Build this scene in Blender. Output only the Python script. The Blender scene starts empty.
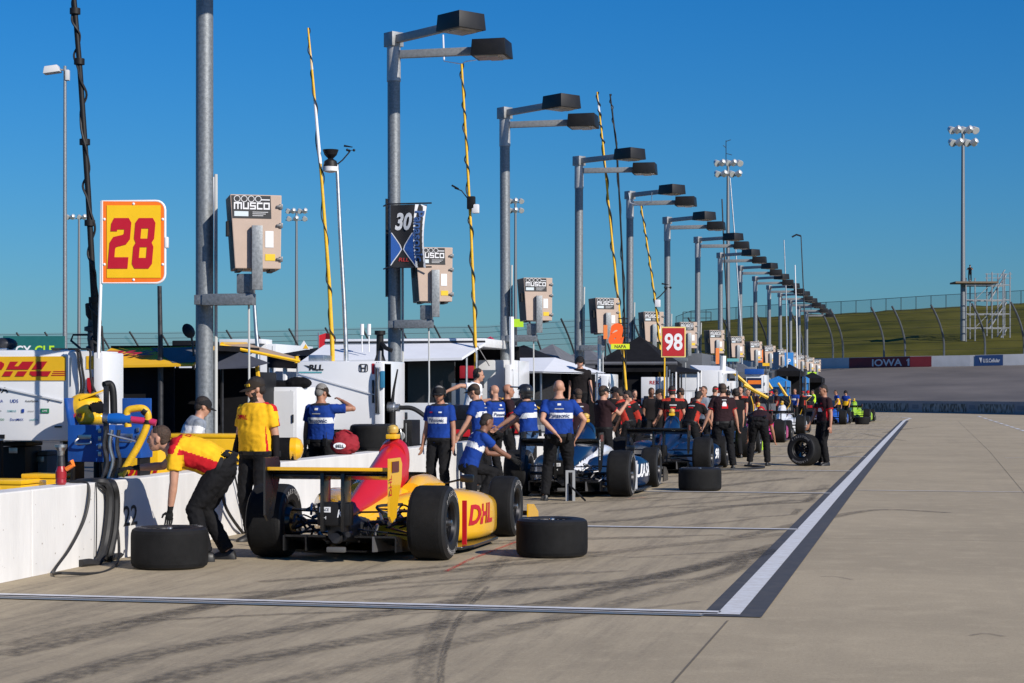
import bpy, bmesh, math, random
from mathutils import Vector as V, Matrix as M, noise
from mathutils.bvhtree import BVHTree
random.seed(7)
PI = math.pi
scene = bpy.context.scene
C = scene.collection
R = math.radians
F = 1900.0                      # focal length in pixels of a 1024 px wide frame
TH = math.atan2(415, F)         # the lens looks left of the lane direction (+Y)
CT, ST = math.cos(TH), math.sin(TH)
EYE = 1.6
HZ = 392.0

def W(px, py, d):
    xr = (px - 512) / F * d
    return V((xr * CT - d * ST, d * CT + xr * ST, EYE + (HZ - py) / F * d))
def G(px, py):
    w = W(px, py, EYE * F / (py - HZ)); w.z = 0
    return w
def fd(px, Y):
    return Y / (CT + (px - 512) / F * ST)
def fx(px, Y):
    return fd(px, Y) * ((px - 512) / F * CT - ST)
def fz(px, py, Y):
    return EYE + (HZ - py) * fd(px, Y) / F

# ------------------------------------------------------------------ materials
MATS = {}
def mat(name, col, rough=0.6, metal=0.0, var=0.0, vscale=6.0, bump=0.0, bscale=60.0, coat=0.0, col2=None, spec=None, stretch=None):
    if name in MATS: return MATS[name]
    m = bpy.data.materials.new(name); m.use_nodes = True
    nt = m.node_tree; N = nt.nodes; L = nt.links
    b = N['Principled BSDF']
    c = (*col, 1)
    b.inputs['Base Color'].default_value = c
    b.inputs['Roughness'].default_value = rough
    b.inputs['Metallic'].default_value = metal
    if coat: b.inputs['Coat Weight'].default_value = coat; b.inputs['Coat Roughness'].default_value = .08
    if spec is not None: b.inputs['Specular IOR Level'].default_value = spec
    tc = N.new('ShaderNodeTexCoord')
    src = tc.outputs['Object']
    if stretch:
        mp = N.new('ShaderNodeMapping'); mp.inputs['Scale'].default_value = stretch
        L.new(src, mp.inputs['Vector']); src = mp.outputs['Vector']
    if var or col2:
        n = N.new('ShaderNodeTexNoise'); n.inputs['Scale'].default_value = vscale; n.inputs['Detail'].default_value = 6
        n.inputs['Roughness'].default_value = .65
        L.new(src, n.inputs['Vector'])
        r = N.new('ShaderNodeValToRGB'); e = r.color_ramp.elements
        e[0].position = .32; e[1].position = .68
        if col2: e[0].color = c; e[1].color = (*col2, 1)
        else:
            e[0].color = (*[max(0, x * (1 - var)) for x in col], 1); e[1].color = (*[min(1, x * (1 + var)) for x in col], 1)
        L.new(n.outputs['Fac'], r.inputs['Fac']); L.new(r.outputs['Color'], b.inputs['Base Color'])
        mr = N.new('ShaderNodeMapRange'); mr.inputs['To Min'].default_value = max(.02, rough - .1); mr.inputs['To Max'].default_value = min(1, rough + .1)
        L.new(n.outputs['Fac'], mr.inputs['Value']); L.new(mr.outputs['Result'], b.inputs['Roughness'])
    if bump:
        n2 = N.new('ShaderNodeTexNoise'); n2.inputs['Scale'].default_value = bscale; n2.inputs['Detail'].default_value = 5
        L.new(src, n2.inputs['Vector'])
        bp = N.new('ShaderNodeBump'); bp.inputs['Strength'].default_value = bump; bp.inputs['Distance'].default_value = .02
        L.new(n2.outputs['Fac'], bp.inputs['Height']); L.new(bp.outputs['Normal'], b.inputs['Normal'])
    MATS[name] = m
    return m

def seethrough(name, col, opacity, rough=.8, scale=None):
    if name in MATS: return MATS[name]
    m = mat(name, col, rough)
    nt = m.node_tree; N = nt.nodes; L = nt.links
    t = N.new('ShaderNodeBsdfTransparent'); mx = N.new('ShaderNodeMixShader')
    mx.inputs['Fac'].default_value = opacity
    L.new(t.outputs[0], mx.inputs[1]); L.new(N['Principled BSDF'].outputs[0], mx.inputs[2])
    L.new(mx.outputs[0], N['Material Output'].inputs['Surface'])
    if scale:
        tc = N.new('ShaderNodeTexCoord'); n = N.new('ShaderNodeTexNoise'); n.inputs['Scale'].default_value = 1; n.inputs['Detail'].default_value = 7
        n.inputs['Roughness'].default_value = .7
        mp = N.new('ShaderNodeMapping'); mp.inputs['Scale'].default_value = scale
        L.new(tc.outputs['UV'], mp.inputs['Vector']); L.new(mp.outputs['Vector'], n.inputs['Vector'])
        r = N.new('ShaderNodeMapRange'); r.inputs['From Min'].default_value = .36; r.inputs['From Max'].default_value = .66
        r.inputs['To Min'].default_value = 0; r.inputs['To Max'].default_value = opacity
        L.new(n.outputs['Fac'], r.inputs['Value'])
        sep = N.new('ShaderNodeSeparateXYZ'); L.new(tc.outputs['UV'], sep.inputs['Vector'])
        ed = N.new('ShaderNodeMapRange'); ed.interpolation_type = 'SMOOTHSTEP'     # rubber is thinner towards a mark's edges
        sb = N.new('ShaderNodeMath'); sb.operation = 'SUBTRACT'; sb.inputs[1].default_value = .5
        ab = N.new('ShaderNodeMath'); ab.operation = 'ABSOLUTE'
        L.new(sep.outputs['X'], sb.inputs[0]); L.new(sb.outputs[0], ab.inputs[0]); L.new(ab.outputs[0], ed.inputs['Value'])
        ed.inputs['From Min'].default_value = .5; ed.inputs['From Max'].default_value = .22
        mu = N.new('ShaderNodeMath'); mu.operation = 'MULTIPLY'
        L.new(r.outputs['Result'], mu.inputs[0]); L.new(ed.outputs['Result'], mu.inputs[1]); L.new(mu.outputs[0], mx.inputs['Fac'])
    return m

white = mat('white_paint', (.72, .72, .72), .4, var=.05, vscale=3)
gloss_white = mat('gloss_white', (.8, .8, .82), .22, coat=.4, var=.04, vscale=2)
black = mat('black_plastic', (.009, .009, .010), .55, var=.3, vscale=8, spec=.3)
matte_black = mat('black_cloth', (.006, .006, .007), .95, var=.4, vscale=5, bump=.2, bscale=40, spec=.15)
rubber = mat('tyre_rubber', (.0085, .0085, .009), .8, var=.4, vscale=7, bump=.25, bscale=180, spec=.22)
sidewall = mat('tyre_sidewall', (.008, .008, .009), .6, var=.3, vscale=12)
carbon = mat('carbon_fibre', (.008, .0085, .010), .3, var=.15, vscale=6, coat=.3)
steel = mat('brushed_steel', (.5, .5, .5), .35, 1.0, var=.15, vscale=20)
alu = mat('aluminium', (.62, .63, .64), .42, 1.0, var=.12, vscale=14)
dark_steel = mat('dark_steel', (.06, .06, .065), .45, .7, var=.3, vscale=15)
galv = mat('galvanised_steel', (.21, .228, .245), .5, .45, var=.28, vscale=28, bump=.08, bscale=60)
galv_arm = mat('galvanised_arm', (.29, .30, .31), .5, .4, var=.2, vscale=20)
bronze = mat('lamp_housing', (.007, .0065, .007), .5, var=.25, vscale=5)
lens_mat = mat('lamp_lens', (.42, .38, .33), .25, var=.25, vscale=7)
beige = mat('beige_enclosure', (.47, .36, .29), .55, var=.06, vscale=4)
beige_shaded = mat('shaded_enclosure_side', (.05, .042, .04), .6, var=.15, vscale=4)  # shade on the control box's left side, painted as a darker beige
yellow = mat('yellow_paint', (.80, .46, .012), .35, var=.06, vscale=4, coat=.2)
car_yellow = mat('race_yellow', (.82, .44, .008), .22, var=.03, vscale=3, coat=.7)
car_red = mat('race_red', (.5, .012, .018), .34, var=.04, vscale=3, coat=.25)
red = mat('red_paint', (.5, .012, .02), .4, var=.06, vscale=5)
orange = mat('orange_paint', (.85, .2, .02), .45, var=.05, vscale=5)
blue_box = mat('blue_steel', (.012, .075, .32), .4, var=.12, vscale=8)
hose_mat = mat('black_hose', (.016, .016, .017), .6, var=.3, vscale=20)
hose_yellow = mat('yellow_hose', (.72, .42, .015), .5, var=.12, vscale=14, bump=.2, bscale=60)
glass_dark = mat('dark_glass', (.01, .011, .014), .12)
lime = mat('lime_green', (.45, .75, .03), .4, var=.06)
skyblue = mat('bright_blue', (.02, .2, .55), .5, var=.08)
grey_cloth = mat('grey_cloth', (.12, .125, .14), .9, var=.15, vscale=4)
teal = mat('teal_sign', (.01, .12, .12), .5, var=.08)
chrome = mat('polished_metal', (.75, .75, .75), .18, 1.0)

# ------------------------------------------------------------------ mesh builder
def frame_from(d, up=V((0, 0, 1))):
    d = d.normalized()
    if abs(d.dot(up)) > .98: up = V((0, 1, 0)) if abs(d.y) < .9 else V((1, 0, 0))
    x = up.cross(d).normalized(); y = d.cross(x).normalized()
    return x, y
class MB:
    def __init__(s): s.v = []; s.f = []; s.m = []
    def add(s, vs, fs, mi=0):
        o = len(s.v); s.v += [V(p) for p in vs]
        for f in fs: s.f.append([i + o for i in f]); s.m.append(mi)
        return s
    def box(s, c, size, mi=0, rot=None, top=None):
        hx, hy, hz = size[0] / 2, size[1] / 2, size[2] / 2
        tx, ty = (top if top else (1, 1))
        vs = [V((x * hx * (tx if z > 0 else 1), y * hy * (ty if z > 0 else 1), z * hz)) for z in (-1, 1) for y in (-1, 1) for x in (-1, 1)]
        if rot is not None: vs = [rot @ p for p in vs]
        c = V(c); vs = [p + c for p in vs]
        return s.add(vs, [(0, 2, 3, 1), (4, 5, 7, 6), (0, 1, 5, 4), (2, 6, 7, 3), (0, 4, 6, 2), (1, 3, 7, 5)], mi)
    def bx(s, x0, x1, y0, y1, z0, z1, mi=0):
        return s.box(((x0 + x1) / 2, (y0 + y1) / 2, (z0 + z1) / 2), (abs(x1 - x0), abs(y1 - y0), abs(z1 - z0)), mi)
    def loft(s, rings, mi=0, caps=True, closed=True):
        n = len(rings[0]); vs = [p for r in rings for p in r]; fs = []
        for i in range(len(rings) - 1):
            for j in range(n if closed else n - 1):
                k = (j + 1) % n
                fs.append((i * n + j, i * n + k, (i + 1) * n + k, (i + 1) * n + j))
        if caps and closed:
            fs.append(tuple(range(n))[::-1]); fs.append(tuple((len(rings) - 1) * n + j for j in range(n)))
        return s.add(vs, fs, mi)
    def tube(s, pts, r, n=8, mi=0, caps=True, flat=1.0):
        pts = [V(p) for p in pts]; rs = r if isinstance(r, (list, tuple)) else [r] * len(pts)
        rings = []; x = None
        for i, p in enumerate(pts):
            d = (pts[min(i + 1, len(pts) - 1)] - pts[max(i - 1, 0)])
            if d.length < 1e-6: d = V((0, 0, 1))
            d.normalize()
            if x is None: x, y = frame_from(d)
            else:
                x = (x - d * x.dot(d))
                x = x.normalized() if x.length > 1e-5 else frame_from(d)[0]
                y = d.cross(x)
            rings.append([p + x * math.cos(2 * PI * k / n) * rs[i] + y * math.sin(2 * PI * k / n) * rs[i] * flat for k in range(n)])
        return s.loft(rings, mi, caps)
    def lathe(s, prof, c=(0, 0, 0), axis='x', n=32, mi=0, mis=None, closed=False):
        c = V(c); rings = []
        for a, r in prof:
            ring = []
            for k in range(n):
                t = 2 * PI * k / n; u, w = r * math.cos(t), r * math.sin(t)
                p = {'x': V((a, u, w)), 'y': V((w, a, u)), 'z': V((u, w, a))}[axis]
                ring.append(c + p)
            rings.append(ring)
        if closed: rings.append(rings[0])
        for i in range(len(rings) - 1):
            s.loft(rings[i:i + 2], mis[i] if mis else mi, caps=False)
        if not closed:
            for ring in (rings[0], rings[-1]): s.add(ring, [tuple(range(n))], mis[0] if mis else mi)
        return s
    def ell(s, c, r, rot=None, n=14, m=9, mi=0):
        c = V(c); r = V(r) if not isinstance(r, (int, float)) else V((r, r, r))
        rings = []
        for i in range(1, m):
            t = PI * i / m
            ring = []
            for k in range(n):
                p = V((r.x * math.sin(t) * math.cos(2 * PI * k / n), r.y * math.sin(t) * math.sin(2 * PI * k / n), -r.z * math.cos(t)))
                ring.append(c + (rot @ p if rot is not None else p))
            rings.append(ring)
        s.loft(rings, mi, caps=True)
        return s
    def prism(s, poly, o, ux, uy, th, mi=0, side_mi=None):
        """outline in the plane o + x*ux + y*uy, extruded by th along ux x uy"""
        ux, uy, o = V(ux), V(uy), V(o); nn = ux.cross(uy).normalized()
        a = [o + ux * x + uy * y for x, y in poly]; b = [p + nn * th for p in a]
        n = len(poly)
        s.add(a + b, [tuple(range(n))[::-1]], side_mi if side_mi is not None else mi)
        o0 = len(s.v) - 2 * n
        s.f.append([o0 + n + i for i in range(n)]); s.m.append(mi)
        for i in range(n):
            j = (i + 1) % n
            s.f.append([o0 + i, o0 + j, o0 + n + j, o0 + n + i]); s.m.append(side_mi if side_mi is not None else mi)
        return s
    def text(s, t, o, ux, uy, h, mi=0, w=1.0, bold=.02, shear=0.0, align='CENTER'):
        vs, fs = glyphs(t, bold, shear, align)
        ux, uy, o = V(ux).normalized(), V(uy).normalized(), V(o)
        return s.add([o + ux * (p[0] * h * w) + uy * (p[1] * h) for p in vs], fs, mi)
    def xf(s, mtx):
        s.v = [mtx @ p for p in s.v]; return s
    def mesh(s, name, mats, smooth=True, bevel=0, angle=38, recalc=True):
        me = bpy.data.meshes.new(name)
        me.from_pydata([tuple(p) for p in s.v], [], s.f)
        for m in (mats if isinstance(mats, (list, tuple)) else [mats]): me.materials.append(m)
        me.polygons.foreach_set('material_index', s.m)
        bm = bmesh.new(); bm.from_mesh(me)
        if recalc: bmesh.ops.recalc_face_normals(bm, faces=bm.faces)
        if bevel:
            es = [e for e in bm.edges if len(e.link_faces) == 2 and e.calc_face_angle(0) > .6]
            bmesh.ops.bevel(bm, geom=es, offset=bevel, segments=2, profile=.6, affect='EDGES', clamp_overlap=True)
        bm.to_mesh(me); bm.free()
        if smooth:
            me.polygons.foreach_set('use_smooth', [True] * len(me.polygons))
            me.set_sharp_from_angle(angle=R(angle))
        return me
    def build(s, name, mats, parent=None, smooth=True, bevel=0, loc=None, recalc=True):
        o = bpy.data.objects.new(name, s.mesh(name, mats, smooth, bevel, recalc=recalc))
        C.objects.link(o)
        if parent is not None: o.parent = parent
        if loc is not None: o.location = loc
        return o

GL = {}
def glyphs(t, bold, shear, align):
    key = (t, bold, shear, align)
    if key in GL: return GL[key]
    cu = bpy.data.curves.new('lettering', 'FONT'); cu.body = t; cu.size = 1.38; cu.offset = bold; cu.shear = shear
    cu.align_x = align; cu.align_y = 'CENTER'; cu.resolution_u = 3; cu.fill_mode = 'FRONT'
    o = bpy.data.objects.new('lettering', cu); C.objects.link(o)
    dg = bpy.context.evaluated_depsgraph_get(); ev = o.evaluated_get(dg); me = ev.to_mesh()
    vs = [tuple(p.co) for p in me.vertices]; fs = [tuple(p.vertices) for p in me.polygons]
    ev.to_mesh_clear(); bpy.data.objects.remove(o); bpy.data.curves.remove(cu)
    # centre on the capital height
    if vs:
        ys = [p[1] for p in vs]; mid = (max(ys) + min(ys)) / 2
        vs = [(p[0], p[1] - (mid if align == 'CENTER' else 0), 0) for p in vs]
    GL[key] = (vs, fs)
    return GL[key]

def tag(o, label=None, cat=None, group=None, kind=None):
    if label: o['label'] = label
    if cat: o['category'] = cat
    if group: o['group'] = group
    if kind: o['kind'] = kind
    return o
def thing(name, label, cat, loc=(0, 0, 0), rotz=0, group=None):
    o = bpy.data.objects.new(name, None); C.objects.link(o)
    o.location = loc; o.rotation_euler = (0, 0, rotz); o.empty_display_size = .2
    return tag(o, label, cat, group)
def struct(o): o['kind'] = 'structure'; return o
def kids(o): return [c for c in bpy.data.objects if c.parent == o]
def dup(root, loc, rotz=None, label=None, scale=None):
    r = root.copy(); C.objects.link(r); r.location = loc
    if rotz is not None: r.rotation_euler = (0, 0, rotz)
    if label: r['label'] = label
    if scale: r.scale = (scale,) * 3
    for ch in kids(root):
        c = ch.copy(); C.objects.link(c); c.parent = r
        for g in kids(ch):
            d = g.copy(); C.objects.link(d); d.parent = c
    return r
def RX(a): return M.Rotation(a, 3, 'X')
def RY(a): return M.Rotation(a, 3, 'Y')
def RZ(a): return M.Rotation(a, 3, 'Z')
def bez(pts, n=8):
    """smooth curve through the points (Catmull-Rom)"""
    pts = [V(p) for p in pts]; out = []
    P = [pts[0] * 2 - pts[1]] + pts + [pts[-1] * 2 - pts[-2]]
    for i in range(1, len(P) - 2):
        for k in range(n):
            t = k / n; a, b, c, d = P[i - 1], P[i], P[i + 1], P[i + 2]
            out.append(.5 * ((2 * b) + (c - a) * t + (2 * a - 5 * b + 4 * c - d) * t * t + (-a + 3 * b - 3 * c + d) * t ** 3))
    return out + [pts[-1]]
# ------------------------------------------------------------------ camera, light, sky
cam = bpy.data.objects.new('camera', bpy.data.cameras.new('camera')); C.objects.link(cam)
cam.location = (0, 0, EYE); cam.rotation_euler = (PI / 2, 0, TH)
cam.data.sensor_width = 36; cam.data.lens = F / 1024 * 36; cam.data.shift_y = (HZ - 341.5) / 1024
cam.data.clip_end = 6000; cam.data.clip_start = .1
scene.camera = cam
SEL, SAZ = R(30), R(-33)
sd = V((math.cos(SEL) * math.cos(SAZ), math.cos(SEL) * math.sin(SAZ), math.sin(SEL)))
sun = bpy.data.objects.new('sun', bpy.data.lights.new('sun', 'SUN')); C.objects.link(sun)
sun.data.energy = 4.6; sun.data.angle = R(.53); sun.data.color = (1, .93, .83)
sun.rotation_euler = sd.to_track_quat('Z', 'Y').to_euler()
w = bpy.data.worlds.new('World'); scene.world = w; w.use_nodes = True
nt = w.node_tree; sk = nt.nodes.new('ShaderNodeTexSky'); sk.sky_type = 'NISHITA'; sk.sun_disc = False
sk.sun_elevation = SEL; sk.sun_rotation = math.atan2(sd.x, sd.y); sk.altitude = 300; sk.air_density = 1.45; sk.dust_density = .2; sk.ozone_density = 4.5
hs = nt.nodes.new('ShaderNodeHueSaturation'); hs.inputs['Saturation'].default_value = 1.1; hs.inputs['Hue'].default_value = .5
gn = nt.nodes.new('ShaderNodeMix'); gn.data_type = 'RGBA'; gn.blend_type = 'MULTIPLY'; gn.inputs[0].default_value = 1; gn.inputs[7].default_value = (.285, .575, 1.0, 1)
nt.links.new(sk.outputs[0], gn.inputs[6]); nt.links.new(gn.outputs[2], hs.inputs['Color']); nt.links.new(hs.outputs[0], nt.nodes['Background'].inputs[0])
nt.nodes['Background'].inputs[1].default_value = .08
vs_ = scene.view_settings; vs_.view_transform = 'Standard'; vs_.look = 'None'; vs_.exposure = .2; vs_.gamma = 1; vs_.use_curve_mapping = False

# ------------------------------------------------------------------ ground materials
def concrete_mat(name, base, dirty):
    m = bpy.data.materials.new(name); m.use_nodes = True
    N = m.node_tree.nodes; L = m.node_tree.links; b = N['Principled BSDF']
    geo = N.new('ShaderNodeNewGeometry')
    def nz(scale, det, mp=None, rough=.6):
        n = N.new('ShaderNodeTexNoise'); n.inputs['Scale'].default_value = scale; n.inputs['Detail'].default_value = det; n.inputs['Roughness'].default_value = rough
        src = geo.outputs['Position']
        if mp:
            q = N.new('ShaderNodeMapping'); q.inputs['Scale'].default_value = mp[0]; q.inputs['Rotation'].default_value = mp[1]
            L.new(src, q.inputs['Vector']); src = q.outputs['Vector']
        L.new(src, n.inputs['Vector']); return n.outputs['Fac']
    def mixc(a, b_, f, mode='MIX'):
        x = N.new('ShaderNodeMix'); x.data_type = 'RGBA'; x.blend_type = mode
        for s, i in ((a, 6), (b_, 7)):
            if isinstance(s, tuple): x.inputs[i].default_value = (*s, 1)
            else: L.new(s, x.inputs[i])
        if isinstance(f, float): x.inputs[0].default_value = f
        else: L.new(f, x.inputs[0])
        return x.outputs[2]
    def rng(v, a, c, lo=0., hi=1.):
        r = N.new('ShaderNodeMapRange'); r.inputs[1].default_value = a; r.inputs[2].default_value = c; r.inputs[3].default_value = lo; r.inputs[4].default_value = hi
        L.new(v, r.inputs[0]); return r.outputs[0]
    vm = N.new('ShaderNodeVectorMath'); vm.operation = 'MULTIPLY_ADD'; vm.inputs[1].default_value = (1 / 4.4, 1 / 4.5, 0); vm.inputs[2].default_value = (1.36 / 4.4, .2, 0)
    fl2 = N.new('ShaderNodeVectorMath'); fl2.operation = 'FLOOR'; wn = N.new('ShaderNodeTexWhiteNoise'); wn.noise_dimensions = '3D'
    L.new(geo.outputs['Position'], vm.inputs[0]); L.new(vm.outputs[0], fl2.inputs[0]); L.new(fl2.outputs[0], wn.inputs['Vector'])
    col = mixc(base, tuple(x * .76 for x in base), rng(nz(.35, 6), .35, .7))
    col = mixc(col, tuple(x * .7 for x in base), rng(wn.outputs['Value'], 0, 1, 0, .3))
    col = mixc(col, tuple(x * 1.16 for x in base), rng(nz(3.0, 6), .5, .75, 0, .55))
    col = mixc(col, tuple(x * .45 for x in base), rng(nz(42, 4, rough=.85), .5, .70, 0, .5))
    col = mixc(col, tuple(min(1, x * 1.35) for x in base), rng(nz(33, 4, rough=.85), .54, .72, 0, .5))
    col = mixc(col, tuple(x * .5 for x in base), rng(nz(1.1, 7, rough=.7), .60, .74, 0, .4))
    col = mixc(col, tuple(x * .72 for x in base), rng(nz(26, 5, rough=.75), .52, .74, 0, .6))
    if dirty:   # rubber and grime in the pit boxes, lying along the way cars leave and enter
        st = nz(1.0, 9, ((3.4, .22, 1), (0, 0, R(20))), .78)
        st2 = nz(1.0, 9, ((6.2, .3, 1), (0, 0, R(44))), .75)
        sp = N.new('ShaderNodeSeparateXYZ'); L.new(geo.outputs['Position'], sp.inputs[0])
        zone = rng(sp.outputs['X'], -1.0, -2.6)
        gr = rng(nz(16, 6, rough=.85), .36, .62, .15, 1)
        zg = N.new('ShaderNodeMath'); zg.operation = 'MULTIPLY'; L.new(zone, zg.inputs[0]); L.new(gr, zg.inputs[1]); zone = zg.outputs[0]
        mu = N.new('ShaderNodeMath'); mu.operation = 'MULTIPLY'; L.new(rng(st, .47, .66, 0, .62), mu.inputs[0]); L.new(zone, mu.inputs[1])
        col = mixc(col, (.045, .04, .037), mu.outputs[0])
        mu = N.new('ShaderNodeMath'); mu.operation = 'MULTIPLY'; L.new(rng(st2, .5, .70, 0, .5), mu.inputs[0]); L.new(zone, mu.inputs[1])
        col = mixc(col, (.05, .043, .04), mu.outputs[0])
        st3 = nz(1.0, 5, ((1.6, .05, 1), (0, 0, R(-3))), .6)
        col = mixc(col, (.09, .08, .075), rng(st3, .56, .78, 0, .14))
    L.new(col, b.inputs['Base Color']); b.inputs['Roughness'].default_value = .85
    b.inputs['Specular IOR Level'].default_value = .3
    bp = N.new('ShaderNodeBump'); bp.inputs['Strength'].default_value = .35; bp.inputs['Distance'].default_value = .008
    L.new(nz(90, 4), bp.inputs['Height']); L.new(bp.outputs[0], b.inputs['Normal'])
    MATS[name] = m; return m
conc = concrete_mat('pit_concrete', (.44, .362, .245), True)
asph = concrete_mat('paddock_asphalt', (.11, .105, .10), False)
track_m = mat('track_asphalt', (.125, .108, .096), .85, var=.28, vscale=.3, bump=.1, bscale=8, stretch=(.25, .25, 4))
grass_far = mat('field_grass', (.07, .085, .03), .95, var=.3, vscale=.05, bump=.2, bscale=2)
grass_hill = mat('hill_grass', (.042, .047, .005), .95, vscale=.55, col2=(.125, .112, .02), bump=.5, bscale=1.5, stretch=(.14, .14, 1.7), spec=.08)
paint_w = mat('white_line_paint', (.72, .73, .74), .6, vscale=9, col2=(.56, .54, .52))
paint_w2 = mat('white_line_worn', (.66, .66, .66), .65, vscale=5, col2=(.36, .33, .31))
paint_k = mat('dark_line_paint', (.045, .046, .05), .75, vscale=7, col2=(.085, .08, .078))
joint_m = mat('joint_sealant', (.07, .06, .055), .9, var=.3, vscale=3)

MB().add([(-3000, -3000, -.02), (3000, -3000, -.02), (3000, 3000, -.02), (-3000, 3000, -.02)], [(0, 1, 2, 3)]).build('ground', grass_far, smooth=False)['kind'] = 'structure'
MB().add([(-110, -30, -.008), (-7.7, -30, -.008), (-7.7, 165, -.008), (-110, 165, -.008)], [(0, 1, 2, 3)]).build('paddock', asph, smooth=False)['kind'] = 'structure'
lane = struct(MB().add([(-7.78, -30, 0), (70, -30, 0), (70, 160, 0), (-7.78, 160, 0)], [(0, 1, 2, 3)]).build('pit_lane', conc, smooth=False))
def strip(pts, w0, z, uvl=1.0):
    """flat ribbon along ground points, with UVs (u across, v in metres along)"""
    vs, fs, uv = [], [], []; L_ = 0; prev = None
    for i, p in enumerate(pts):
        d = (pts[min(i + 1, len(pts) - 1)] - pts[max(i - 1, 0)]).normalized()
        nrm = V((-d.y, d.x, 0)); ww = w0[i] if isinstance(w0, list) else w0
        if prev is not None: L_ += (p - prev).length
        prev = p
        vs += [(p.x + nrm.x * ww / 2, p.y + nrm.y * ww / 2, z), (p.x - nrm.x * ww / 2, p.y - nrm.y * ww / 2, z)]; uv += [(0, L_), (1, L_)]
    fs = [(2 * i, 2 * i + 1, 2 * i + 3, 2 * i + 2) for i in range(len(pts) - 1)]
    return vs, fs, uv
def ribbon(name, pts, w0, z, m, parent):
    vs, fs, uv = strip(pts, w0, z)
    o = MB().add(vs, fs).build(name, m, parent, smooth=False)
    ul = o.data.uv_layers.new(name='UVMap')
    for li, l in enumerate(o.data.loops): ul.data[li].uv = uv[l.vertex_index]
    return o
LX = -1.36
wl = [V((LX, 13.62 + .0 * i, 0)) for i in range(1)] + [V((LX + .004 * max(0, y - 40) * .6, y, 0)) for y in (30, 60, 90, 108)]
hook = wl + [V((LX + .3, 114, 0)), V((LX + .42, 118, 0)), V((LX - .2, 122.5, 0)), V((LX - 2.2, 124, 0))]
mk = struct(bpy.data.objects.new('lane_marking', None)); C.objects.link(mk)
ribbon('edge_line_border', [V((p.x, p.y - (.10 if i == 0 else 0), 0)) for i, p in enumerate(wl)], .43, .006, paint_k, mk)
ribbon('edge_line', [V((q_.x - .03, q_.y, 0)) for q_ in hook], .165, .010, paint_w, mk)
for i, y in enumerate([13.72, 22.25, 30.3, 38.9, 47.5, 56.2, 64.8, 73.4, 82]):
    big = i == 0
    ribbon('box_line_border', [V((-7.55, y - .03, 0)), V((LX - .235, y - .03, 0))], .34 if big else .22, .006, seethrough('box_line_grey', (.09, .09, .10), .55), mk)
    if big:
        ribbon('box_line', [V((-7.55, y + .045, 0)), V((LX - .1, y + .045, 0))], .10, .010, paint_w, mk)
        ribbon('old_box_line', [V((-7.55, y - .19, 0)), V((LX - .2, y - .19, 0))], .09, .0085, mat('old_blue_line', (.12, .18, .235), .7, vscale=6, col2=(.2, .2, .2)), mk)
        ribbon('box_line', [V((-7.55, y - .10, 0)), V((LX - .1, y - .10, 0))], .035, .010, paint_w2, mk)
    else:
        ribbon('box_line', [V((-7.55, y, 0)), V((LX - .1, y, 0))], .12, .010, paint_w, mk)
ribbon('lane_line', [V((LX + .24, 31.3, 0)), V((6.5, 31.3, 0))], .08, .010, paint_w2, mk)
ribbon('lane_line', [V((LX + 3.2, 47.5, 0)), V((9, 47.5, 0))], .07, .010, paint_w2, mk)
for k in range(9):
    a, b_ = G(978 + k * 5.4, 416.2 + k * 1.75), G(978 + k * 5.4 + 3.6, 416.2 + k * 1.75 + 1.05)
    ribbon('dashed_line', [a, b_], .16, .010, paint_w, mk)
for pts in ([V((LX, 13.3, 0)), V((LX - .06, -20, 0))], [G(958, 421), G(990, 452), G(1030, 500)], [V((LX + .24, 21.0, 0)), V((8, 21.0, 0))],
            [V((-7.5, 18.2, 0)), V((LX - .3, 18.2, 0))], [V((-7.5, 26.3, 0)), V((LX - .3, 26.3, 0))], [V((-7.5, 9.2, 0)), V((6, 9.2, 0))],
            [V((LX + .3, 39, 0)), V((9, 39, 0))], [V((2.6, 5, 0)), V((2.9, 30, 0))]):
    ribbon('concrete_joint', pts, .016, .004, seethrough('joint_dark', (.05, .045, .04), .4), lane)
skid = seethrough('rubber_mark', (.03, .027, .025), .56, .8, (4, 10, 1))
skid_soft = seethrough('rubber_mark_faint', (.03, .027, .026), .4, .8, (4, 9, 1))
def mark(pix, w_, m=skid):
    ribbon('tyre_mark', bez([G(*p) for p in pix], 6), w_, .0045 + .0002 * (len(kids_of_lane) % 9), m, lane); kids_of_lane.append(1)
kids_of_lane = []
mark([(423, 690), (428, 655), (446, 615), (476, 585), (508, 556)], .17, skid_soft); mark([(440, 690), (444, 655), (460, 618), (488, 587)], .06, skid)
mark([(508, 556), (520, 540), (545, 527)], .2, skid_soft)
mark([(0, 656), (90, 636), (210, 606), (340, 585), (470, 569), (560, 560)], .34)
mark([(0, 646), (120, 622), (260, 598), (400, 577)], .3, skid_soft)
mark([(20, 690), (150, 655), (300, 628), (430, 606), (520, 592)], .34)
mark([(130, 690), (240, 662), (380, 637), (500, 614), (610, 590), (700, 567), (790, 543)], .36)
mark([(250, 690), (380, 662), (520, 628), (640, 598), (720, 575), (785, 548)], .3, skid_soft)
mark([(505, 592), (600, 585), (700, 568), (780, 550)], .34)
mark([(560, 560), (640, 549), (720, 541), (795, 533)], .36, skid_soft)
mark([(585, 523), (650, 518), (720, 508), (800, 500)], .36)
mark([(600, 512), (680, 505), (760, 498), (835, 488)], .3, skid_soft)
mark([(735, 538), (800, 524), (860, 512), (895, 510), (950, 513)], .26)
mark([(605, 500), (660, 493), (740, 484), (800, 478)], .4)
mark([(690, 470), (750, 466), (820, 459), (862, 452)], .4, skid_soft)
mark([(640, 478), (700, 475), (780, 470)], .35)
mark([(860, 433), (880, 437), (905, 441)], .3, skid_soft)
mark([(885, 433), (905, 429), (930, 427)], .5, skid_soft)
random.seed(21)
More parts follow.
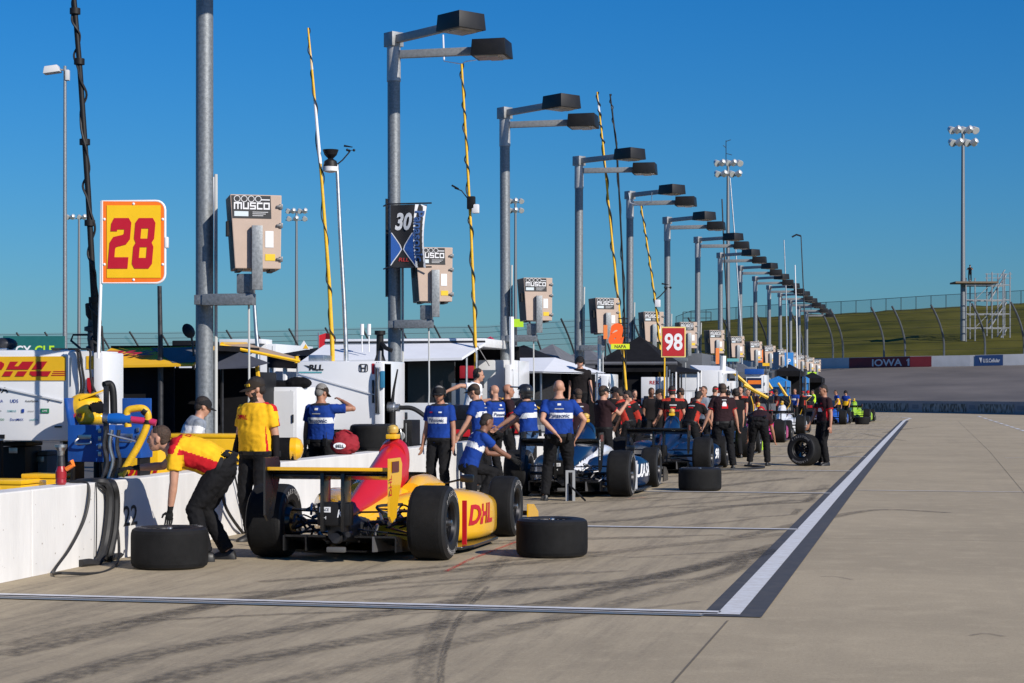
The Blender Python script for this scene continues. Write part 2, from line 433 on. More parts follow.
for _k in range(22):
    x_, y_ = random.uniform(-6.2, -2.2), random.uniform(11.5, 33); a_ = R(random.uniform(28, 52)); L_ = random.uniform(1.2, 4.5); c_ = random.uniform(-.06, .06)
    pts_ = [V((min(-1.7, x_ + L_ * t_ * math.sin(a_ + c_ * t_ * 4)), y_ + L_ * t_ * math.cos(a_ + c_ * t_ * 4), 0)) for t_ in (0, .2, .4, .6, .8, 1)]
    ribbon('tyre_mark', pts_, [random.uniform(.08, .3)] * 6, .0045 + .0001 * _k, (skid, skid_soft)[_k % 3 > 0], lane)
mark([(970, 636), (985, 634), (1005, 637)], .05, skid)
mark([(820, 577), (835, 577), (852, 580)], .05, skid)
for a, b_ in (((446, 572), (470, 560)), ((470, 560), (517, 542))):
    ribbon('red_chalk_line', [G(*a), G(*b_)], .06, .0075, seethrough('red_chalk', (.6, .05, .03), .9, .8, (2, 6, 1)), lane)
ribbon('red_chalk_line', [G(628, 499), G(646, 497.5)], .06, .0075, MATS['red_chalk'], lane)

# ------------------------------------------------------------------ far turn: banked track, walls, hill, fences
# stations along the far turn: pixel column, distance of the inner wall, distance of the outer wall and the height of its foot
ST_ = [(560, 178, 232, 3.6), (640, 172, 222, 3.8), (720, 166, 210, 3.95), (790, 160, 200, 4.0), (850, 154, 192, 4.0), (910, 147, 187, 4.05), (970, 140, 184, 4.1), (1040, 131, 181, 4.2), (1140, 120, 176, 4.3)]
def gp(px, d, z):
    p = W(px, HZ, d); p.z = z; return p
rows = []
for px, di, do, zb in ST_:
    rows.append([gp(px, di + 1 + (do - di - 1) * t, .02 + (zb - .02) * (t ** 1.25)) for t in (0, .15, .3, .45, .6, .75, .9, 1.0)])
tr = MB().loft(rows, caps=False, closed=False)
struct(tr.build('race_track', track_m))
# outer wall (things: white concrete safety wall with painted boards)
ow = thing('safety_wall', 'long white outer retaining wall above the banked turn with red and blue boards', 'wall')
def wall_strip(st, h, th, key):
    mb = MB(); rings = []
    for px, di, do, zb in st:
        d, z = (do + .6, zb) if key == 'o' else (di, 0)
        a = gp(px, d, z); n_ = (a - V((0, 0, a.z))).normalized(); n_.z = 0
        b_ = a + n_ * th
        rings.append([V((a.x, a.y, z - .3)), V((a.x, a.y, z + h)), V((b_.x, b_.y, z + h)), V((b_.x, b_.y, z - .3))])
    return mb.loft(rings)
wallw = mat('outer_wall_white', (.46, .47, .5), .7, var=.12, vscale=.5)
wall_strip(ST_, 1.08, .4, 'o').build('wall_body', wallw, ow, smooth=False)
def on_outer(px, frac, off=-.06):
    for i in range(len(ST_) - 1):
        if ST_[i][0] <= px <= ST_[i + 1][0]:
            t = (px - ST_[i][0]) / (ST_[i + 1][0] - ST_[i][0])
            a = gp(ST_[i][0], ST_[i][2] + .6, ST_[i][3]); b_ = gp(ST_[i + 1][0], ST_[i + 1][2] + .6, ST_[i + 1][3])
            # intersect the sight line with the wall's straight segment, so that boards lie on it
            q = W(px, HZ, 1.0); q.z = 0; dx, dy = b_.x - a.x, b_.y - a.y
            tt = (q.y * a.x - q.x * a.y) / (q.x * dy - q.y * dx)
            p = a.lerp(b_, tt); nn = V((p.x, p.y, 0)).normalized()
            return V((p.x, p.y, p.z + frac * 1.08)) + nn * off
    return None
def board(px0, px1, m, f0=0.02, f1=.97, off=-.05):
    cuts = [px0] + [s[0] for s in ST_ if px0 < s[0] < px1] + [px1]
    vs = []; fs = []
    for i, p in enumerate(cuts): vs += [on_outer(p, f0, off), on_outer(p, f1, off)]
    for i in range(len(cuts) - 1): fs.append((2 * i, 2 * i + 2, 2 * i + 3, 2 * i + 1))
    return MB().add(vs, fs).build('painted_board', m, ow, smooth=False)
maroon = mat('maroon_board', (.16, .012, .02), .6, var=.1, vscale=.6)
navy_b = mat('blue_board', (.012, .045, .15), .6, var=.1, vscale=.6)
board(849, 931.5, maroon); board(975, 1003, navy_b)
def wall_text(t, px0, px1, h, frac, m, bold=.03):
    vs, fs = glyphs(t, bold, 0, 'CENTER'); xs = [p[0] for p in vs]; x0, x1 = min(xs), max(xs); ys = [p[1] for p in vs]; hh = max(ys) - min(ys)
    out = []
    for p in vs:
        q = on_outer(px0 + (p[0] - x0) / (x1 - x0) * (px1 - px0), frac, -.08); q.z += p[1] / hh * h; out.append(q)
    MB().add(out, fs).build('lettering', m, ow, smooth=False)
wall_text('IOWA', 872, 902, .72, .47, mat('board_letter', (.6, .6, .62), .6))
MB().add([on_outer(a, b_, -.08) for a, b_ in ((907.6, .14), (909.4, .14), (909.4, .80), (908.2, .80), (906.4, .66), (906.4, .54), (907.6, .62))], [(0, 1, 2, 3, 6), (3, 4, 5, 6)]).build('lettering', MATS['board_letter'], ow, smooth=False)
wall_text('U.S.Cellular', 983, 1000, .38, .48, MATS['board_letter'])
MB().add([on_outer(979, .75, -.08), on_outer(981, .25, -.08), on_outer(982, .75, -.08)], [(0, 1, 2)]).build('emblem', MATS['board_letter'], ow, smooth=False)
iw = thing('barrier_wall', 'low grey inner wall with dark patterned panels at the end of the pit exit', 'wall')
iwm = mat('inner_wall_grey', (.20, .22, .25), .75, var=.14, vscale=.4)
IS = [s for s in ST_ if s[0] >= 790]
wall_strip(IS, .92, .35, 'i').build('wall_body', iwm, iw, smooth=False)
def on_inner(px, z, off=-.05):
    for i in range(len(IS) - 1):
        if IS[i][0] <= px <= IS[i + 1][0]:
            a = gp(IS[i][0], IS[i][1], 0); b_ = gp(IS[i + 1][0], IS[i + 1][1], 0)
            q = W(px, HZ, 1.0); dx, dy = b_.x - a.x, b_.y - a.y
            tt = (q.y * a.x - q.x * a.y) / (q.x * dy - q.y * dx)
            p = a.lerp(b_, tt); nn = V((p.x, p.y, 0)).normalized(); return V((p.x, p.y, z)) + nn * off
panel_m = bpy.data.materials.new('mesh_panel'); panel_m.use_nodes = True
_N = panel_m.node_tree.nodes; _L = panel_m.node_tree.links
_tc = _N.new('ShaderNodeTexCoord'); _v = _N.new('ShaderNodeTexVoronoi'); _v.inputs['Scale'].default_value = 5.5
_mp = _N.new('ShaderNodeMapping'); _mp.inputs['Scale'].default_value = (1, 1, .45); _L.new(_tc.outputs['Object'], _mp.inputs[0]); _L.new(_mp.outputs[0], _v.inputs['Vector'])
_r = _N.new('ShaderNodeValToRGB'); _r.color_ramp.elements[0].color = (.012, .016, .02, 1); _r.color_ramp.elements[1].color = (.2, .23, .25, 1); _r.color_ramp.elements[0].position = .3; _r.color_ramp.elements[1].position = .75
_L.new(_v.outputs['Distance'], _r.inputs[0]); _L.new(_r.outputs[0], _N['Principled BSDF'].inputs['Base Color'])
for a, b_ in ((861, 908), (922, 966), (978, 1014), (1026, 1060)):
    cuts = [a] + [s[0] for s in IS if a < s[0] < b_] + [b_]; vs = []
    for p in cuts: vs += [on_inner(p, .1), on_inner(p, .72)]
    MB().add(vs, [(2 * i, 2 * i + 2, 2 * i + 3, 2 * i + 1) for i in range(len(cuts) - 1)]).build('patterned_panel', panel_m, iw, smooth=False)
for a in (912, 969, 1017):
    MB().add([on_inner(a, .35), on_inner(a + 6, .35), on_inner(a + 6, .62), on_inner(a, .62)], [(0, 1, 2, 3)]).build('small_notice', mat('notice_grey', (.12, .15, .19), .7), iw, smooth=False)
# hill
hp = [(590, 362), (632, 350), (652, 337), (690, 322), (760, 317), (850, 313), (930, 308), (1024, 303), (1160, 298)]
def hill_top(px):
    for (a, ya), (b_, yb) in zip(hp, hp[1:]):
        if a <= px <= b_: return ya + (yb - ya) * (px - a) / (b_ - a)
    return hp[0][1] if px < hp[0][0] else hp[-1][1]
def st_at(px):
    for a, b_ in zip(ST_, ST_[1:]):
        if a[0] <= px <= b_[0]:
            t = (px - a[0]) / (b_[0] - a[0]); return [x + (y - x) * t for x, y in zip(a, b_)]
    return ST_[-1] if px > ST_[-1][0] else ST_[0]
rows = []
for px in range(590, 1141, 11):
    s_ = st_at(px); d0 = s_[2] + 1.1; z0 = s_[3] + .25; dt = d0 + 62
    zt = EYE + (HZ - hill_top(px)) / F * dt
    row = []
    for t in [i / 14 for i in range(15)]:
        z = z0 + (zt - z0) * (t ** .9) if zt > z0 else z0 + (zt - z0) * t
        row.append(gp(px, d0 + (dt - d0) * t, z + .25 * noise.noise(V((px * .05, t * 6, 0)))))
    row += [gp(px, dt + 25, zt * .98), gp(px, dt + 110, -.5)]
    rows.append(row)
struct(MB().loft(rows, caps=False, closed=False).build('hill', grass_hill))
# catch fence on the outer wall and round the far straight
mesh_m = seethrough('fence_mesh', (.09, .125, .15), .30)
mesh_hill = seethrough('fence_mesh_thin', (.03, .03, .03), .10)
post_m = mat('fence_post', (.13, .14, .15), .5, .5, var=.2, vscale=2)
post_d = mat('fence_post_dark', (.035, .04, .045), .6, .3, var=.2, vscale=2)
def arch(base, top, inward, r, m, parent, name='post'):
    base, top = V(base), V(top); h = top.z - base.z
    pts = [base + V((0, 0, h * t)) + inward * (2.1 * max(0, (t - .2) / .8) ** 1.8) for t in [i / 10 for i in range(11)]]
    return MB().tube(pts, r, 6).build(name, m, parent)
fr = thing('catch_fence', 'tall catch fence with curved posts standing on the white outer wall', 'fence')
tops = []
for i, px in enumerate([667, 700, 733, 768, 803, 833, 843, 884, 905, 944, 985, 1024, 1064, 1104]):
    s_ = st_at(px); b0 = on_outer(px, 1.0, .2); inw = V((b0.x, b0.y, 0)).normalized() * -1
    side = inw + V((CT, ST, 0)) * -.9
    t0 = V((b0.x, b0.y, b0.z + 4.9))
    arch(b0, t0, side.normalized(), .1, post_m if px > 800 else post_d, fr)
    tops.append((b0, t0))
for k in range(6):
    f_ = .12 + .15 * k
    MB().tube([b0.lerp(t0, f_) for b0, t0 in tops], .014, 4).build('cable', post_d, fr)
vs = [];
for b0, t0 in tops: vs += [b0, b0.lerp(t0, .92)]
MB().add(vs, [(2 * i, 2 * i + 2, 2 * i + 3, 2 * i + 1) for i in range(len(tops) - 1)]).build('mesh_panel', mesh_hill, fr, smooth=False)
fl = thing('catch_fence', 'long mesh catch fence with curved posts on the skyline behind the pit carts', 'fence')
lf = []
for px, yt in [(-60, 334), (-10, 333.5), (40, 333), (68, 332.5), (122, 332), (152, 332), (182, 331.5), (222, 331), (248, 330.5), (276, 330), (310, 329), (346, 328), (382, 327), (420, 326.5), (454, 326), (488, 325.5), (520, 323), (548, 321), (580, 319), (616, 318), (650, 318)]:
    d = 205 + (px - 300) * .03
    lf.append((gp(px, d, 0), gp(px, d, EYE + (HZ - yt) / F * d)))
for b0, t0 in lf:
    inw = V((CT, ST, 0)) * -1 + V((b0.x, b0.y, 0)).normalized() * -.6
    arch(b0, t0, inw.normalized() * 1.2, .11, post_d, fl)
vs = []
for b0, t0 in lf: vs += [b0, t0]
MB().add(vs, [(2 * i, 2 * i + 2, 2 * i + 3, 2 * i + 1) for i in range(len(lf) - 1)]).build('mesh_panel', mesh_m, fl, smooth=False)
for k in range(5): MB().tube([b0.lerp(t0, .72 + .065 * k) for b0, t0 in lf], .02, 4).build('cable', post_d, fl)
# chain-link fence along the crest
cf = thing('chain_link_fence', 'low chain link fence along the crest of the grassy hill', 'fence')
pp = []
for px in range(676, 1140, 15):
    s_ = st_at(px); d = s_[2] + 61; y = hill_top(px); b0 = gp(px, d, EYE + (HZ - y) / F * d - .5); t0 = b0 + V((0, 0, 2.1)); pp.append((b0, t0))
    MB().tube([b0, t0], .05, 5).build('post', post_d, cf)
MB().tube([t for b, t in pp], .035, 5).build('top_rail', post_d, cf)
vs = []
for b0, t0 in pp: vs += [b0, t0]
MB().add(vs, [(2 * i, 2 * i + 2, 2 * i + 3, 2 * i + 1) for i in range(len(pp) - 1)]).build('mesh_panel', seethrough('chain_link', (.06, .08, .09), .22), cf, smooth=False)
pn = thing('railed_enclosure', 'small railed enclosure on the hill crest behind the lamp poles', 'enclosure')
for a, b_ in ((683, 312), (711, 312)):
    MB().tube([W(a, 325, 272), W(a, 312, 272)], .06, 5).build('post', post_d, pn)
for yy in (312, 318): MB().tube([W(683, yy, 272), W(711, yy, 272)], .05, 5).build('rail', post_d, pn)

# flood-light masts
def flood(px, ytop, ybase, d, label, wdt=3.2, rows_=((5, 0), (4, 1.35)), rot=0, antenna=False, extra=None):
    b0 = gp(px, d, 0); zt = EYE + (HZ - ytop) / F * d
    t = thing('floodlight_mast', label, 'floodlight', b0, TH + rot, 'floodlight masts')
    MB().tube([(0, 0, 0), (0, 0, zt)], [.34, .17], 10).build('mast', galv, t)
    for n_, dz in rows_:
        z = zt - .25 - dz
        MB().box((0, 0, z), (wdt, .12, .12)).build('crossbar', galv_arm, t)
        for k in range(n_):
            x = (k - (n_ - 1) / 2) * wdt / max(1, n_ - .2)
            h_ = MB().lathe([(-.38, .12), (-.3, .3), (.1, .38), (.34, .42), (.36, .36)], (0, 0, 0), 'y', 12)
            h_.xf(M.Translation((x, -.3 if k % 2 else .1, z + .3)) @ RZ(R(40 if k % 2 else 200) + rot * .3).to_4x4() @ RX(R(-28)).to_4x4())
            h_.build('lamp', mat('floodlight_shell', (.55, .57, .58), .35, .3), t)
    MB().box((.55, -.1, 4.5), (.7, .5, 4.2)).build('ballast_box', galv, t)
    if antenna:
        MB().tube([(-.25, 0, zt - .3), (-.25, 0, zt + 2.8)], .05, 5).tube([(-.25, 0, zt + 2.7), (.35, 0, zt + 2.9)], .04, 5).tube([(-.25, 0, zt + 1.2), (.5, 0, zt + 1.0)], .04, 5).tube([(-.25, 0, zt + 1.9), (-.6, 0, zt + 2.2)], .04, 5).build('antenna', dark_steel, t)
    return t
flood(963, 130, 355, 204, 'tall floodlight mast beside the scaffold tower on the grassy hill', 3.0)
flood(728, 163, 340, 237, 'tall floodlight mast with a forked aerial behind the middle of the lamp row', 3.4, antenna=True)
flood(515.5, 201, 340, 286, 'distant floodlight mast just right of the third lamp pole', 2.3, ((3, 0), (3, 1.4)))
flood(296.5, 211, 345, 300, 'distant floodlight mast left of the leaning yellow aerial pole', 3.5, ((4, 0), (3, 1.2)))
flood(79, 217, 345, 311, 'distant floodlight mast seen beside the black cable-wrapped pole', 4.6, ((5, 0),))
# single lamp on a slim pole at the left
b0 = gp(65, 62, 0)
t = thing('street_lamp', 'slim grey pole with one white shoebox lamp at the far left', 'street lamp', b0, TH)
zt = EYE + (HZ - 66) / F * 62
MB().tube([(0, 0, 0), (0, 0, zt)], [.085, .05], 8).build('pole', galv, t)
MB().tube([(.06, 0, zt - .15), (-.3, 0, zt - .1)], .03, 6).tube([(0, 0, zt - .3), (.1, 0, zt - .45)], .06, 6).build('arm', galv_arm, t)
MB().box((-.42, 0, zt - .12), (.56, .42, .24), 0, RY(R(-8)), (.75, .8)).build('lamp_head', mat('lamp_white', (.6, .6, .6), .4), t, bevel=.03)
MB().box((.08, .02, zt - .3), (.12, .2, .34)).build('junction_box', mat('lamp_white', (.6, .6, .6), .4), t, bevel=.02)
scaf = mat('scaffold_tube', (.34, .35, .36), .5, .4, var=.2, vscale=4)
# scaffold tower with a camera operator
t = thing('scaffold_tower', 'steel scaffold tower with stairs and a camera platform on the hill', 'scaffold', gp(985, 203, 4.2), TH)
k = F / 203
def SP(px, py, dy=0): return V(((px - 985) / k, dy, (HZ - py) / k + EYE - 4.2))
for px in (966, 975, 992, 1003, 1010):
    for dy in (0, 2.2):
        MB().tube([SP(px, 357, dy), SP(px, 272 if px >= 990 else 278, dy)], .075, 5).build('standard', scaf, t)
for yy in (342, 328, 314, 300, 285):
    for dy in (0, 2.2): MB().tube([SP(966 if yy < 345 else 975, yy, dy), SP(1010, yy, dy)], .06, 5).build('ledger', scaf, t)
for i, yy in enumerate((355, 328, 300)):
    MB().tube([SP(991, yy, .6), SP(1008, yy - 26, .6)], .10, 5).tube([SP(991, yy - 5, 1.2), SP(1008, yy - 31, 1.2)], .07, 5).build('stair', scaf, t)
    MB().tube([SP(975, yy, .2), SP(991, yy - 16, .2)], .04, 5).build('brace', scaf, t)
MB().bx(SP(955, 284).x, SP(998, 284).x, -.3, 2.4, SP(0, 283.2).z, SP(0, 281.5).z).build('platform', mat('plank_wood', (.16, .12, .08), .8, var=.2), t)
for yy in (274, 278): MB().tube([SP(985, yy), SP(1012, yy)], .035, 5).build('guard_rail', scaf, t)
# ------------------------------------------------------------------ pit wall
pw = thing('pit_wall', 'long low white concrete pit wall dividing the lane from the carts', 'wall')
wall_m = mat('pit_wall_paint', (.68, .67, .655), .6, var=.07, vscale=2.2, bump=.15, bscale=30, stretch=(1, 1.6, .35))
for i in range(18):
    y0 = 3.0 + i * 6.1
    MB().bx(-7.84, -7.58, y0 + .006, y0 + 6.094, -.05, .755).build('wall_block', wall_m, pw, smooth=False, bevel=.014)
ink = mat('sign_ink', (.02, .02, .022), .6)
tm = MB().text('22', (-7.575, 17.28, .40), (0, 1, 0), (0, 0, 1), .20, 0, 1.25, .012)
tm.build('lettering', ink, pw, smooth=False)
spot = mat('wall_dirt', (.32, .28, .24), .8)
mb = MB()
for i in range(26):
    y, z, r = random.uniform(14.4, 17.2), random.uniform(.08, .68), random.uniform(.003, .009)
    mb.add([(-7.578, y + r * math.cos(a), z + r * math.sin(a)) for a in [k * PI / 3 for k in range(6)]], [tuple(range(6))])
mb.build('paint_chip', spot, pw, smooth=False)['kind'] = 'stuff'

# ------------------------------------------------------------------ lamp poles
ORD = ['nearest', 'second', 'third', 'fourth', 'fifth', 'sixth', 'seventh', 'eighth', 'ninth', 'tenth', 'eleventh', 'twelfth', 'thirteenth', 'fourteenth', 'fifteenth', 'farthest']
def make_lamp_pole():
    t = thing('lamp_pole', 'nearest thick galvanised lamp pole, its lamps cut off above the photo', 'lamp pole', (-8.75, 22.2, 0), 0, 'twin lamp poles along the pit wall')
    H = 7.45
    MB().lathe([(0, .112), (H - .62, .106)], (0, 0, 0), 'z', 28).build('pole', galv, t)
    MB().lathe([(H - .622, .118), (H + .02, .114), (H + .03, .1)], (0, 0, 0), 'z', 28).build('collar', mat('galvanised_light', (.4, .41, .42), .5, .4, var=.2, vscale=20), t)
    for k, (az, z, L, zoff) in enumerate(((-36, 7.53, 1.5, .10), (0, 7.28, 1.42, 0))):
        d = V((math.cos(R(az)), math.sin(R(az)), 0)); rot = RZ(R(az))
        a = MB().box(d * (L / 2 + .02) + V((0, 0, z)), (L, .10, .13), 0, rot)
        if k == 0: a.box(V((0, 0, z)), (.24, .24, .24), 0, rot)
        a.build('arm', galv_arm, t, bevel=.008)
        hd = MB()
        c = d * (L + .28) + V((0, 0, z + .02))
        hd.box(c, (.60, .56, .27), 0, rot, (.93, .93))
        h = hd.build('lamp_head', bronze, t, bevel=.008)
        MB().box(c + V((0, 0, -.137)), (.5, .46, .012), 0, rot).box(c + V((0, 0, -.15)) + d * .05, (.2, .4, .02), 0, rot).build('lens', lens_mat, h)
    # bracket and control box
    MB().bx(.09, .74, -.32, -.18, 2.66, 2.80).bx(-.02, .12, -.3, 0.0, 2.67, 2.79).build('bracket_arm', galv, t, bevel=.006)
    MB().bx(.59, .72, -.40, -.33, 2.84, 3.62).build('upright_channel', galv, t, bevel=.005)
    MB().bx(.53, .71, -.30, -.12, 2.805, 3.04).build('conduit_box', galv, t, bevel=.01)
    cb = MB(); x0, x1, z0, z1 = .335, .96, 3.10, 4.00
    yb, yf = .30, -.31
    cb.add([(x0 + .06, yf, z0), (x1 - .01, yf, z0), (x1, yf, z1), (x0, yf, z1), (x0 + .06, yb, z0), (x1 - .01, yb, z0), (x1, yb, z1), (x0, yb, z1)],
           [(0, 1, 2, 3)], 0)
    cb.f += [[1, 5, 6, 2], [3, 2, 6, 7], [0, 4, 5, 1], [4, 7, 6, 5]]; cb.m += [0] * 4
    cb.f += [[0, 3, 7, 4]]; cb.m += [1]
    b = cb.build('control_box', [beige, beige_shaded], t, smooth=False, bevel=.012)
    yl = yf - .004
    MB().add([(x0 + .03, yl, z1 - .29), (x0 + .50, yl, z1 - .29), (x0 + .49, yl, z1 - .012), (x0 + .015, yl, z1 - .012)], [(0, 1, 2, 3)]).build('label_plate', mat('label_black', (.025, .025, .028), .5), b, smooth=False)
    lm = mat('label_white', (.75, .76, .78), .5)
    tx = MB()
    LET = [(1.35, [(0, 0, .22, 1), (.565, 0, .785, .8), (1.13, 0, 1.35, 1), (.22, .78, .565, 1), (.565, .8, .785, 1), (.785, .78, 1.13, 1)]),
           (1.0, [(0, 0, .22, 1), (.78, 0, 1, 1), (.22, 0, .78, .22)]),
           (1.0, [(0, 0, 1, .2), (.78, .2, 1, .6), (0, .4, .78, .6), (0, .6, .22, .8), (0, .8, 1, 1)]),
           (.95, [(0, 0, .22, 1), (.22, 0, .95, .22), (.22, .78, .95, 1)]),
           (1.05, [(0, 0, .22, 1), (.83, 0, 1.05, 1), (.22, 0, .83, .22), (.22, .78, .83, 1)])]
    xx = x0 + .045
    for wd_, rc in LET:
        for a_, c_, b_, d_ in rc:
            tx.add([(xx + a_ * .072, yl - .003, z1 - .18 + c_ * .085), (xx + b_ * .072, yl - .003, z1 - .18 + c_ * .085), (xx + b_ * .072, yl - .003, z1 - .18 + d_ * .085), (xx + a_ * .072, yl - .003, z1 - .18 + d_ * .085)], [(0, 1, 2, 3)])
        xx += (wd_ + .17) * .072
    for k in range(4):
        cx = x0 + .085 + .085 * k
        ring = [(r * math.cos(a) + cx, yl - .003, z1 - .053 + r * math.sin(a)) for r in (.04, .033) for a in [j * PI / 6 for j in range(12)]]
        tx.add(ring, [(j, (j + 1) % 12, 12 + (j + 1) % 12, 12 + j) for j in range(12)])
    tx.bx(x0 + .37, x0 + .48, yl - .004, yl - .003, z1 - .068, z1 - .055)
    for k in range(3): tx.bx(x0 + .27, x0 + .46 - .03 * k, yl - .004, yl - .003, z1 - .215 - .022 * k, z1 - .209 - .022 * k)
    tx.build('lettering', lm, b, smooth=False)
    MB().bx(x0 + .05, x0 + .22, yl - .005, yl - .003, z1 - .265, z1 - .205).build('white_plate', mat('plate_pale', (.6, .68, .72), .5), b, smooth=False)
    MB().bx(x1 - .20, x1 - .10, yl - .002, yl, z0 + .26, z0 + .46).build('white_sticker', lm, b, smooth=False)
    MB().bx(x1 - .20, x1 - .08, yl - .002, yl, z0 + .10, z0 + .18).build('yellow_sticker', mat('sticker_yellow', (.75, .5, .02), .5), b, smooth=False)
    for z in (z1 - .14, z0 + .53, z0 + .12):
        MB().bx(x1 - .065, x1 - .012, yl - .022, yl, z - .014, z + .014).bx(x1 - .03, x1 + .012, yl - .016, yl + .06, z - .03, z + .03).build('latch', mat('latch_metal', (.16, .16, .165), .45, .5), b, bevel=.004)
    MB().bx(x0 + .09, x0 + .15, -.3, .1, z0 - .03, z0).bx(x1 - .14, x1 - .08, -.3, .1, z0 - .03, z0).build('foot_rail', black, b)
    MB().bx(x0 - .035, x0 - .002, -.25, -.1, z0 + .4, z0 + .58).build('side_clip', black, b)
    for o_ in kids(t):
        if o_.name.split('.')[0] in ('control_box', 'upright_channel'):
            pv = V((.66, -.02, 0)); o_.rotation_euler = (0, 0, R(26)); o_.location = pv - RZ(R(26)) @ pv
    MB().tube([(.13, .05, 0), (.13, .05, 3.95), (.14, .02, 4.3)], .022, 8).build('conduit', mat('pale_conduit', (.5, .51, .5), .6), t)
    MB().tube([(.66, -.22, 2.7), (.665, -.22, 1.6), (.6, -.2, .3)], .014, 6).build('cable', mat('pale_conduit', (.5, .51, .5), .6), t)
    return t
pole0 = make_lamp_pole()
extra = {1: 'second lamp pole from the left, carrying the 30 banner on its side', 2: 'lamp pole just right of the banner pole, a lime strip behind its box',
         3: 'lamp pole left of the big orange letter board, an orange strip by its box'}
poles = [pole0]
for i in range(1, 15):
    lab = extra.get(i, f'{ORD[i]} twin lamp pole of the row counted from the left, beige control box')
    poles.append(dup(pole0, (-8.75, 22.2 + 8.62 * i, 0), 0, lab))
random.seed(4)
for p in poles[1:]: p.rotation_euler = (R(random.uniform(-.25, .25)), R(random.uniform(-.25, .25)), R(random.uniform(-3, 3)))

# banner on the second pole
def banner():
    Yb = poles[1].location.y; xb = poles[1].location.x
    t = thing('banner', 'black and blue number 30 banner hanging from the second lamp pole', 'banner', (xb, Yb, 0))
    def bp(u, v):  # u 0..1 across, v 0..1 up
        return V((.06 + .62 * u - .05 * math.sin(v * 3) * u, -.46 + .06 * math.sin(u * 5 + v * 2) * u, 3.68 + 1.02 * v - .03 * u * (1 - v)))
    n = 10; vs = [bp(i / n, j / n) for j in range(n + 1) for i in range(n + 1)]
    fs = []; ms = []
    MBX = MB(); MBX.v = vs
    for j in range(n):
        for i in range(n):
            MBX.f.append([j * (n + 1) + i, j * (n + 1) + i + 1, (j + 1) * (n + 1) + i + 1, (j + 1) * (n + 1) + i]); MBX.m.append(0)
    cl = mat('banner_black', (.015, .015, .018), .7); bl = mat('banner_blue', (.02, .10, .38), .7); wh = mat('banner_white', (.7, .72, .75), .7)
    MBX.build('cloth', cl, t, recalc=False)
    off = V((0, -.006, 0))
    def shape(poly, m, name, o2=off, k=6):
        vs = [bp(u, v) + o2 for u, v in poly]
        MB().add(vs, [tuple(range(len(vs)))]).build(name, m, t, smooth=False)
    # white side band split in quads, blue sweeps
    for name, m, u0, u1, o2 in (('white_band', wh, .70, 1.0, off),):
        mb = MB()
        for j in range(10):
            mb.add([bp(u0, j / 10) + o2, bp(u1, j / 10) + o2, bp(u1, j / 10 + .1) + o2, bp(u0, j / 10 + .1) + o2], [(0, 1, 2, 3)])
        mb.build(name, m, t, smooth=False)
    for s in (0, 1):
        e = []; 
        for j in range(9):
            v = .02 + .53 * j / 8; x = abs(v - .30) / .27; u = .33 - .33 * x ** 1.1 if s == 0 else .36 + .34 * x ** 1.1
            e.append((max(0.005, u) if s == 0 else min(.695, u), v))
        mb = MB(); mw = MB()
        for (u, v), (u2, v2) in zip(e, e[1:]):
            edge = .005 if s == 0 else .695
            mb.add([bp(edge, v) + off, bp(u, v) + off, bp(u2, v2) + off, bp(edge, v2) + off], [(0, 1, 2, 3)])
            mw.add([bp(u - .015, v) + off * 1.5, bp(u + .015, v) + off * 1.5, bp(u2 + .015, v2) + off * 1.5, bp(u2 - .015, v2) + off * 1.5], [(0, 1, 2, 3)])
        mb.build('blue_panel', bl, t, smooth=False); mw.build('white_stripe', wh, t, smooth=False)
    def txt(s_, c, du, dv, h, m, w_, bold, shear=0, rot=False, name='lettering'):
        vs, fs = glyphs(s_, bold, shear, 'CENTER'); out = []
        for p in vs:
            x, y = p[0] * h * w_, p[1] * h
            if rot: x, y = y, -x
            out.append(bp(c[0] + x / .62, c[1] + y / 1.02) + off * 2.2)
        MB().add(out, fs).build(name, m, t, smooth=False)
    txt('30', (.36, .73), 0, 0, .27, wh, .82, .05, .2)
    txt('Panasonic', (.845, .5), 0, 0, .155, mat('banner_text_blue', (.02, .07, .22), .7), .98, .035, 0, True)
    txt('RLL', (.36, .12), 0, 0, .06, mat('banner_red', (.4, .03, .03), .7), 1.4, .03, .2)
    for z in (3.665, 4.72): MB().tube([(-.16, -.12, z), (.0, -.45, z), (.76, -.46, z)], .014, 6).build('rod', dark_steel, t)
    MB().tube([(-.13, -.05, 3.2), (-.13, -.05, 4.85)], .022, 6).build('pipe', dark_steel, t)
banner()

# ------------------------------------------------------------------ pit boards
DIG = {  # outlines on a 0..1 x 0..1.6 field, rounded squared digits
 '2': [[(0, 1.18), (0, 1.42), (.12, 1.6), (.85, 1.6), (1, 1.45), (1, .93), (.82, .76), (.34, .68), (.30, .62), (.30, .36), (1, .36), (1, 0), (0, 0), (0, .82), (.16, 1.0), (.62, 1.07), (.68, 1.12), (.68, 1.24), (.32, 1.24), (.32, 1.18)]],
 '8': [[(0, .15), (.15, 0), (.5, 0), (.5, .34), (.32, .34), (.32, .68), (.5, .68), (.5, .95), (.32, .95), (.32, 1.27), (.5, 1.27), (.5, 1.6), (.15, 1.6), (0, 1.45), (0, .95), (.1, .82), (0, .69)],
       [(1, .15), (1, .69), (.9, .82), (1, .95), (1, 1.45), (.85, 1.6), (.5, 1.6), (.5, 1.27), (.68, 1.27), (.68, .95), (.5, .95), (.5, .68), (.68, .68), (.68, .34), (.5, .34), (.5, 0), (.85, 0)]]}
def sheared(mb, ch, x, z, wd, ht, y, sh):
    for poly in DIG[ch]:
        P = [(x + (px * wd) + sh * (pz / 1.6) * ht, z + pz / 1.6 * ht) for px, pz in poly]
        mb.prism(P, (0, y, 0), (1, 0, 0), (0, 0, 1), .004)
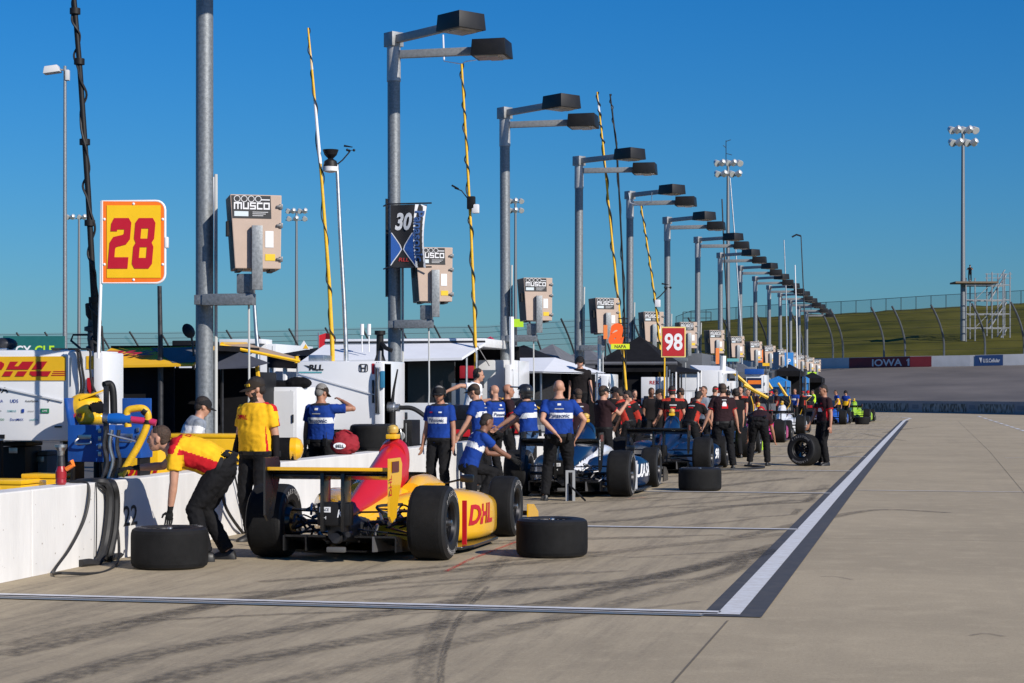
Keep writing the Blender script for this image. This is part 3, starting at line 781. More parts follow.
def rrect(x0, x1, z0, z1, r, corners=(1, 1, 1, 1), n=5):
    out = []
    for k, (cx, cz, a0) in enumerate(((x1 - r, z0 + r, -90), (x1 - r, z1 - r, 0), (x0 + r, z1 - r, 90), (x0 + r, z0 + r, 180))):
        if corners[k]:
            for j in range(n + 1):
                a = R(a0 + 90 * j / n); out.append((cx + r * math.cos(a), cz + r * math.sin(a)))
        else: out.append(((x1 if k < 2 else x0), (z0 if k in (0, 3) else z1)))
    return out
# board 28 : top-left (102,201) bottom-right (166,283) about 18.6 m away
d = 18.8; s = F / d
o = W(134, 242, d); t = thing('pit_board', 'yellow and orange pit board with a red number 28 held on a white tube', 'pit board', o, TH)
hw, hh = 31.2 / s, 41 / s
MB().prism(rrect(-hw, hw, -hh, hh, .09, (1, 1, 0, 0)), (0, 0, 0), (1, 0, 0), (0, 0, 1), .02).build('orange_panel', mat('board_orange', (.85, .17, .01), .45, var=.04), t, smooth=False)
MB().prism(rrect(-hw + .045, hw - .04, -hh + .05, hh - .045, .01, (0, 0, 0, 0)), (0, -.0225, 0), (1, 0, 0), (0, 0, 1), .003).build('yellow_panel', mat('board_yellow', (.83, .50, .005), .45, var=.03), t, smooth=False)
mb = MB(); sheared(mb, '2', -hw + .052, -.265, .198, .50, -.027, .085); sheared(mb, '8', -hw + .290, -.265, .198, .50, -.027, .085)
mb.build('lettering', mat('board_red', (.45, .004, .02), .45, var=.03), t, smooth=False)
fp = [V((-hw, -.01, -3.0)), V((-hw, -.01, hh))] + [V((x, -.01, z)) for x, z in rrect(-hw, hw, -hh, hh, .09, (1, 1, 0, 0))[6:12][::-1]][0:0]
P = rrect(-hw, hw, -hh, hh, .09, (1, 1, 0, 0))
loop = [V((x, -.01, z)) for x, z in P]; loop.append(loop[0])
MB().tube(loop, .013, 8).build('tube_frame', gloss_white, t)
MB().tube([(-hw - .01, 0, hh), (-hw - .02, .0, -hh), (-hw - .05, .03, -1.15)], .016, 8).build('pole', gloss_white, t)
mb = MB()
for x, z in ((0, hh - .03), (0, -hh + .03), (-hw + .02, hh * .55), (hw - .02, hh * .55), (-hw + .02, -hh * .55), (hw - .02, -hh * .55)):
    MB().lathe([(-.024, .014), (-.03, .006)], (x, 0, z), 'y', 8).build('rivet', gloss_white, t)
MB().bx(hw, hw + .035, -.03, .02, -.06, .05).build('handle', gloss_white, t, bevel=.01)
# 98
d = 46; s = F / d
o = W(673.5, 342, d); t = thing('pit_board', 'small red pit board with a white number 98 and a yellow rim', 'pit board', o, TH)
hw, hh = 11 / s, 14 / s
MB().bx(-hw - .03, hw + .03, 0, .02, -hh - .03, hh + .03).build('rim', mat('rim_pale_yellow', (.75, .6, .2), .5), t)
MB().bx(-hw, hw, -.012, -.001, -hh, hh).build('red_panel', mat('board_red2', (.42, .01, .015), .5), t)
MB().text('98', (0, -.016, 0), (1, 0, 0), (0, 0, 1), .40, 0, .80, .035).build('lettering', mat('label_white', (.75, .76, .78), .5), t, smooth=False)
MB().tube([(-hw * .8, .03, -hh), (-hw * .85, .03, -2.2)], .02, 6).build('pole', yellow, t)
# orange letter board
d = 47; s = F / d
o = W(615, 333, d); t = thing('pit_board', 'orange letter cut out on a black strut board above a lime name strip', 'pit board', o, TH)
MB().text('a', (0, 0, -.03), (1, 0, 0), (0, 0, 1), .72, 0, .78, .06, .25).build('orange_letter', mat('neon_orange', (.9, .12, .01), .5), t, smooth=False)
MB().bx(-.10, .36, -.01, .01, -.40, -.27).build('name_strip', mat('neon_lime', (.65, .75, .02), .5), t)
MB().text('NAPA', (.13, -.014, -.335), (1, 0, 0), (0, 0, 1), .08, 0, 1.0, .02).build('lettering', ink, t, smooth=False)
for k in range(6): MB().tube([(.08, .03, .36 - .12 * k), (.32, .03, .36 - .12 * k)], .014, 5).build('strut', black, t)
MB().tube([(.2, .03, .4), (.2, .03, -2.0)], .018, 6).build('pole', black, t)

# ------------------------------------------------------------------ aerial masts
def mast(label, pts, r0, r1, m, d, cat='aerial mast', name='aerial_mast', wrap=None, top=None, base_z=0):
    P = [W(x, y, d) for x, y in pts]
    g0 = P[-1].copy()
    t = thing(name, label, cat, (g0.x, g0.y, base_z))
    L = [p - V((g0.x, g0.y, base_z)) for p in P]
    lo = L[-1].copy(); lo.z = 0; lo += (L[-1] - L[-2]).normalized() * 0
    L.append(lo)
    n = len(L); path = []
    for a, b_ in zip(L, L[1:]): path += [a.lerp(b_, k / 10) for k in range(10)]
    path.append(L[-1]); N = len(path)
    MB().tube(path, [r1 + (r0 - r1) * i / (N - 1) for i in range(N)], 10).build('mast', m, t)
    if wrap:
        wm, wr, turns = wrap
        cp = []
        cum = 0
        for i in range(4 * N):
            q = i / (4 * N - 1) * (N - 1); a = path[int(q)].lerp(path[min(N - 1, int(q) + 1)], q - int(q))
            rr = r1 + (r0 - r1) * q / (N - 1) + wr * .8 + .012 * math.sin(q * 1.7)
            an = 2 * PI * turns * q / N + .6 * math.sin(q)
            cp.append(a + V((math.cos(an) * rr, math.sin(an) * rr, 0)))
        MB().tube(cp, wr, 6).build('cable', hose_mat, t)
    return t, path
t, path = mast('black cable-wrapped pole rising past the top edge behind the 28 board', [(73, -14), (80, 70), (88, 190), (94, 300), (97, 352)], .036, .026, black, 19.5, wrap=(hose_mat, .012, 9))
for i in (3, 9, 16, 23, 30): MB().lathe([(-.03, .04), (-.03, .055), (.03, .055), (.03, .04)], path[i], 'z', 10).build('clamp', black, t)
t, path = mast('leaning yellow aerial pole with a white tip left of the weather station', [(308, 28), (313, 80), (322, 185), (329, 280), (332.5, 352)], .042, .014, hose_yellow, 30, wrap=(hose_mat, .010, 8))
MB().tube([path[0], path[8]], [.012, .02], 6).build('white_tip', gloss_white, t)
MB().tube([path[12], path[18]], [.022, .03], 8).build('white_sleeve', gloss_white, t)
def weather(t, p, sc=1.0, lamp=True):
    mb = MB().tube([p, p + V((.16, 0, .12)) * sc, p + V((.36, 0, .34)) * sc], .018 * sc, 6)
    mb.build('instrument_arm', dark_steel, t)
    for a in range(3):
        e = p + V((.36, 0, .36)) * sc + V((math.cos(a * 2.1), math.sin(a * 2.1), 0)) * .1 * sc
        MB().tube([p + V((.36, 0, .36)) * sc, e], .008 * sc, 5).ell(e, .035 * sc).build('wind_cup', black, t)
    MB().tube([p + V((.2, 0, .48)) * sc, p + V((.42, 0, .44)) * sc], [.03 * sc, .008], 6).build('wind_vane', black, t)
    if lamp:
        MB().lathe([(-.02, .12), (.06, .10), (.1, .04), (.16, .1), (.24, .13)], p + V((-.1, 0, 0)), 'z', 12).build('sensor', black, t)
        MB().lathe([(-.12, .05), (-.10, .12), (-.03, .13)], p + V((-.1, 0, 0)), 'z', 12).build('sensor_shield', gloss_white, t)
t, path = mast('silver pole topped by a weather station beside the yellow aerial', [(337, 165), (340, 230), (344, 300), (346, 350)], .04, .03, alu, 30)
weather(t, path[0] + V((0, -.02, 0)), .62)
t, path = mast('thin white aerial rod standing right of the nearest lamp pole', [(213.5, 177), (214.5, 208), (216, 345)], .02, .01, gloss_white, 25)
t, path = mast('yellow and black aerial pole with a forked tip behind the banner', [(461.5, 64), (466, 140), (471, 230), (475.5, 345)], .034, .024, hose_yellow, 38, wrap=(hose_mat, .014, 12))
p = path[0]
MB().tube([p + V((-.38, 0, .6)), p + V((-.36, 0, .07)), p + V((-.1, 0, .02)), p, p + V((.1, 0, .05)), p + V((.3, 0, .07)), p + V((.3, 0, .18))], .012, 6).build('fork', alu, t)
MB().tube([p + V((-.38, 0, .6)), p + V((-.36, 0, .1))], .017, 6).build('white_tip', gloss_white, t)
pp_ = path[17]
MB().box(pp_ + V((.04, -.02, 0)), (.16, .12, .26)).build('sensor_box', black, t, bevel=.02)
MB().box(pp_ + V((.13, -.02, -.12)), (.14, .12, .18)).build('sensor_shield', gloss_white, t, bevel=.02)
MB().tube([pp_ + V((-.04, -.02, .1)), pp_ + V((-.16, -.02, .25)), pp_ + V((-.3, -.02, .3))], .012, 5).tube([pp_ + V((-.36, -.02, .36)), pp_ + V((-.22, -.02, .28))], .02, 5).build('wind_vane', black, t)
t, path = mast('tall yellow aerial pole with white tip behind the third pair of lamps', [(597, 92), (600, 118), (603, 145), (612, 240), (620, 320), (626, 388)], .042, .018, hose_yellow, 49, wrap=(hose_mat, .018, 13))
MB().tube([path[0], path[8]], [.016, .026], 6).build('white_tip', gloss_white, t)
t, path = mast('thin black aerial with white tip right of the tall yellow one', [(610, 94), (612, 110), (617, 150), (622, 250), (625, 330)], .03, .02, black, 52, wrap=(hose_mat, .012, 6))
MB().tube([path[0], path[9]], [.016, .022], 6).build('white_tip', gloss_white, t)
t, path = mast('yellow aerial pole with forked tip and sensor left of the 98 board', [(641, 206), (648, 250), (655, 300), (660, 345)], .036, .022, hose_yellow, 56, wrap=(hose_mat, .016, 11))
p = path[0]; MB().tube([p + V((-.36, 0, .4)), p + V((-.32, 0, .1)), p, p + V((.32, 0, .12)), p + V((.32, 0, .4))], .014, 5).build('fork', alu, t)
weather(t, path[20], 1.0, False); MB().box(path[20] + V((.08, 0, -.1)), (.16, .12, .22)).build('sensor_shield', gloss_white, t, bevel=.02)
for lab, pts, m, d in (('thin dark aerial left of the forked floodlight mast', [(722, 199), (724, 250), (729, 345)], dark_steel, 80),
                       ('thin grey aerial crossing the forked floodlight mast', [(730, 178), (735, 240), (742, 345)], alu, 85),
                       ('slim white-tipped aerial above the far lamp heads', [(784, 240), (786, 290), (787, 340)], alu, 100),
                       ('slim dark aerial with hooked tip above the far lamp heads', [(801, 236), (803, 280), (805, 330)], dark_steel, 105),
                       ('short white aerial between the far lamp heads', [(795, 265), (796, 300), (797, 340)], gloss_white, 104),
                       ('black pole with dish aerial on the right of the yellow awning', [(254, 300), (256, 330), (258, 352)], alu, 30),
                       ('short dark pole under the right edge of the 28 board', [(159.5, 286), (160.5, 345), (160.5, 352)], dark_steel, 24)):
    t, path = mast(lab, pts, .04, .028, m, d)
    if 'hooked' in lab: MB().tube([path[0], path[0] + V((-.25, 0, .08)), path[0] + V((-.5, 0, -.05))], .05, 5).build('hook', dark_steel, t)
# ------------------------------------------------------------------ tyres and race cars
def tyre_profile(r, w, rr):
    h = w / 2
    return [(-h + .03, rr), (-h + .008, rr + .02), (-h, r * .80), (-h + .006, r * .90), (-h + .022, r * .965), (-h + .05, r * .993), (-h + .085, r), (h - .085, r), (h - .05, r * .993), (h - .022, r * .965), (h - .006, r * .90), (h, r * .80), (h - .008, rr + .02), (h - .03, rr)]
letter_m = mat('tyre_letter', (.30, .29, .28), .7)
def wheel_parts(parent, r, w, rr, name='tyre', n=48, text=True, cap=steel):
    """tyre + rim about the x axis, at the parent's origin"""
    prof = tyre_profile(r, w, rr)
    tm = MB().lathe(prof, (0, 0, 0), 'x', n, mis=[1] * 4 + [0] * 5 + [1] * 4, closed=False)
    tm.f = [f for f in tm.f if len(f) <= 4]; tm.m = tm.m[:len(tm.f)]
    mis = [1] * 4 + [0] * 5 + [1] * 4
    tm.m = [mis[i // n] if i // n < len(mis) else 1 for i in range(len(tm.f))]
    ty = tm.build(name, [rubber, sidewall], parent)
    h = w / 2
    rm = MB()
    rm.lathe([(-h + .03, rr + .004), (-h + .02, rr - .004), (-h + .05, rr - .018), (-h + .12, rr - .03), (h - .12, rr - .03), (h - .05, rr - .018), (h - .02, rr - .004), (h - .03, rr + .004)], (0, 0, 0), 'x', 32)
    rm.f = [f for f in rm.f if len(f) <= 4]; rm.m = [0] * len(rm.f)
    for s in (-1, 1):
        x = s * (h - .07)
        rm.lathe([(x - .02, .055), (x + .02, .055)], (0, 0, 0), 'x', 16)
        for k in range(8):
            a = 2 * PI * k / 8
            rm.tube([(x, .04 * math.cos(a), .04 * math.sin(a)), (x * .9, (rr - .03) * math.cos(a), (rr - .03) * math.sin(a))], [.022, .014], 6)
    ri = rm.build('rim', mat('wheel_rim', (.025, .025, .028), .35, .8, var=.2), parent)
    MB().lathe([(h - .06, .032), (h - .005, .028), (h, .012)], (0, 0, 0), 'x', 14).build('wheel_nut', cap, ri)
    if text:
        for s in (-1, 1):
            mb = MB()
            for word, a0 in (('FIRESTONE', 90), ('FIREHAWK', 270)):
                for k, ch in enumerate(word):
                    a = R(a0) - s * (k - (len(word) - 1) / 2) * R(11)
                    c = V((s * (h + .003), r * .80 * math.cos(a), r * .80 * math.sin(a)))
                    up = V((0, math.cos(a), math.sin(a))); ux = up.cross(V((s, 0, 0)))
                    mb.text(ch, c, ux, up, .045, 0, 1.1, .03)
            mb.build('lettering', letter_m, ty, smooth=False)
    return ty
def loose_tyre(label, loc, lying=True, rot=None, r=.35, w=.37, text=True, group='loose racing tyres'):
    t = thing('racing_tyre', label, 'tyre', loc, 0, group)
    wheel_parts(t, r, w, .185, 'rubber', text=text)
    t.rotation_euler = rot if rot else (0, R(-90), R(40))
    return t
g = G(168, 570.5); loose_tyre('slick tyre lying flat under the gloved hand of the bending man', (g.x - .10, g.y + .28, .186))
g = G(553, 559); loose_tyre('slick tyre lying alone in front of the yellow car, nearest the white line', (g.x - .075, g.y + .33, .186), rot=(0, R(-90), R(80)))
g = G(697.5, 491.5); loose_tyre('slick tyre lying on its side right of the dark blue cars', (g.x, g.y + .33, .186), rot=(0, R(-90), R(10)))
g = G(804, 466); loose_tyre('upright tilted slick tyre at the feet of the man checking it', (g.x, g.y + .2, .345), rot=(R(0), R(4), TH + R(52)))
g = G(862, 424.5); loose_tyre('farthest slick tyre lying behind the yellow green car', (g.x, g.y + .3, .186), text=False)
o = W(374, 440, 27.5); loose_tyre('slick tyre lying flat behind the wall beside the white cart', (o.x, o.y, .95), group='loose racing tyres')

def race_car(label, loc, rotz, cols, txt=None, detail=True, group=None):
    """local +Y is forward, origin on the ground under the rear axle"""
    body, top, wing, wing_in, stripe = cols[:5]; pod = cols[5] if len(cols) > 5 else body
    t = thing('race_car', label, 'race car', loc, rotz, group)
    n = 28
    def ring(y, hw, zb, zt, p, xc=0, p2=None):
        zc, hz = (zb + zt) / 2, (zt - zb) / 2; out = []
        for k in range(n):
            a = 2 * PI * k / n; c, s_ = math.cos(a), math.sin(a); e = 2 / (p if s_ < 0 or not p2 else p2)
            out.append(V((xc + hw * math.copysign(abs(c) ** e, c), y, zc + hz * math.copysign(abs(s_) ** e, s_))))
        return out
    # tub and nose
    MB().loft([ring(.9, .30, .05, .60, 3), ring(1.35, .36, .05, .64, 3), ring(1.75, .36, .05, .66, 3, p2=2.6), ring(2.2, .34, .05, .64, 3), ring(2.7, .28, .07, .60, 3), ring(3.2, .21, .11, .52, 3), ring(3.6, .155, .15, .42, 2.8), ring(3.95, .10, .17, .31, 2.6), ring(4.08, .05, .19, .26, 2.4)]).build('tub', body, t)
    # cockpit opening and surround
    MB().loft([ring(1.50, .22, .60, .68, 4), ring(2.15, .20, .60, .668, 4)]).build('cockpit', matte_black, t)
    for sx in (-1, 1):
        MB().loft([[V((sx * x, y, .60 + (z - .60) * f_)) for x, z in ((.17, .58), (.36, .58), (.365, .66), (.34, .72), (.29, .75), (.23, .74), (.19, .68))] for y, f_ in ((1.1, .5), (1.3, .95), (1.55, 1.0), (1.85, .85), (2.15, .3))]).build('headrest', body, t)
    MB().loft([[V((.20 * math.cos(a), 2.12 + .14 * math.sin(a) - dz * .5, .64 + dz)) for a in [R(10 + 16 * k) for k in range(11)]] for dz in (0, .1)], caps=False, closed=False).build('windscreen', glass_dark, t)
    # engine cover: sharp spine running back from the roll hoop
    ec = MB().loft([ring(-.42, .04, .36, .44, 2), ring(-.1, .07, .36, .54, 1.8, p2=1.5), ring(.25, .12, .38, .67, 2, p2=1.5), ring(.6, .155, .42, .80, 2.2, p2=1.5), ring(.95, .175, .44, .93, 2.4, p2=1.6), ring(1.2, .185, .46, 1.02, 2.4, p2=1.8), ring(1.38, .175, .5, 1.07, 2.4, p2=2.0)])
    ecv, ecf = ec.v, ec.f; ec.build('engine_cover', top, t)
    MB().loft([ring(-.12, .11, .26, .44, 2.4), ring(.25, .19, .20, .52, 2.4), ring(.7, .29, .12, .60, 2.6), ring(1.2, .33, .08, .66, 2.8), ring(1.38, .34, .08, .66, 2.8)]).build('rear_cowl', body, t)
    MB().loft([ring(1.36, .15, .66, 1.09, 2.4), ring(1.44, .16, .62, 1.12, 2.6), ring(1.54, .14, .68, 1.10, 2.6)]).build('roll_hoop', top, t)
    MB().loft([ring(1.535, .085, .80, 1.05, 2.6), ring(1.55, .085, .80, 1.05, 2.6)]).build('air_intake', matte_black, t)
    for sx in (-1, 1):
        vs = [V((sx * (.145 + .03), y, z)) for y, z in ((1.10, .84), (1.34, .80), (1.36, .98), (1.26, 1.0))]
        vs = [V((sx * (.205 if i < 2 else .135), v.y, v.z)) for i, v in enumerate(vs)]
    cm = MB().bx(-.05, .05, 1.30, 1.50, 1.115, 1.165); cm.build('camera_base', yellow, t, bevel=.01)
    MB().lathe([(1.165, .03), (1.18, .055), (1.215, .06), (1.24, .055), (1.26, .02)], (0, 1.40, 0), 'z', 14).build('camera_pod', mat('camera_gold', (.55, .36, .08), .4), t)
    # sidepods
    for sx in (-1, 1):
        def sr(y, xi, xo, zb, zt, p, p2=None): return ring(y, (xo - xi) / 2, zb, zt, p, sx * (xi + xo) / 2, p2)
        sp = MB().loft([sr(.10, .06, .16, .2, .34, 2.4), sr(.38, .08, .30, .10, .46, 2.6), sr(.62, .10, .46, .07, .56, 3, 2.4), sr(.9, .12, .64, .06, .60, 4, 2.6), sr(1.2, .14, .80, .06, .62, 5, 2.8), sr(1.6, .16, .90, .06, .60, 6, 3.2), sr(2.0, .18, .92, .06, .56, 6, 3.6), sr(2.25, .2, .91, .08, .52, 6, 4), sr(2.36, .24, .88, .12, .47, 6, 4)])
        sp.build('sidepod', pod, t)
        MB().loft([sr(2.345, .30, .84, .17, .50, 4), sr(2.372, .30, .84, .17, .50, 4)]).build('inlet', matte_black, t)
        MB().bx(sx * .88, sx * .925, .815, .84, .08, .52).build('edge_stripe', stripe, t)
        if txt:
            bv = BVHTree.FromPolygons(sp.v, [f for f in sp.f]); tx = MB().text(txt[0], (0, 1.62, .34), (0, sx, 0), (0, 0, 1), txt[1], 0, txt[2], .05, .25)
            for i_, p in enumerate(tx.v):
                hit = bv.ray_cast(V((sx * 2, p.y, p.z)), V((-sx, 0, 0)))
                tx.v[i_] = V((hit[0].x + sx * .008, p.y, p.z)) if hit[0] is not None else V((sx * .9, p.y, p.z))
            tx.build('lettering', txt[3], t, smooth=False)
        # mirrors
        MB().tube([(sx * .34, 2.15, .62), (sx * .60, 2.12, .68)], .012, 6).build('mirror_stalk', carbon, t)
        MB().box((sx * .62, 2.10, .68), (.15, .06, .08)).build('mirror', carbon, t, bevel=.02)
    if txt and len(txt) > 5:
        bv2 = BVHTree.FromPolygons(ecv, ecf); tx = MB().text(txt[5], (0, .52, .47), (0, 1, .12), (0, -.12, 1), .17, 0, 1.0, .05, .25)
        for i_, p in enumerate(tx.v):
            hit = bv2.ray_cast(V((2, p.y, p.z)), V((-1, 0, 0))); tx.v[i_] = V((hit[0].x + .008, p.y, p.z)) if hit[0] is not None else V((.2, p.y, p.z))
        tx.build('lettering', lw, t, smooth=False)
    # floor and diffuser
    fl_ = [(.12, .05), (.30, .30), (.56, .45), (.93, .62), (.98, .9), (.98, 2.0), (.80, 2.5), (.35, 2.75)]
    MB().prism(fl_ + [(-x, y) for x, y in fl_[::-1]], (0, 0, .045), (1, 0, 0), (0, 1, 0), .03).build('floor', carbon, t, smooth=False, bevel=.008)
    df = MB()
    for x0, x1 in ((-.55, -.14), (.14, .55)):
        df.loft([[V((x0, .35, .085)), V((x1, .35, .085)), V((x1, .35, .11)), V((x0, .35, .11))], [V((x0, -.42, .23)), V((x1, -.42, .23)), V((x1, -.42, .25)), V((x0, -.42, .25))]])
    df.build('diffuser', carbon, t, smooth=False)
    for x in (-.55, -.33, .33, .55):
        MB().loft([[V((x - .008, .3, .06)), V((x + .008, .3, .06)), V((x + .008, .3, .11)), V((x - .008, .3, .11))], [V((x - .008, -.44, .10)), V((x + .008, -.44, .10)), V((x + .008, -.44, .245)), V((x - .008, -.44, .245))]]).build('strake', mat('strake_grey', (.1, .1, .105), .4) if x == .33 else carbon, t, smooth=False)
    # gearbox, attenuator, rain light, exhaust, starter
    MB().loft([ring(-.48, .10, .20, .36, 3), ring(-.2, .13, .17, .42, 3), ring(.3, .18, .12, .46, 3)]).build('gearbox', dark_steel, t)
    MB().box((0, -.56, .46), (.32, .16, .22)).build('attenuator', black, t, bevel=.03)
    if detail:
        mbx = MB(); mbx.bx(-.13, -.02, -.646, -.643, .48, .53)
        mbx.build('white_patch', mat('label_white', (.75, .76, .78), .5), t, smooth=False)
        MB().text('RACE', (-.075, -.648, .505), (1, 0, 0), (0, 0, 1), .026, 0, .9, .02).build('lettering', ink, t, smooth=False)
        MB().text('K', (.07, -.648, .47), (1, 0, 0), (0, 0, 1), .075, 0, .9, .02, .2).text('H', (-.075, -.648, .43), (1, 0, 0), (0, 0, 1), .03, 0, 1, .02).build('lettering', mat('label_white', (.75, .76, .78), .5), t, smooth=False)
        for k in range(34):
            a = V((random.uniform(-.5, .5), random.uniform(-.4, .1), random.uniform(.16, .50)))
            MB().tube(bez([a, a + V((random.uniform(-.12, .12), .1, random.uniform(-.1, .1))), a + V((random.uniform(-.2, .2), .25, random.uniform(-.1, .1)))], 4), random.uniform(.008, .02), 6).build('pipe', dark_steel if k % 3 else steel, t)
    MB().lathe([(-.56, .05), (-.50, .06), (-.50, .03)], (0, 0, .235), 'y', 14).lathe([(-.545, .028), (-.48, .028)], (.12, 0, .27), 'y', 10).build('starter_socket', dark_steel, t)
    MB().bx(-.09, .09, -.56, -.5, .10, .15).build('rain_light', mat('rain_light_grey', (.09, .09, .09), .4), t, bevel=.01)
    # wing
    def foil(y0, z0, chord, pitch, th, x0, x1):
        prof = []
        for k in range(10): u = k / 9; prof.append((u, th * 2.6 * math.sqrt(max(u, 0)) * (1 - u) + .006))
        up = [(u * chord, v) for u, v in prof]; dn = [(u * chord, -v * .4) for u, v in prof[::-1]]
        P = up + dn; c, s_ = math.cos(pitch), math.sin(pitch)
        return [[V((x, y0 - (u * c - v * s_), z0 + u * s_ + v * c)) for u, v in P] for x in (x0, x1)]
    MB().loft(foil(-.34, .78, .30, R(8), .03, -.585, .585)).build('wing_plane', carbon, t)
    MB().loft(foil(-.58, .83, .20, R(17), .022, -.585, .585)).build('wing_flap', carbon, t)
    MB().bx(-.585, .585, -.80, -.778, .872, .905).build('wing_edge', wing, t, bevel=.005)
    for sx in (-1, 1):
        P = [(-.84, .46), (-.76, .40), (-.62, .44), (-.54, .62), (-.44, .78), (-.42, .93), (-.48, .99), (-.84, .99)]
        if sx > 0: MB().prism(P, (.588, 0, 0), (0, 1, 0), (0, 0, 1), .02, 0, 0).build('endplate', wing, t, smooth=False)
        else: MB().prism(P, (-.608, 0, 0), (0, 1, 0), (0, 0, 1), .02, 0, 0).build('endplate', wing_in, t, smooth=False)
        mb = MB().bx(sx * .612, sx * .618, -.78, -.56, .86, .96)
        mb.build('louvre_panel', mat('louvre_dark', (.12, .03, .02), .5), t, smooth=False)
        MB().bx(sx * .10 - .018, sx * .10 + .018, -.66, -.44, .30, .86).build('wing_pylon', carbon, t, bevel=.006)
        if detail and sx > 0 and txt:
            MB().text(txt[4], (.6105, -.815, .74), (0, 0, 1), (0, -1, 0), .07, 0, 1, .03).build('lettering', txt[3], t, smooth=False)
        # wheels
        for (y, x, r, w_) in ((0, .80, .355, .37), (3.02, .83, .335, .29)):
            wt = bpy.data.objects.new('wheel', None); C.objects.link(wt); wt.parent = t; wt.location = (sx * x, y, r); wt.rotation_euler = (0, 0, 0 if sx > 0 else PI)
            prof = tyre_profile(r, w_, .185)
            wheel_parts(wt, r, w_, .185, n=44, text=detail)
        # suspension
        for (y0, z0, y1, z1) in ((.35, .30, .05, .22), (-.30, .30, -.02, .22), (.30, .46, .03, .46), (-.25, .46, -.02, .46)):
            MB().tube([(sx * .14, y0, z0), (sx * .66, y1, z1)], .017, 6, flat=.6).build('suspension_arm', carbon, t)
        MB().tube([(sx * .12, 0, .34), (sx * .66, 0, .35)], .026, 8).build('drive_shaft', dark_steel, t)
        for (y0, z0, y1, z1) in ((3.4, .22, 3.05, .20), (2.75, .22, 3.0, .20), (3.35, .42, 3.05, .44), (2.8, .44, 3.0, .44)):
            MB().tube([(sx * .16, y0, z0), (sx * .72, y1, z1)], .017, 6, flat=.6).build('suspension_arm', carbon, t)
        MB().lathe([(.60 * sx, .13), (.66 * sx, .16), (.70 * sx, .15)], (0, 0, .355), 'x', 18).build('brake_duct', carbon, t)
        # front wing
        MB().loft(foil(4.28, .11, .34, R(4), .02, sx * .12, sx * .92)).build('front_wing', wing, t)
        MB().loft(foil(4.02, .17, .20, R(18), .015, sx * .2, sx * .9)).build('front_flap', carbon, t)
        MB().prism([(3.72, .06), (4.32, .06), (4.30, .20), (4.05, .30), (3.72, .32)], (sx * .93, 0, 0), (0, 1, 0), (0, 0, 1), .015).build('front_endplate', wing, t, smooth=False)
    return t
lw = mat('label_white', (.75, .76, .78), .5)
car1 = race_car('yellow and red open-wheel race car, its rear wing nearest the camera', (-5.40, 17.55, 0), 0, (car_yellow, car_red, car_yellow, carbon, car_red), ('DHL', .20, 1.2, mat('red_letter', (.45, .01, .02), .4), 'GEICO'[:0] + 'DHL'))
navy = mat('race_navy', (.004, .018, .058), .3, var=.05, coat=.25); rwhite = mat('race_white', (.72, .73, .76), .25, coat=.6)
car2 = race_car('dark blue and white open-wheel race car with big black rear tyres', (-5.37, 28.75, 0), 0, (rwhite, navy, carbon, carbon, rwhite, navy), ('YUASA', .2, 1.3, lw, 'KEEPER', 'YUASA'))
car3 = race_car('dark blue open-wheel race car, its rear wing behind the lying tyre', (-5.10, 37.3, 0), 0, (navy, navy, carbon, carbon, navy), ('98', .2, 1.2, lw, ''), False)
pink = mat('race_pink', (.5, .02, .2), .3, coat=.5); car_silver = mat('race_silver', (.6, .62, .66), .25, coat=.6)
car4 = race_car('dark open-wheel race car with lime trim behind the standing men', (-5.2, 46.8, 0), 0, (mat('race_black', (.012, .012, .014), .25, coat=.6), navy, lime, carbon, lime), None, False)
car5 = race_car('white and pink open-wheel race car farther down the lane', (-5.35, 60.6, 0), 0, (pink, rwhite, carbon, carbon, rwhite), None, False)
car6 = race_car('silver white open-wheel race car just beyond the pink one', (-5.45, 72.3, 0), 0, (car_silver, rwhite, carbon, carbon, rwhite), None, False)
g = G(856, 422); limec = mat('race_lime', (.30, .50, .02), .35, coat=.3); car7 = race_car('yellow green open-wheel race car last in the row', (g.x - .2, g.y - .6, 0), R(-3), (limec, limec, carbon, carbon, limec), None, False)
g = G(826, 424); car8 = race_car('blue and orange open-wheel race car just before the yellow green one', (g.x + .1, g.y - 1.5, 0), R(-2), (mat('race_blue', (.02, .09, .4), .3, coat=.5), orange, carbon, carbon, orange), None, False)
# ------------------------------------------------------------------ people
skin_m = [mat('skin_fair', (.46, .24, .16), .55, var=.1, vscale=12), mat('skin_tan', (.36, .17, .105), .55, var=.1, vscale=12), mat('skin_brown', (.2, .09, .055), .55, var=.1, vscale=12)]
lip_m = mat('lip', (.28, .09, .075), .5); eye_m = mat('eye_dark', (.02, .015, .012), .3)
hair_m = {'dark': mat('hair_dark', (.016, .011, .009), .7, var=.4, vscale=60, bump=.6, bscale=90), 'brown': mat('hair_brown', (.05, .028, .017), .7, var=.4, vscale=60, bump=.6, bscale=90), 'grey': mat('hair_grey', (.2, .19, .18), .7, var=.3, vscale=60, bump=.6, bscale=90), 'stub': mat('hair_stubble', (.16, .09, .065), .7, var=.2, vscale=60)}
cloth = lambda n, c, v=.12: mat(n, c, .85, var=v, vscale=7, bump=.15, bscale=120, spec=.2)
trouser_k = cloth('trouser_black', (.008, .008, .0095), .3)
trouser_b = cloth('trouser_jean', (.05, .10, .2), .2)
sh_blue = cloth('shirt_blue', (.008, .040, .235), .2); sh_white = cloth('shirt_white', (.72, .74, .78)); sh_navy = cloth('shirt_yoke', (.02, .022, .03))
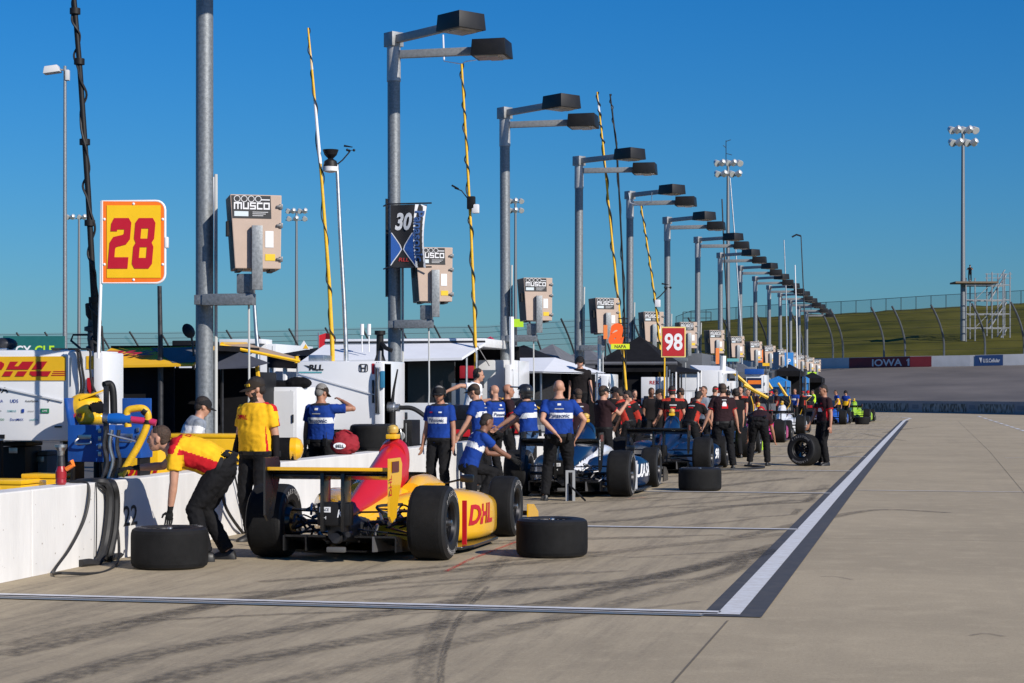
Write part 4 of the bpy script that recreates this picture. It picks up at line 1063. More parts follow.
sh_yel = cloth('shirt_yellow', (.80, .44, .015)); sh_red = cloth('shirt_red', (.52, .012, .02)); sh_blk = cloth('shirt_black', (.010, .008, .009)); sh_gry = cloth('shirt_grey', (.22, .25, .3)); sh_org = cloth('shirt_orange', (.42, .035, .022)); sh_maroon = cloth('shirt_dark_maroon', (.022, .009, .012)); sh_lime = cloth('vest_lime', (.45, .7, .04)); sh_pale = cloth('shirt_pale', (.45, .46, .47))
shoe_m = mat('shoe_black', (.012, .012, .013), .5, var=.2); glove_m = cloth('glove_black', (.014, .014, .015))
cap_k = cloth('cap_black', (.014, .014, .016)); cap_br = cloth('cap_dark_brown', (.03, .022, .017)); cap_red = cloth('cap_red', (.5, .012, .02)); helm_k = mat('helmet_black', (.015, .015, .017), .3, coat=.4)
txt_navy = mat('text_navy', (.03, .05, .14), .7); patch_y = mat('patch_yellow', (.75, .45, .02), .7)

def remesh(mb, name, mats, vox, smooth=2, parent=None, wrinkle=0, seed=0, matfn=None, extra=None):
    me = mb.mesh(name, mats, smooth=False)
    o = bpy.data.objects.new(name, me); C.objects.link(o)
    md = o.modifiers.new('r', 'REMESH'); md.mode = 'VOXEL'; md.voxel_size = vox; md.adaptivity = 0
    if smooth:
        sm = o.modifiers.new('s', 'SMOOTH'); sm.iterations = smooth; sm.factor = .5
    dg = bpy.context.evaluated_depsgraph_get(); ev = o.evaluated_get(dg)
    m2 = bpy.data.meshes.new_from_object(ev, depsgraph=dg); o.modifiers.clear(); o.data = m2; m2.name = name; bpy.data.meshes.remove(me)
    if wrinkle:
        off = V((seed * 7.3, seed * 3.1, seed * 1.7))
        cos = [v.co.copy() for v in m2.vertices]; nor = [v.normal.copy() for v in m2.vertices]
        for i, v in enumerate(m2.vertices):
            p = cos[i]; a = noise.noise(V((p.x * 11, p.y * 11, p.z * 6)) + off) + .6 * noise.noise(V((p.x * 20 + p.z * 14, p.y * 20, p.z * 22)) + off)
            a = 1 - abs(a) * 2
            v.co = p + nor[i] * (a * wrinkle)
    m2.materials.clear()
    for m in (mats if isinstance(mats, (list, tuple)) else [mats]): m2.materials.append(m)
    if matfn:
        idx = [matfn(p.center) for p in m2.polygons]; m2.polygons.foreach_set('material_index', idx)
    if extra:
        bm = bmesh.new(); bm.from_mesh(m2)
        e = extra.mesh('x', mats, smooth=True); bm.from_mesh(e); bm.to_mesh(m2); bm.free(); bpy.data.meshes.remove(e)
    m2.polygons.foreach_set('use_smooth', [True] * len(m2.polygons))
    if parent is not None: o.parent = parent
    return o
def ik(a, b, l1, l2, pole):
    d = b - a; L = min(d.length, (l1 + l2) * .995); d.normalize(); b = a + d * L
    x = (l1 * l1 - l2 * l2 + L * L) / (2 * L); h = math.sqrt(max(1e-5, l1 * l1 - x * x))
    p = pole - d * pole.dot(d)
    if p.length < 1e-4: p = V((0, -1, 0)) - d * V((0, -1, 0)).dot(d)
    return a + d * x + p.normalized() * h, b
def taper(mb, pts, rs, n=12, flat=None):
    mb.tube(pts, rs, n)
    return mb
def limb(mb, a, b, c, ra, rm1, rb, rm2, rc):
    """two-bone limb as one tapered tube with muscle swelling"""
    pts = [a, a.lerp(b, .35), a.lerp(b, .8), b, b.lerp(c, .3), b.lerp(c, .7), c]
    mb.tube(pts, [ra, rm1, (rm1 + rb) / 2, rb, rm2, (rm2 + rc) / 2, rc], 12)
    for p, r in ((a, ra), (b, rb), (c, rc)): mb.ell(p, r * 1.0, n=12, m=8)

def person(label, px=None, d=None, heading=0, H=1.78, z0=0, lean=0, twist=0, headp=0, heady=0, handl=None, handr=None, footl=None, footr=None, hip=None, kneel=None,
           shirt='blue', trousers=None, sleeves='short', hat=None, hair='dark', skin=0, gloves=False, lod=0, girth=1.0, beard=False, shades=False, headset=False, belly=0, text=None, pos=None, elbl=None, elbr=None, seed=0, group=None, hatm=None, facing=None, shift=0):
    k = H / 1.78
    loc = W(px, HZ, d) if pos is None else V(pos)
    loc.z = z0
    t = thing('person', label, 'person', loc, TH + R(heading), group)
    # ---- skeleton (metres, local: +Y forward, +X right)
    hp = V(hip) if hip else V((0, 0, .945)); hp *= k
    tw = RZ(R(twist))
    X = tw @ V((1, 0, 0))
    def spdir(f): a = R(lean) * f; return tw @ V((0, math.sin(a), math.cos(a)))
    s1 = hp + spdir(.75) * .22 * k; s2 = s1 + spdir(1.05) * .22 * k; nk = s2 + spdir(1.15) * .10 * k
    U = (nk - hp).normalized(); Fw = U.cross(X) * -1; Fw = X.cross(U) * -1
    Fw = U.cross(X)                                  # forward of the torso
    if Fw.dot(tw @ V((0, 1, 0))) < 0 and Fw.z < 0 and lean < 90: Fw = -Fw
    def spine(tt):
        P = [hp, s1, s2, nk]; ts = [0, .41, .81, 1.0]
        if tt <= 0: return hp + spdir(.6) * tt * .54 * k
        for i in range(3):
            if tt <= ts[i + 1]:
                u = (tt - ts[i]) / (ts[i + 1] - ts[i]); return P[i].lerp(P[i + 1], u)
        return nk + spdir(1.15) * (tt - 1) * .54 * k
    g = girth
    SEC = [(-.10, .150, .105, 0), (.02, .170, .118, 0), (.2, .160, .108, .25), (.4, .158, .106, .5), (.6, .172, .116, .15), (.75, .176, .118, .03), (.84, .162, .106, 0), (.91, .130, .092, 0), (.968, .088, .076, 0), (1.06, .060, .060, 0)]
    def torso(mb, infl, t0, t1, sx=1.0):
        rings = []
        for tt, rx, ry, bf in SEC:
            if tt < t0 - .001 or tt > t1 + .001: continue
            c = spine(tt); up = (spine(tt + .05) - spine(tt - .05)).normalized(); f = up.cross(X).normalized()
            rxx = (rx * g + infl) * k * sx; ryy = (ry * (1 + (g - 1) * 1.2) + infl) * k
            ring = []
            for j in range(20):
                a = 2 * PI * j / 20; cs, sn = math.cos(a), math.sin(a); e = 2 / 2.4
                q = c + X * rxx * math.copysign(abs(cs) ** e, cs) + f * ryy * math.copysign(abs(sn) ** e, sn)
                if sn > 0 and belly: q += f * belly * bf * sn * 2 * k
                ring.append(q)
            rings.append(ring)
        mb.loft(rings)
    sh = []
    for s_ in (-1, 1): sh.append(spine(.825) + X * s_ * .168 * k * (1 + (g - 1) * .8))
    # ---- arms
    dl = handl if handl is not None else (-.235, .09, .79); dr = handr if handr is not None else (.235, .09, .79)
    arms = []
    for s_, a, tgt, pol in ((-1, sh[0], V(dl), elbl), (1, sh[1], V(dr), elbr)):
        tgt = tgt * k
        pv = V(pol) if pol else (tw @ V((s_ * .22, -1, -.2)))
        e, w_ = ik(a, tgt, .295 * k, .265 * k, pv); arms.append((a, e, w_))
    # ---- legs
    fl_ = V(footl) if footl else V((-.115, .02, 0)); fr_ = V(footr) if footr else V((.115, -.02, 0))
    legs = []
    for s_, ft in ((-1, fl_), (1, fr_)):
        a = hp + X * s_ * .088 * k * g - V((0, 0, .02 * k)); an = ft * k + V((0, 0, .085 * k))
        kn, an = ik(a, an, .435 * k, .425 * k, (V((s_ * .12, 1, .1)))); legs.append((a, kn, an))
    vox = (.0115, .015, .022)[lod]
    # ---- head frame
    hd = (spdir(1.0) * .5 + V((0, 0, .5))).normalized()
    hb = RZ(R(twist + heady)) @ RX(R(-headp - lean * .45))
    hc = nk + hd * .132 * k + (RZ(R(twist)) @ V((0, .025, 0))) * k
    def hp_(x, y, z): return hc + hb @ V((x, y, z)) * k
    hk = k * 1.0
    def hell(mb, c, r, mi=0, n=14, m=10, rot=None): mb.ell(hp_(*c), V(r) * hk, hb if rot is None else hb @ rot, n, m, mi)
    # ---- body mesh
    mb = MB(); torso(mb, -.012, -.10, 1.06)
    mb.tube([spine(.9), nk + hd * .03 * k, hc + hb @ V((0, -.02, -.04)) * k], [.066 * k, .058 * k, .056 * k], 14)
    hell(mb, (0, -.012, .035), (.076, .096, .088)); hell(mb, (0, .022, -.03), (.062, .073, .088)); hell(mb, (0, .045, -.085), (.042, .043, .034))
    hell(mb, (0, .092, -.022), (.013, .024, .026)); hell(mb, (0, .070, .012), (.055, .026, .016))
    for s_ in (-1, 1): hell(mb, (s_ * .077, -.008, -.012), (.011, .022, .034))
    for s_, (a, e, w_) in zip((-1, 1), arms):
        limb(mb, a, e, w_, .054 * k, .047 * k, .040 * k, .041 * k, .027 * k)
    for a, kn, an in legs: limb(mb, a, kn, an, .082 * k, .072 * k, .052 * k, .052 * k, .036 * k)
    ex = MB()
    for s_, (a, e, w_) in zip((-1, 1), arms):
        fd_ = (w_ - e).normalized(); side = (tw @ V((0, 1, 0))); side = (side - fd_ * side.dot(fd_))
        side = side.normalized() if side.length > .15 else (X * -s_ - fd_ * (X * -s_).dot(fd_)).normalized()
        nn = fd_.cross(side) * s_                   # palm normal, towards the body
        rot = M((side, nn, fd_)).transposed()
        mb.ell(w_ + fd_ * .048 * k, V((.041, .017, .055)) * k, rot, 12, 8)
        if lod < 2:
            for fi in range(4):
                base = w_ + fd_ * (.085 + (.006 if fi in (1, 2) else 0)) * k + side * (.029 - .0195 * fi) * k
                L = (.068, .078, .072, .056)[fi] * k; cu = .35 + .1 * fi
                p1 = base + (fd_ + nn * cu * .35).normalized() * L * .5; p2 = p1 + (fd_ * .75 + nn * cu * 1.3).normalized() * L * .32; p3 = p2 + (fd_ * .3 + nn).normalized() * L * .22
                ex.tube([base - fd_ * .02 * k, base, p1, p2, p3], [.0095 * k, .0095 * k, .0088 * k, .008 * k, .0055 * k], 7)
            b0 = w_ + fd_ * .03 * k + side * .032 * k
            ex.tube([b0, b0 + (fd_ * .6 + side * .75).normalized() * .034 * k, b0 + (fd_ * .6 + side * .75).normalized() * .034 * k + (fd_ * .95 + side * .2 + nn * .3).normalized() * .032 * k], [.0125 * k, .0115 * k, .008 * k], 7)
    if gloves: ex.m = [3] * len(ex.m)
    for s_ in (-1, 1):
        ex.ell(hp_(s_ * .031, .083, .005), V((.013, .008, .007)) * hk, hb, 8, 6, 1)
        ex.ell(hp_(s_ * .032, .090, .022), V((.02, .006, .0045)) * hk, hb, 8, 6, 4)
    ex.ell(hp_(0, .086, -.066), V((.024, .008, .006)) * hk, hb, 8, 6, 2)
    inv = hb.inverted()
    arm_dirs = [(a, e, w_, (w_ - e).normalized()) for a, e, w_ in arms]
    def bodymat(c):
        if gloves:
            for a, e, w_, f_ in arm_dirs:
                if (c - w_).dot(f_) > -.045 * k and (c - w_).length < .2 * k: return 3
        if sleeves == 'long':
            for a, e, w_, f_ in arm_dirs:
                if (c - e).dot(f_) > -.02 and (c - w_).dot(f_) < -.01 and (c - w_).length < .3: return 5
        q = inv @ (c - hc) / k
        if beard and q.y > .015 and abs(q.x) < .09 and (-.135 < q.z < -.072 or (abs(q.x) > .047 and -.135 < q.z < -.03)): return 4
        return 0
    hm = hair_m.get(hair, hair_m['dark'])
    undersleeve = sh_blk
    body = remesh(mb, 'body', [skin_m[skin], eye_m, lip_m, glove_m, hm, undersleeve], vox * .9, 1, t, matfn=bodymat, extra=ex)
    # ---- shirt
    mb = MB(); torso(mb, .016, .02 - .1201, .97)
    cut = .62 if sleeves in ('short', 'long') else .95
    cuffs = []
    for s_, (a, e, w_) in zip((-1, 1), arms):
        ce = a.lerp(e, cut if sleeves != 'full' else .97)
        inn = a - X * s_ * .05 * k
        mb.tube([inn, a, a.lerp(e, cut * .5), ce], [.056 * k, .066 * k * (1 + (g - 1) * .5), .067 * k, .068 * k], 14); mb.ell(a, .066 * k, n=12, m=8)
        if sleeves == 'full': mb.tube([a.lerp(e, .5), e, e.lerp(w_, .5), e.lerp(w_, .92)], [.06 * k, .054 * k, .05 * k, .04 * k], 12); mb.ell(e, .054 * k)
    SHT = {'blue': [sh_blue, sh_white, sh_navy], 'yellow': [sh_yel, sh_red, sh_red], 'white': [sh_white, sh_white, sh_white], 'black': [sh_maroon, sh_blk, sh_red], 'blackred': [sh_blk, sh_org, sh_blk], 'grey': [sh_gry] * 3, 'lime': [sh_lime, sh_blk, sh_lime], 'plain': [sh_blk, sh_blk, sh_blk], 'orange': [sh_blue, sh_yel, sh_blue], 'pale': [sh_white, sh_gry, sh_gry]}[shirt]
    arm_ax = [(a, e, (e - a).normalized()) for a, e, w_ in arms]
    def shirtmat(c):
        q = c - hp; u = q.dot(U) / (.54 * k); x = q.dot(X) / k; f = q.dot(Fw) / k
        onarm = 0
        for s_, (a, e, ad) in zip((-1, 1), arm_ax):
            al = (c - a).dot(ad) / (.295 * k)
            rad = ((c - a) - ad * (c - a).dot(ad)).length
            if al > .12 and rad < .095 * k and (s_ * x > .12 or al > .35): onarm = max(onarm, al)
        if shirt == 'blue':
            if onarm > 0: return 0
            if .44 < u < .60 and abs(x) < .185 * g: return 1
            if u > .915 and abs(x) < .14: return 2
            return 0
        if shirt == 'yellow':
            if onarm > 0: return 0 if onarm < .35 or f > -.02 else 1
            if abs(x) > .115 * g and .0 < u < .74 and -.055 < f < .085: return 1
            if u > .80 and f < .02 and abs(x) > .05: return 1
            return 0
        if shirt == 'black':
            if onarm > .56: return 2
            return 0
        if shirt == 'blackred':
            if u > .84 and onarm < .3 and abs(x) > .05: return 1
            if onarm > .6: return 1
            if -.08 < u < .5 and .02 < abs(x) - .13 < .05: return 1
            return 0
        if shirt == 'lime':
            return 0 if onarm == 0 else 1
        if shirt == 'orange':
            return 1 if (u < .45 and onarm == 0) or onarm > .4 else 0
        if shirt == 'pale': return 1 if u > .72 and onarm == 0 else 0
        return 0
    so = remesh(mb, 'shirt', SHT, vox, 2, t, wrinkle=(.0055, .006, 0)[lod] * k, seed=seed + 1, matfn=shirtmat)
    if text and lod < 2:
        bv = BVHTree.FromPolygons([v.co.copy() for v in so.data.vertices], [tuple(p.vertices) for p in so.data.polygons])
        for (tx, side_, u, hgt, wd, m, x0) in text:
            vs, fs = glyphs(tx, .03, .12, 'CENTER'); sg = 1 if side_ == 'f' else -1; mbt = MB(); out = []
            for p in vs:
                c = hp + U * (u * .54 * k) + X * (-sg * p[0] * hgt * wd + x0) * k + U * p[1] * hgt * k
                o_ = c + Fw * sg * .5
                hit = bv.ray_cast(o_, -Fw * sg)
                out.append((hit[0] + Fw * sg * .006) if hit[0] is not None else c + Fw * sg * .14 * k)
            mbt.add(out, fs); mbt.build('lettering', m, so, smooth=False)
    if lod < 2 and shirt in ('blue', 'black', 'blackred', 'yellow', 'orange'):
        if not text: bv = BVHTree.FromPolygons([v.co.copy() for v in so.data.vertices], [tuple(p.vertices) for p in so.data.polygons])
        PL = {'blue': [('f', -.075, .74, .045, .02, sh_red), ('f', .075, .74, .05, .022, sh_white), ('b', 0, .82, .05, .03, sh_white), ('b', 0, .70, .13, .014, sh_pale)],
              'black': [('f', -.08, .74, .05, .03, sh_white), ('f', .08, .72, .05, .03, sh_red), ('b', 0, .84, .09, .02, sh_pale)],
              'blackred': [('f', -.08, .70, .05, .03, sh_white), ('b', 0, .68, .16, .03, sh_pale), ('b', 0, .58, .12, .03, sh_red)],
              'yellow': [('f', -.08, .72, .05, .03, sh_red), ('b', 0, .86, .10, .03, sh_red)], 'orange': []}[shirt]
        if seed == 21: PL = PL + [('b', .01, .60, .13, .10, sh_red), ('b', .0, .68, .09, .09, sh_white)]
        if seed == 23: PL = PL + [('f', .03, .47, .12, .08, sh_white)]
        for side_, x_, u_, w__, h__, m_ in PL:
            sg = 1 if side_ == 'f' else -1; grid = []
            for j in range(3):
                for i in range(4):
                    c = hp + U * (u_ * .54 * k + (j / 2 - .5) * h__ * k) + X * (-sg * (x_ + (i / 3 - .5) * w__ * (1 if j != 2 or h__ < .05 else .6))) * k; hit = bv.ray_cast(c + Fw * sg * .5, -Fw * sg)
                    grid.append(hit[0] + Fw * sg * (.007 if m_ is not sh_white else .009) if hit[0] is not None else c + Fw * sg * .13 * k)
            MB().add(grid, [(j * 4 + i, j * 4 + i + 1, j * 4 + i + 5, j * 4 + i + 4) for j in range(2) for i in range(3)]).build('patch', m_, so)
    # ---- trousers
    mb = MB(); torso(mb, .024 if kneel is None else .012, -.10, .02)
    rings = []
    for a, kn, an in legs:
        ft = an - V((0, 0, .01))
        mb.tube([hp + V((0, 0, .0)) + (a - hp) * .6, a, a.lerp(kn, .4), a.lerp(kn, .85), kn, kn.lerp(an, .35), kn.lerp(an, .8), kn.lerp(an, .99)], [.085 * k, .100 * k * g, .092 * k * g, .076 * k, .073 * k, .074 * k, .066 * k, .066 * k], 14)
        mb.ell(a, .10 * k * g, n=12, m=8); mb.ell(kn, .074 * k, n=12, m=8)
    mb.ell(hp - V((0, 0, .045 * k)) - Fw * .035 * k, V((.155 * g, .115, .10)) * k, tw)
    tr_ = remesh(mb, 'trousers', trousers or trouser_k, vox, 2, t, wrinkle=(.008, .008, 0)[lod] * k, seed=seed + 5)
    if lod < 2 and kneel is None:
        bl = MB(); rr = []
        for dz in (-.02, .02):
            c = spine(.0) + U * dz * k
            rr.append([c + X * (.170 * g + .029) * k * math.cos(2 * PI * j / 24) + Fw * (.118 * (1 + (g - 1) * 1.2) + .029) * k * math.sin(2 * PI * j / 24) for j in range(24)])
        bl.loft(rr, caps=False).build('belt', black, tr_)
        if lod == 0 and shirt != 'white':
            for sg_ in (-1, 1):
                c = spine(.0) - Fw * .10 * k + X * sg_ * .13 * k * g; m3_ = M((X, Fw, U)).transposed()
                MB().box(c - Fw * .045 * k - U * .02, (.06, .035, .11 if sg_ > 0 else .06), 0, m3_).tube([c - Fw * .045 * k + U * .03 + X * .02, c - Fw * .045 * k + U * (.12 if sg_ > 0 else .04) + X * .02], .006, 5).build('radio' if sg_ > 0 else 'belt_pouch', black, tr_, bevel=.006)
    # ---- shoes
    for s_, (a, kn, an) in zip((-1, 1), legs):
        yaw = R(-s_ * 8)
        fdir = RZ(yaw) @ (V((0, 1, 0)))
        lift = max(0, an.z / k - .13)
        pit = R(-min(60, lift * 380)) if lift > .01 else 0
        m3 = RZ(yaw) @ RX(pit)
        def fp(x, y, z): return an + m3 @ (V((x, y, z - .085)) * k)
        rings = []
        for y, hw, zt in ((-.085, .022, .05), (-.07, .034, .085), (-.02, .040, .10), (.05, .043, .085), (.11, .048, .062), (.16, .043, .045), (.185, .025, .03)):
            rings.append([fp(hw * c_, y, zz * zt) for c_, zz in ((-1, .02), (-1.02, .45), (-.72, .85), (-.25, 1), (.25, 1), (.72, .85), (1.02, .45), (1, .02))])
        MB().loft(rings).build('shoe', shoe_m, t)
    # ---- hair, hats
    if hair in ('dark', 'brown', 'grey') and hat != 'helmet':
        mb = MB(); hell(mb, (0, -.022, .040), (.083, .098, .092)); hell(mb, (0, -.05, -.02), (.070, .062, .07))
        ho = remesh(mb, 'hair', hm, vox, 1, t)
        bm = bmesh.new(); bm.from_mesh(ho.data)
        dele = []
        for f in bm.faces:
            q = inv @ (f.calc_center_median() - hc) / k
            if q.z < .058 - max(0, -q.y) * 1.3 and q.y > -.03 or q.z < -.075 or (q.y > .045 and q.z < .075): dele.append(f)
        bmesh.ops.delete(bm, geom=dele, context='FACES'); bm.to_mesh(ho.data); bm.free()
    if hat in ('cap', 'backcap'):
        hmm = hatm or cap_k
        mb = MB()
        rings = []
        for i in range(7):
            a = PI / 2 * i / 6.2; rings.append([hp_((.086 * math.cos(a)) * math.cos(b_), -.008 + (.106 * math.cos(a)) * math.sin(b_), .036 + .082 * math.sin(a)) for b_ in [2 * PI * j / 20 for j in range(20)]])
        rings.insert(0, [hp_(.087 * math.cos(b_), -.008 + .107 * math.sin(b_), .012) for b_ in [2 * PI * j / 20 for j in range(20)]])
        mb.loft(rings); ho = mb.build('cap', hmm, t)
        sg = 1 if hat == 'cap' else -1
        mb = MB(); top = []; bot = []
        for j in range(13):
            b_ = R(15 + 150 * j / 12); top.append((.083 * math.cos(b_), (-.008 + .103 * math.sin(b_)), .028)); 
        outr = [(.080 * math.cos(R(10 + 160 * j / 12)), (.018 + .155 * math.sin(R(10 + 160 * j / 12))), .026 - .014 * abs(math.cos(R(10 + 160 * j / 12))) - .01) for j in range(13)]
        A = [hp_(x, y * sg, z) for x, y, z in top] + [hp_(x, y * sg, z) for x, y, z in outr]
        B_ = [p + hb @ V((0, 0, -.006)) for p in A]
        fs = [(j, j + 1, 13 + j + 1, 13 + j) for j in range(12)]
        mb.add(A + B_, fs + [tuple(26 + q for q in f[::-1]) for f in fs] + [(13 + j, 13 + j + 1, 39 + j + 1, 39 + j) for j in range(12)])
        mb.build('brim', hmm, ho)
        if text and shirt == 'yellow':
            MB().box(hp_(.05, .075, .055), (.04, .012, .03), 0, hb @ RZ(R(-35))).box(hp_(-.05, .075, .055), (.04, .012, .03), 0, hb @ RZ(R(35))).build('patch', patch_y, ho)
    if hat == 'helmet':
        mb = MB(); hell(mb, (0, -.01, .02), (.115, .14, .125)); hell(mb, (0, -.02, -.05), (.10, .115, .09))
        ho = remesh(mb, 'helmet', helm_k, vox, 1, t)
        bm = bmesh.new(); bm.from_mesh(ho.data); dele = []
        for f in bm.faces:
            q = inv @ (f.calc_center_median() - hc) / k
            if q.z < -.11 or (q.y > .04 and q.z < .045 and abs(q.x) < .095): dele.append(f)
        bmesh.ops.delete(bm, geom=dele, context='FACES'); bm.to_mesh(ho.data); bm.free()
        A = [hp_(x, y, z) for x, y, z in ((-.10, .09, .075), (0, .125, .085), (.10, .09, .075), (-.075, .23, .085), (0, .26, .10), (.075, .23, .085))]
        B_ = [p + hb @ V((0, 0, .015)) for p in A]
        MB().add(A + B_, [(0, 1, 4, 3), (1, 2, 5, 4), (6, 7, 10, 9), (7, 8, 11, 10), (0, 3, 9, 6), (3, 4, 10, 9), (4, 5, 11, 10), (2, 5, 11, 8)]).build('visor', helm_k, ho)
    if headset:
        mb = MB(); mb.tube([hp_(.098 * math.cos(a), -.01, .01 + .118 * math.sin(a)) for a in [PI * j / 14 for j in range(15)]], .010 * k, 6, flat=1.0)
        for s_ in (-1, 1): mb.ell(hp_(s_ * .090, -.008, -.01), V((.022, .040, .046)) * k, hb, 12, 8)
        mb.tube([hp_(-.09, 0, -.03), hp_(-.07, .07, -.07), hp_(-.03, .11, -.07)], .005 * k, 5)
        mb.build('headset', black, t)
    if shades:
        mb = MB()
        for s_ in (-1, 1):
            mb.ell(hp_(s_ * .034, .090, .004), V((.029, .012, .019)) * k, hb, 10, 6); mb.tube([hp_(s_ * .06, .085, .008), hp_(s_ * .078, 0, .004)], .004 * k, 5)
        mb.tube([hp_(-.02, .1, .008), hp_(.02, .1, .008)], .004 * k, 5); mb.build('sunglasses', glass_dark, t)
    return t

PT = [('Panasonic', 'f', .52, .052, .88, txt_navy, 0)]
PB = [('Panasonic', 'b', .52, .060, .9, txt_navy, 0), ('LETTERMAN', 'b', .74, .022, .8, sh_white, 0)]
PB = [('Panasonic', 'b', .52, .060, .9, txt_navy, 0)]
DT = [('DHL', 'f', .70, .045, 1.6, sh_red, .085)]
wallX = -7.58
person('man in yellow and red team shirt bending over a tyre with his hand on it', 212, 18.05, 88, H=1.80, lean=75.5, hip=(0, -.10, .872), headp=-34, handl=(-.17, .37, .36), handr=(.22, .78, .86), footl=(-.15, .03, 0), footr=(.13, -.12, 0), elbl=(-.4, -.3, -.1), elbr=(.6, .1, -.5), shirt='yellow', gloves=True, hair='brown', skin=0, girth=1.17, belly=.03, seed=1,
       text=[('DHL', 'b', .72, .06, 1.5, sh_red, 0)])
person('bearded man in yellow shirt and cap standing with sunglasses, looking down', 258, 20.3, 146, H=1.80, headp=14, heady=-36, handl=(-.28, .02, .78), handr=(.28, .10, .80), shirt='yellow', sleeves='long', hat='cap', hatm=cap_br, hair='dark', beard=True, shades=True, girth=1.16, belly=.05, skin=0, seed=2, text=DT, lean=2)
person('man in white shirt and black cap crouched behind the wall by the pole', 184, 23.0, -70, H=1.74, z0=-.12, lean=22, headp=12, shirt='pale', hat='cap', hair='dark', skin=0, lod=1, seed=3)
person('man in blue shirt and cap raising a hand to his bowed face', 321, 26.3, -22, H=1.75, headp=24, heady=-20, handr=(.20, .26, 1.50), elbr=(1, .1, -.25), handl=(-.28, .05, .82), shirt='blue', hat='cap', hatm=cap_br, hair='grey', skin=1, girth=1.06, lod=0, seed=4, text=PB)
person('man in blue shirt, black cap and headset standing with arms hanging down', 440, 27.6, 155, H=1.73, headp=9, heady=15, handl=(-.26, .06, .80), handr=(.26, .08, .80), shirt='blue', hat='cap', headset=True, shades=True, hair='grey', skin=1, girth=1.06, seed=5, text=PT)
person('man in plain white shirt and headset reaching left above the others', 470, 36, -95, H=1.80, z0=.30, lean=14, handl=(-.12, .45, 1.15), handr=(.42, -.38, 1.30), shirt='white', headset=True, hair='dark', skin=0, girth=1.08, lod=0, seed=6, elbr=(.5, -.3, .6))
person('man in blue shirt and black cap stretching his arm to the left', 481, 31.2, 75, H=1.78, lean=10, headp=8, handl=(-.3, .35, .78), handr=(.18, .38, .90), shirt='blue', hat='cap', hair='brown', skin=0, lod=0, seed=7, text=PB + PT)
person('bald man in blue shirt standing behind the black capped one', 495, 32.8, 50, H=1.76, headp=8, shirt='blue', hair='stub', skin=0, lod=0, seed=8, text=PB)
person('dark haired man in blue shirt kneeling beside the yellow car', 472, 27.2, -72, H=1.76, hip=(0, -.05, .56), lean=26, headp=10, handr=(.10, .62, .62), handl=(-.12, .55, .70), footl=(-.13, .18, 0), footr=(.13, -.48, .05), kneel=True, shirt='blue', hair='dark', skin=2, lod=0, seed=9, text=PT, gloves=True)
person('bald man in dark shirt facing right between the blue shirts', 507, 33.4, -80, H=1.78, handr=(.25, .2, .85), handl=(-.2, .3, .95), shirt='black', hair='stub', skin=1, lod=1, seed=10)
person('man in blue shirt wearing a black helmet with a long visor', 529, 31.2, 70, H=1.76, lean=5, handl=(-.22, .48, 1.02), handr=(.18, .48, 1.02), shirt='blue', hat='helmet', trousers=trouser_b, hair='none', skin=0, girth=1.08, lod=0, seed=11, text=PT)
person('bald heavyset man in blue shirt seen from behind, hand behind his back', 559, 28.0, 0, H=1.82, handl=(-.06, -.21, .98), handr=(.26, .02, .93), elbl=(-1, -.5, 0), elbr=(1, -.4, 0), footl=(-.20, .0, 0), footr=(.16, .04, 0), shirt='blue', hair='stub', skin=0, girth=1.14, seed=12, text=PB, gloves=False)
person('man in black polo with headset towering over the crowd beside the red lettered cart', 580, 43, 170, H=1.82, z0=.62, handl=(-.28, .15, .85), shirt='plain', headset=True, shades=True, hat='cap', hair='dark', skin=0, girth=1.12, lod=1, seed=13)
person('short man in dark shirt and black cap right behind the heavyset blue one', 578, 34.6, 30, H=1.70, shirt='black', hat='cap', hair='brown', skin=1, lod=1, seed=14)
person('man in black shirt and cap lifting a phone in front of him', 603, 35.2, -62, H=1.76, handr=(.12, .42, 1.38), handl=(-.10, .42, 1.30), shirt='black', hat='cap', hair='brown', skin=0, girth=1.1, lod=1, seed=15)
person('man in black and orange shirt leaning left behind the blue car wing', 629, 41.5, 60, H=1.76, lean=24, headp=12, handl=(-.2, .5, .75), handr=(.2, .48, .7), shirt='blackred', hair='dark', skin=1, lod=1, seed=16)
person('man in black and orange shirt next to his twin, hands on his knees', 641, 42.5, 78, H=1.74, lean=30, headp=10, handl=(-.2, .42, .66), handr=(.2, .4, .64), shirt='blackred', hair='dark', skin=0, lod=1, seed=17)
person('man in red cap and black shirt with red lettering on his back', 672, 42, 5, H=1.78, handl=(-.3, .2, .95), handr=(.3, .2, .95), shirt='blackred', hat='cap', hatm=cap_red, hair='dark', skin=0, girth=1.1, lod=1, seed=18, text=[('ARROWHEAD'[:5], 'b', .45, .05, 1.1, sh_red, 0)])
person('dark haired man in black and orange shirt bending left over the car', 690, 40.6, -40, H=1.74, lean=34, headp=10, handl=(-.1, .55, .80), handr=(.2, .58, .86), shirt='blackred', hair='dark', skin=1, lod=1, seed=19)
person('man in plain grey shirt standing behind the leaning one', 704, 45, 150, H=1.78, shirt='grey', hair='brown', skin=1, lod=1, seed=20)
person('stocky man in black shirt with white and red emblem on his back', 723, 39.4, 6, H=1.82, lean=4, handl=(-.42, .1, .76), handr=(.33, .12, .86), footl=(-.17, .0, 0), footr=(.20, -.05, 0), shirt='black', hat='cap', hair='brown', skin=0, girth=1.14, seed=21)
person('man in black bending forward, seen from behind in black trousers', 759, 41.2, -12, H=1.80, lean=80, hip=(0, -.12, .92), headp=10, handl=(-.3, .6, .5), handr=(.3, .55, .5), footl=(-.2, .05, 0), footr=(.18, -.02, 0), shirt='black', hair='none', hat='cap', hatm=cap_red, girth=1.1, skin=1, lod=0, seed=22)
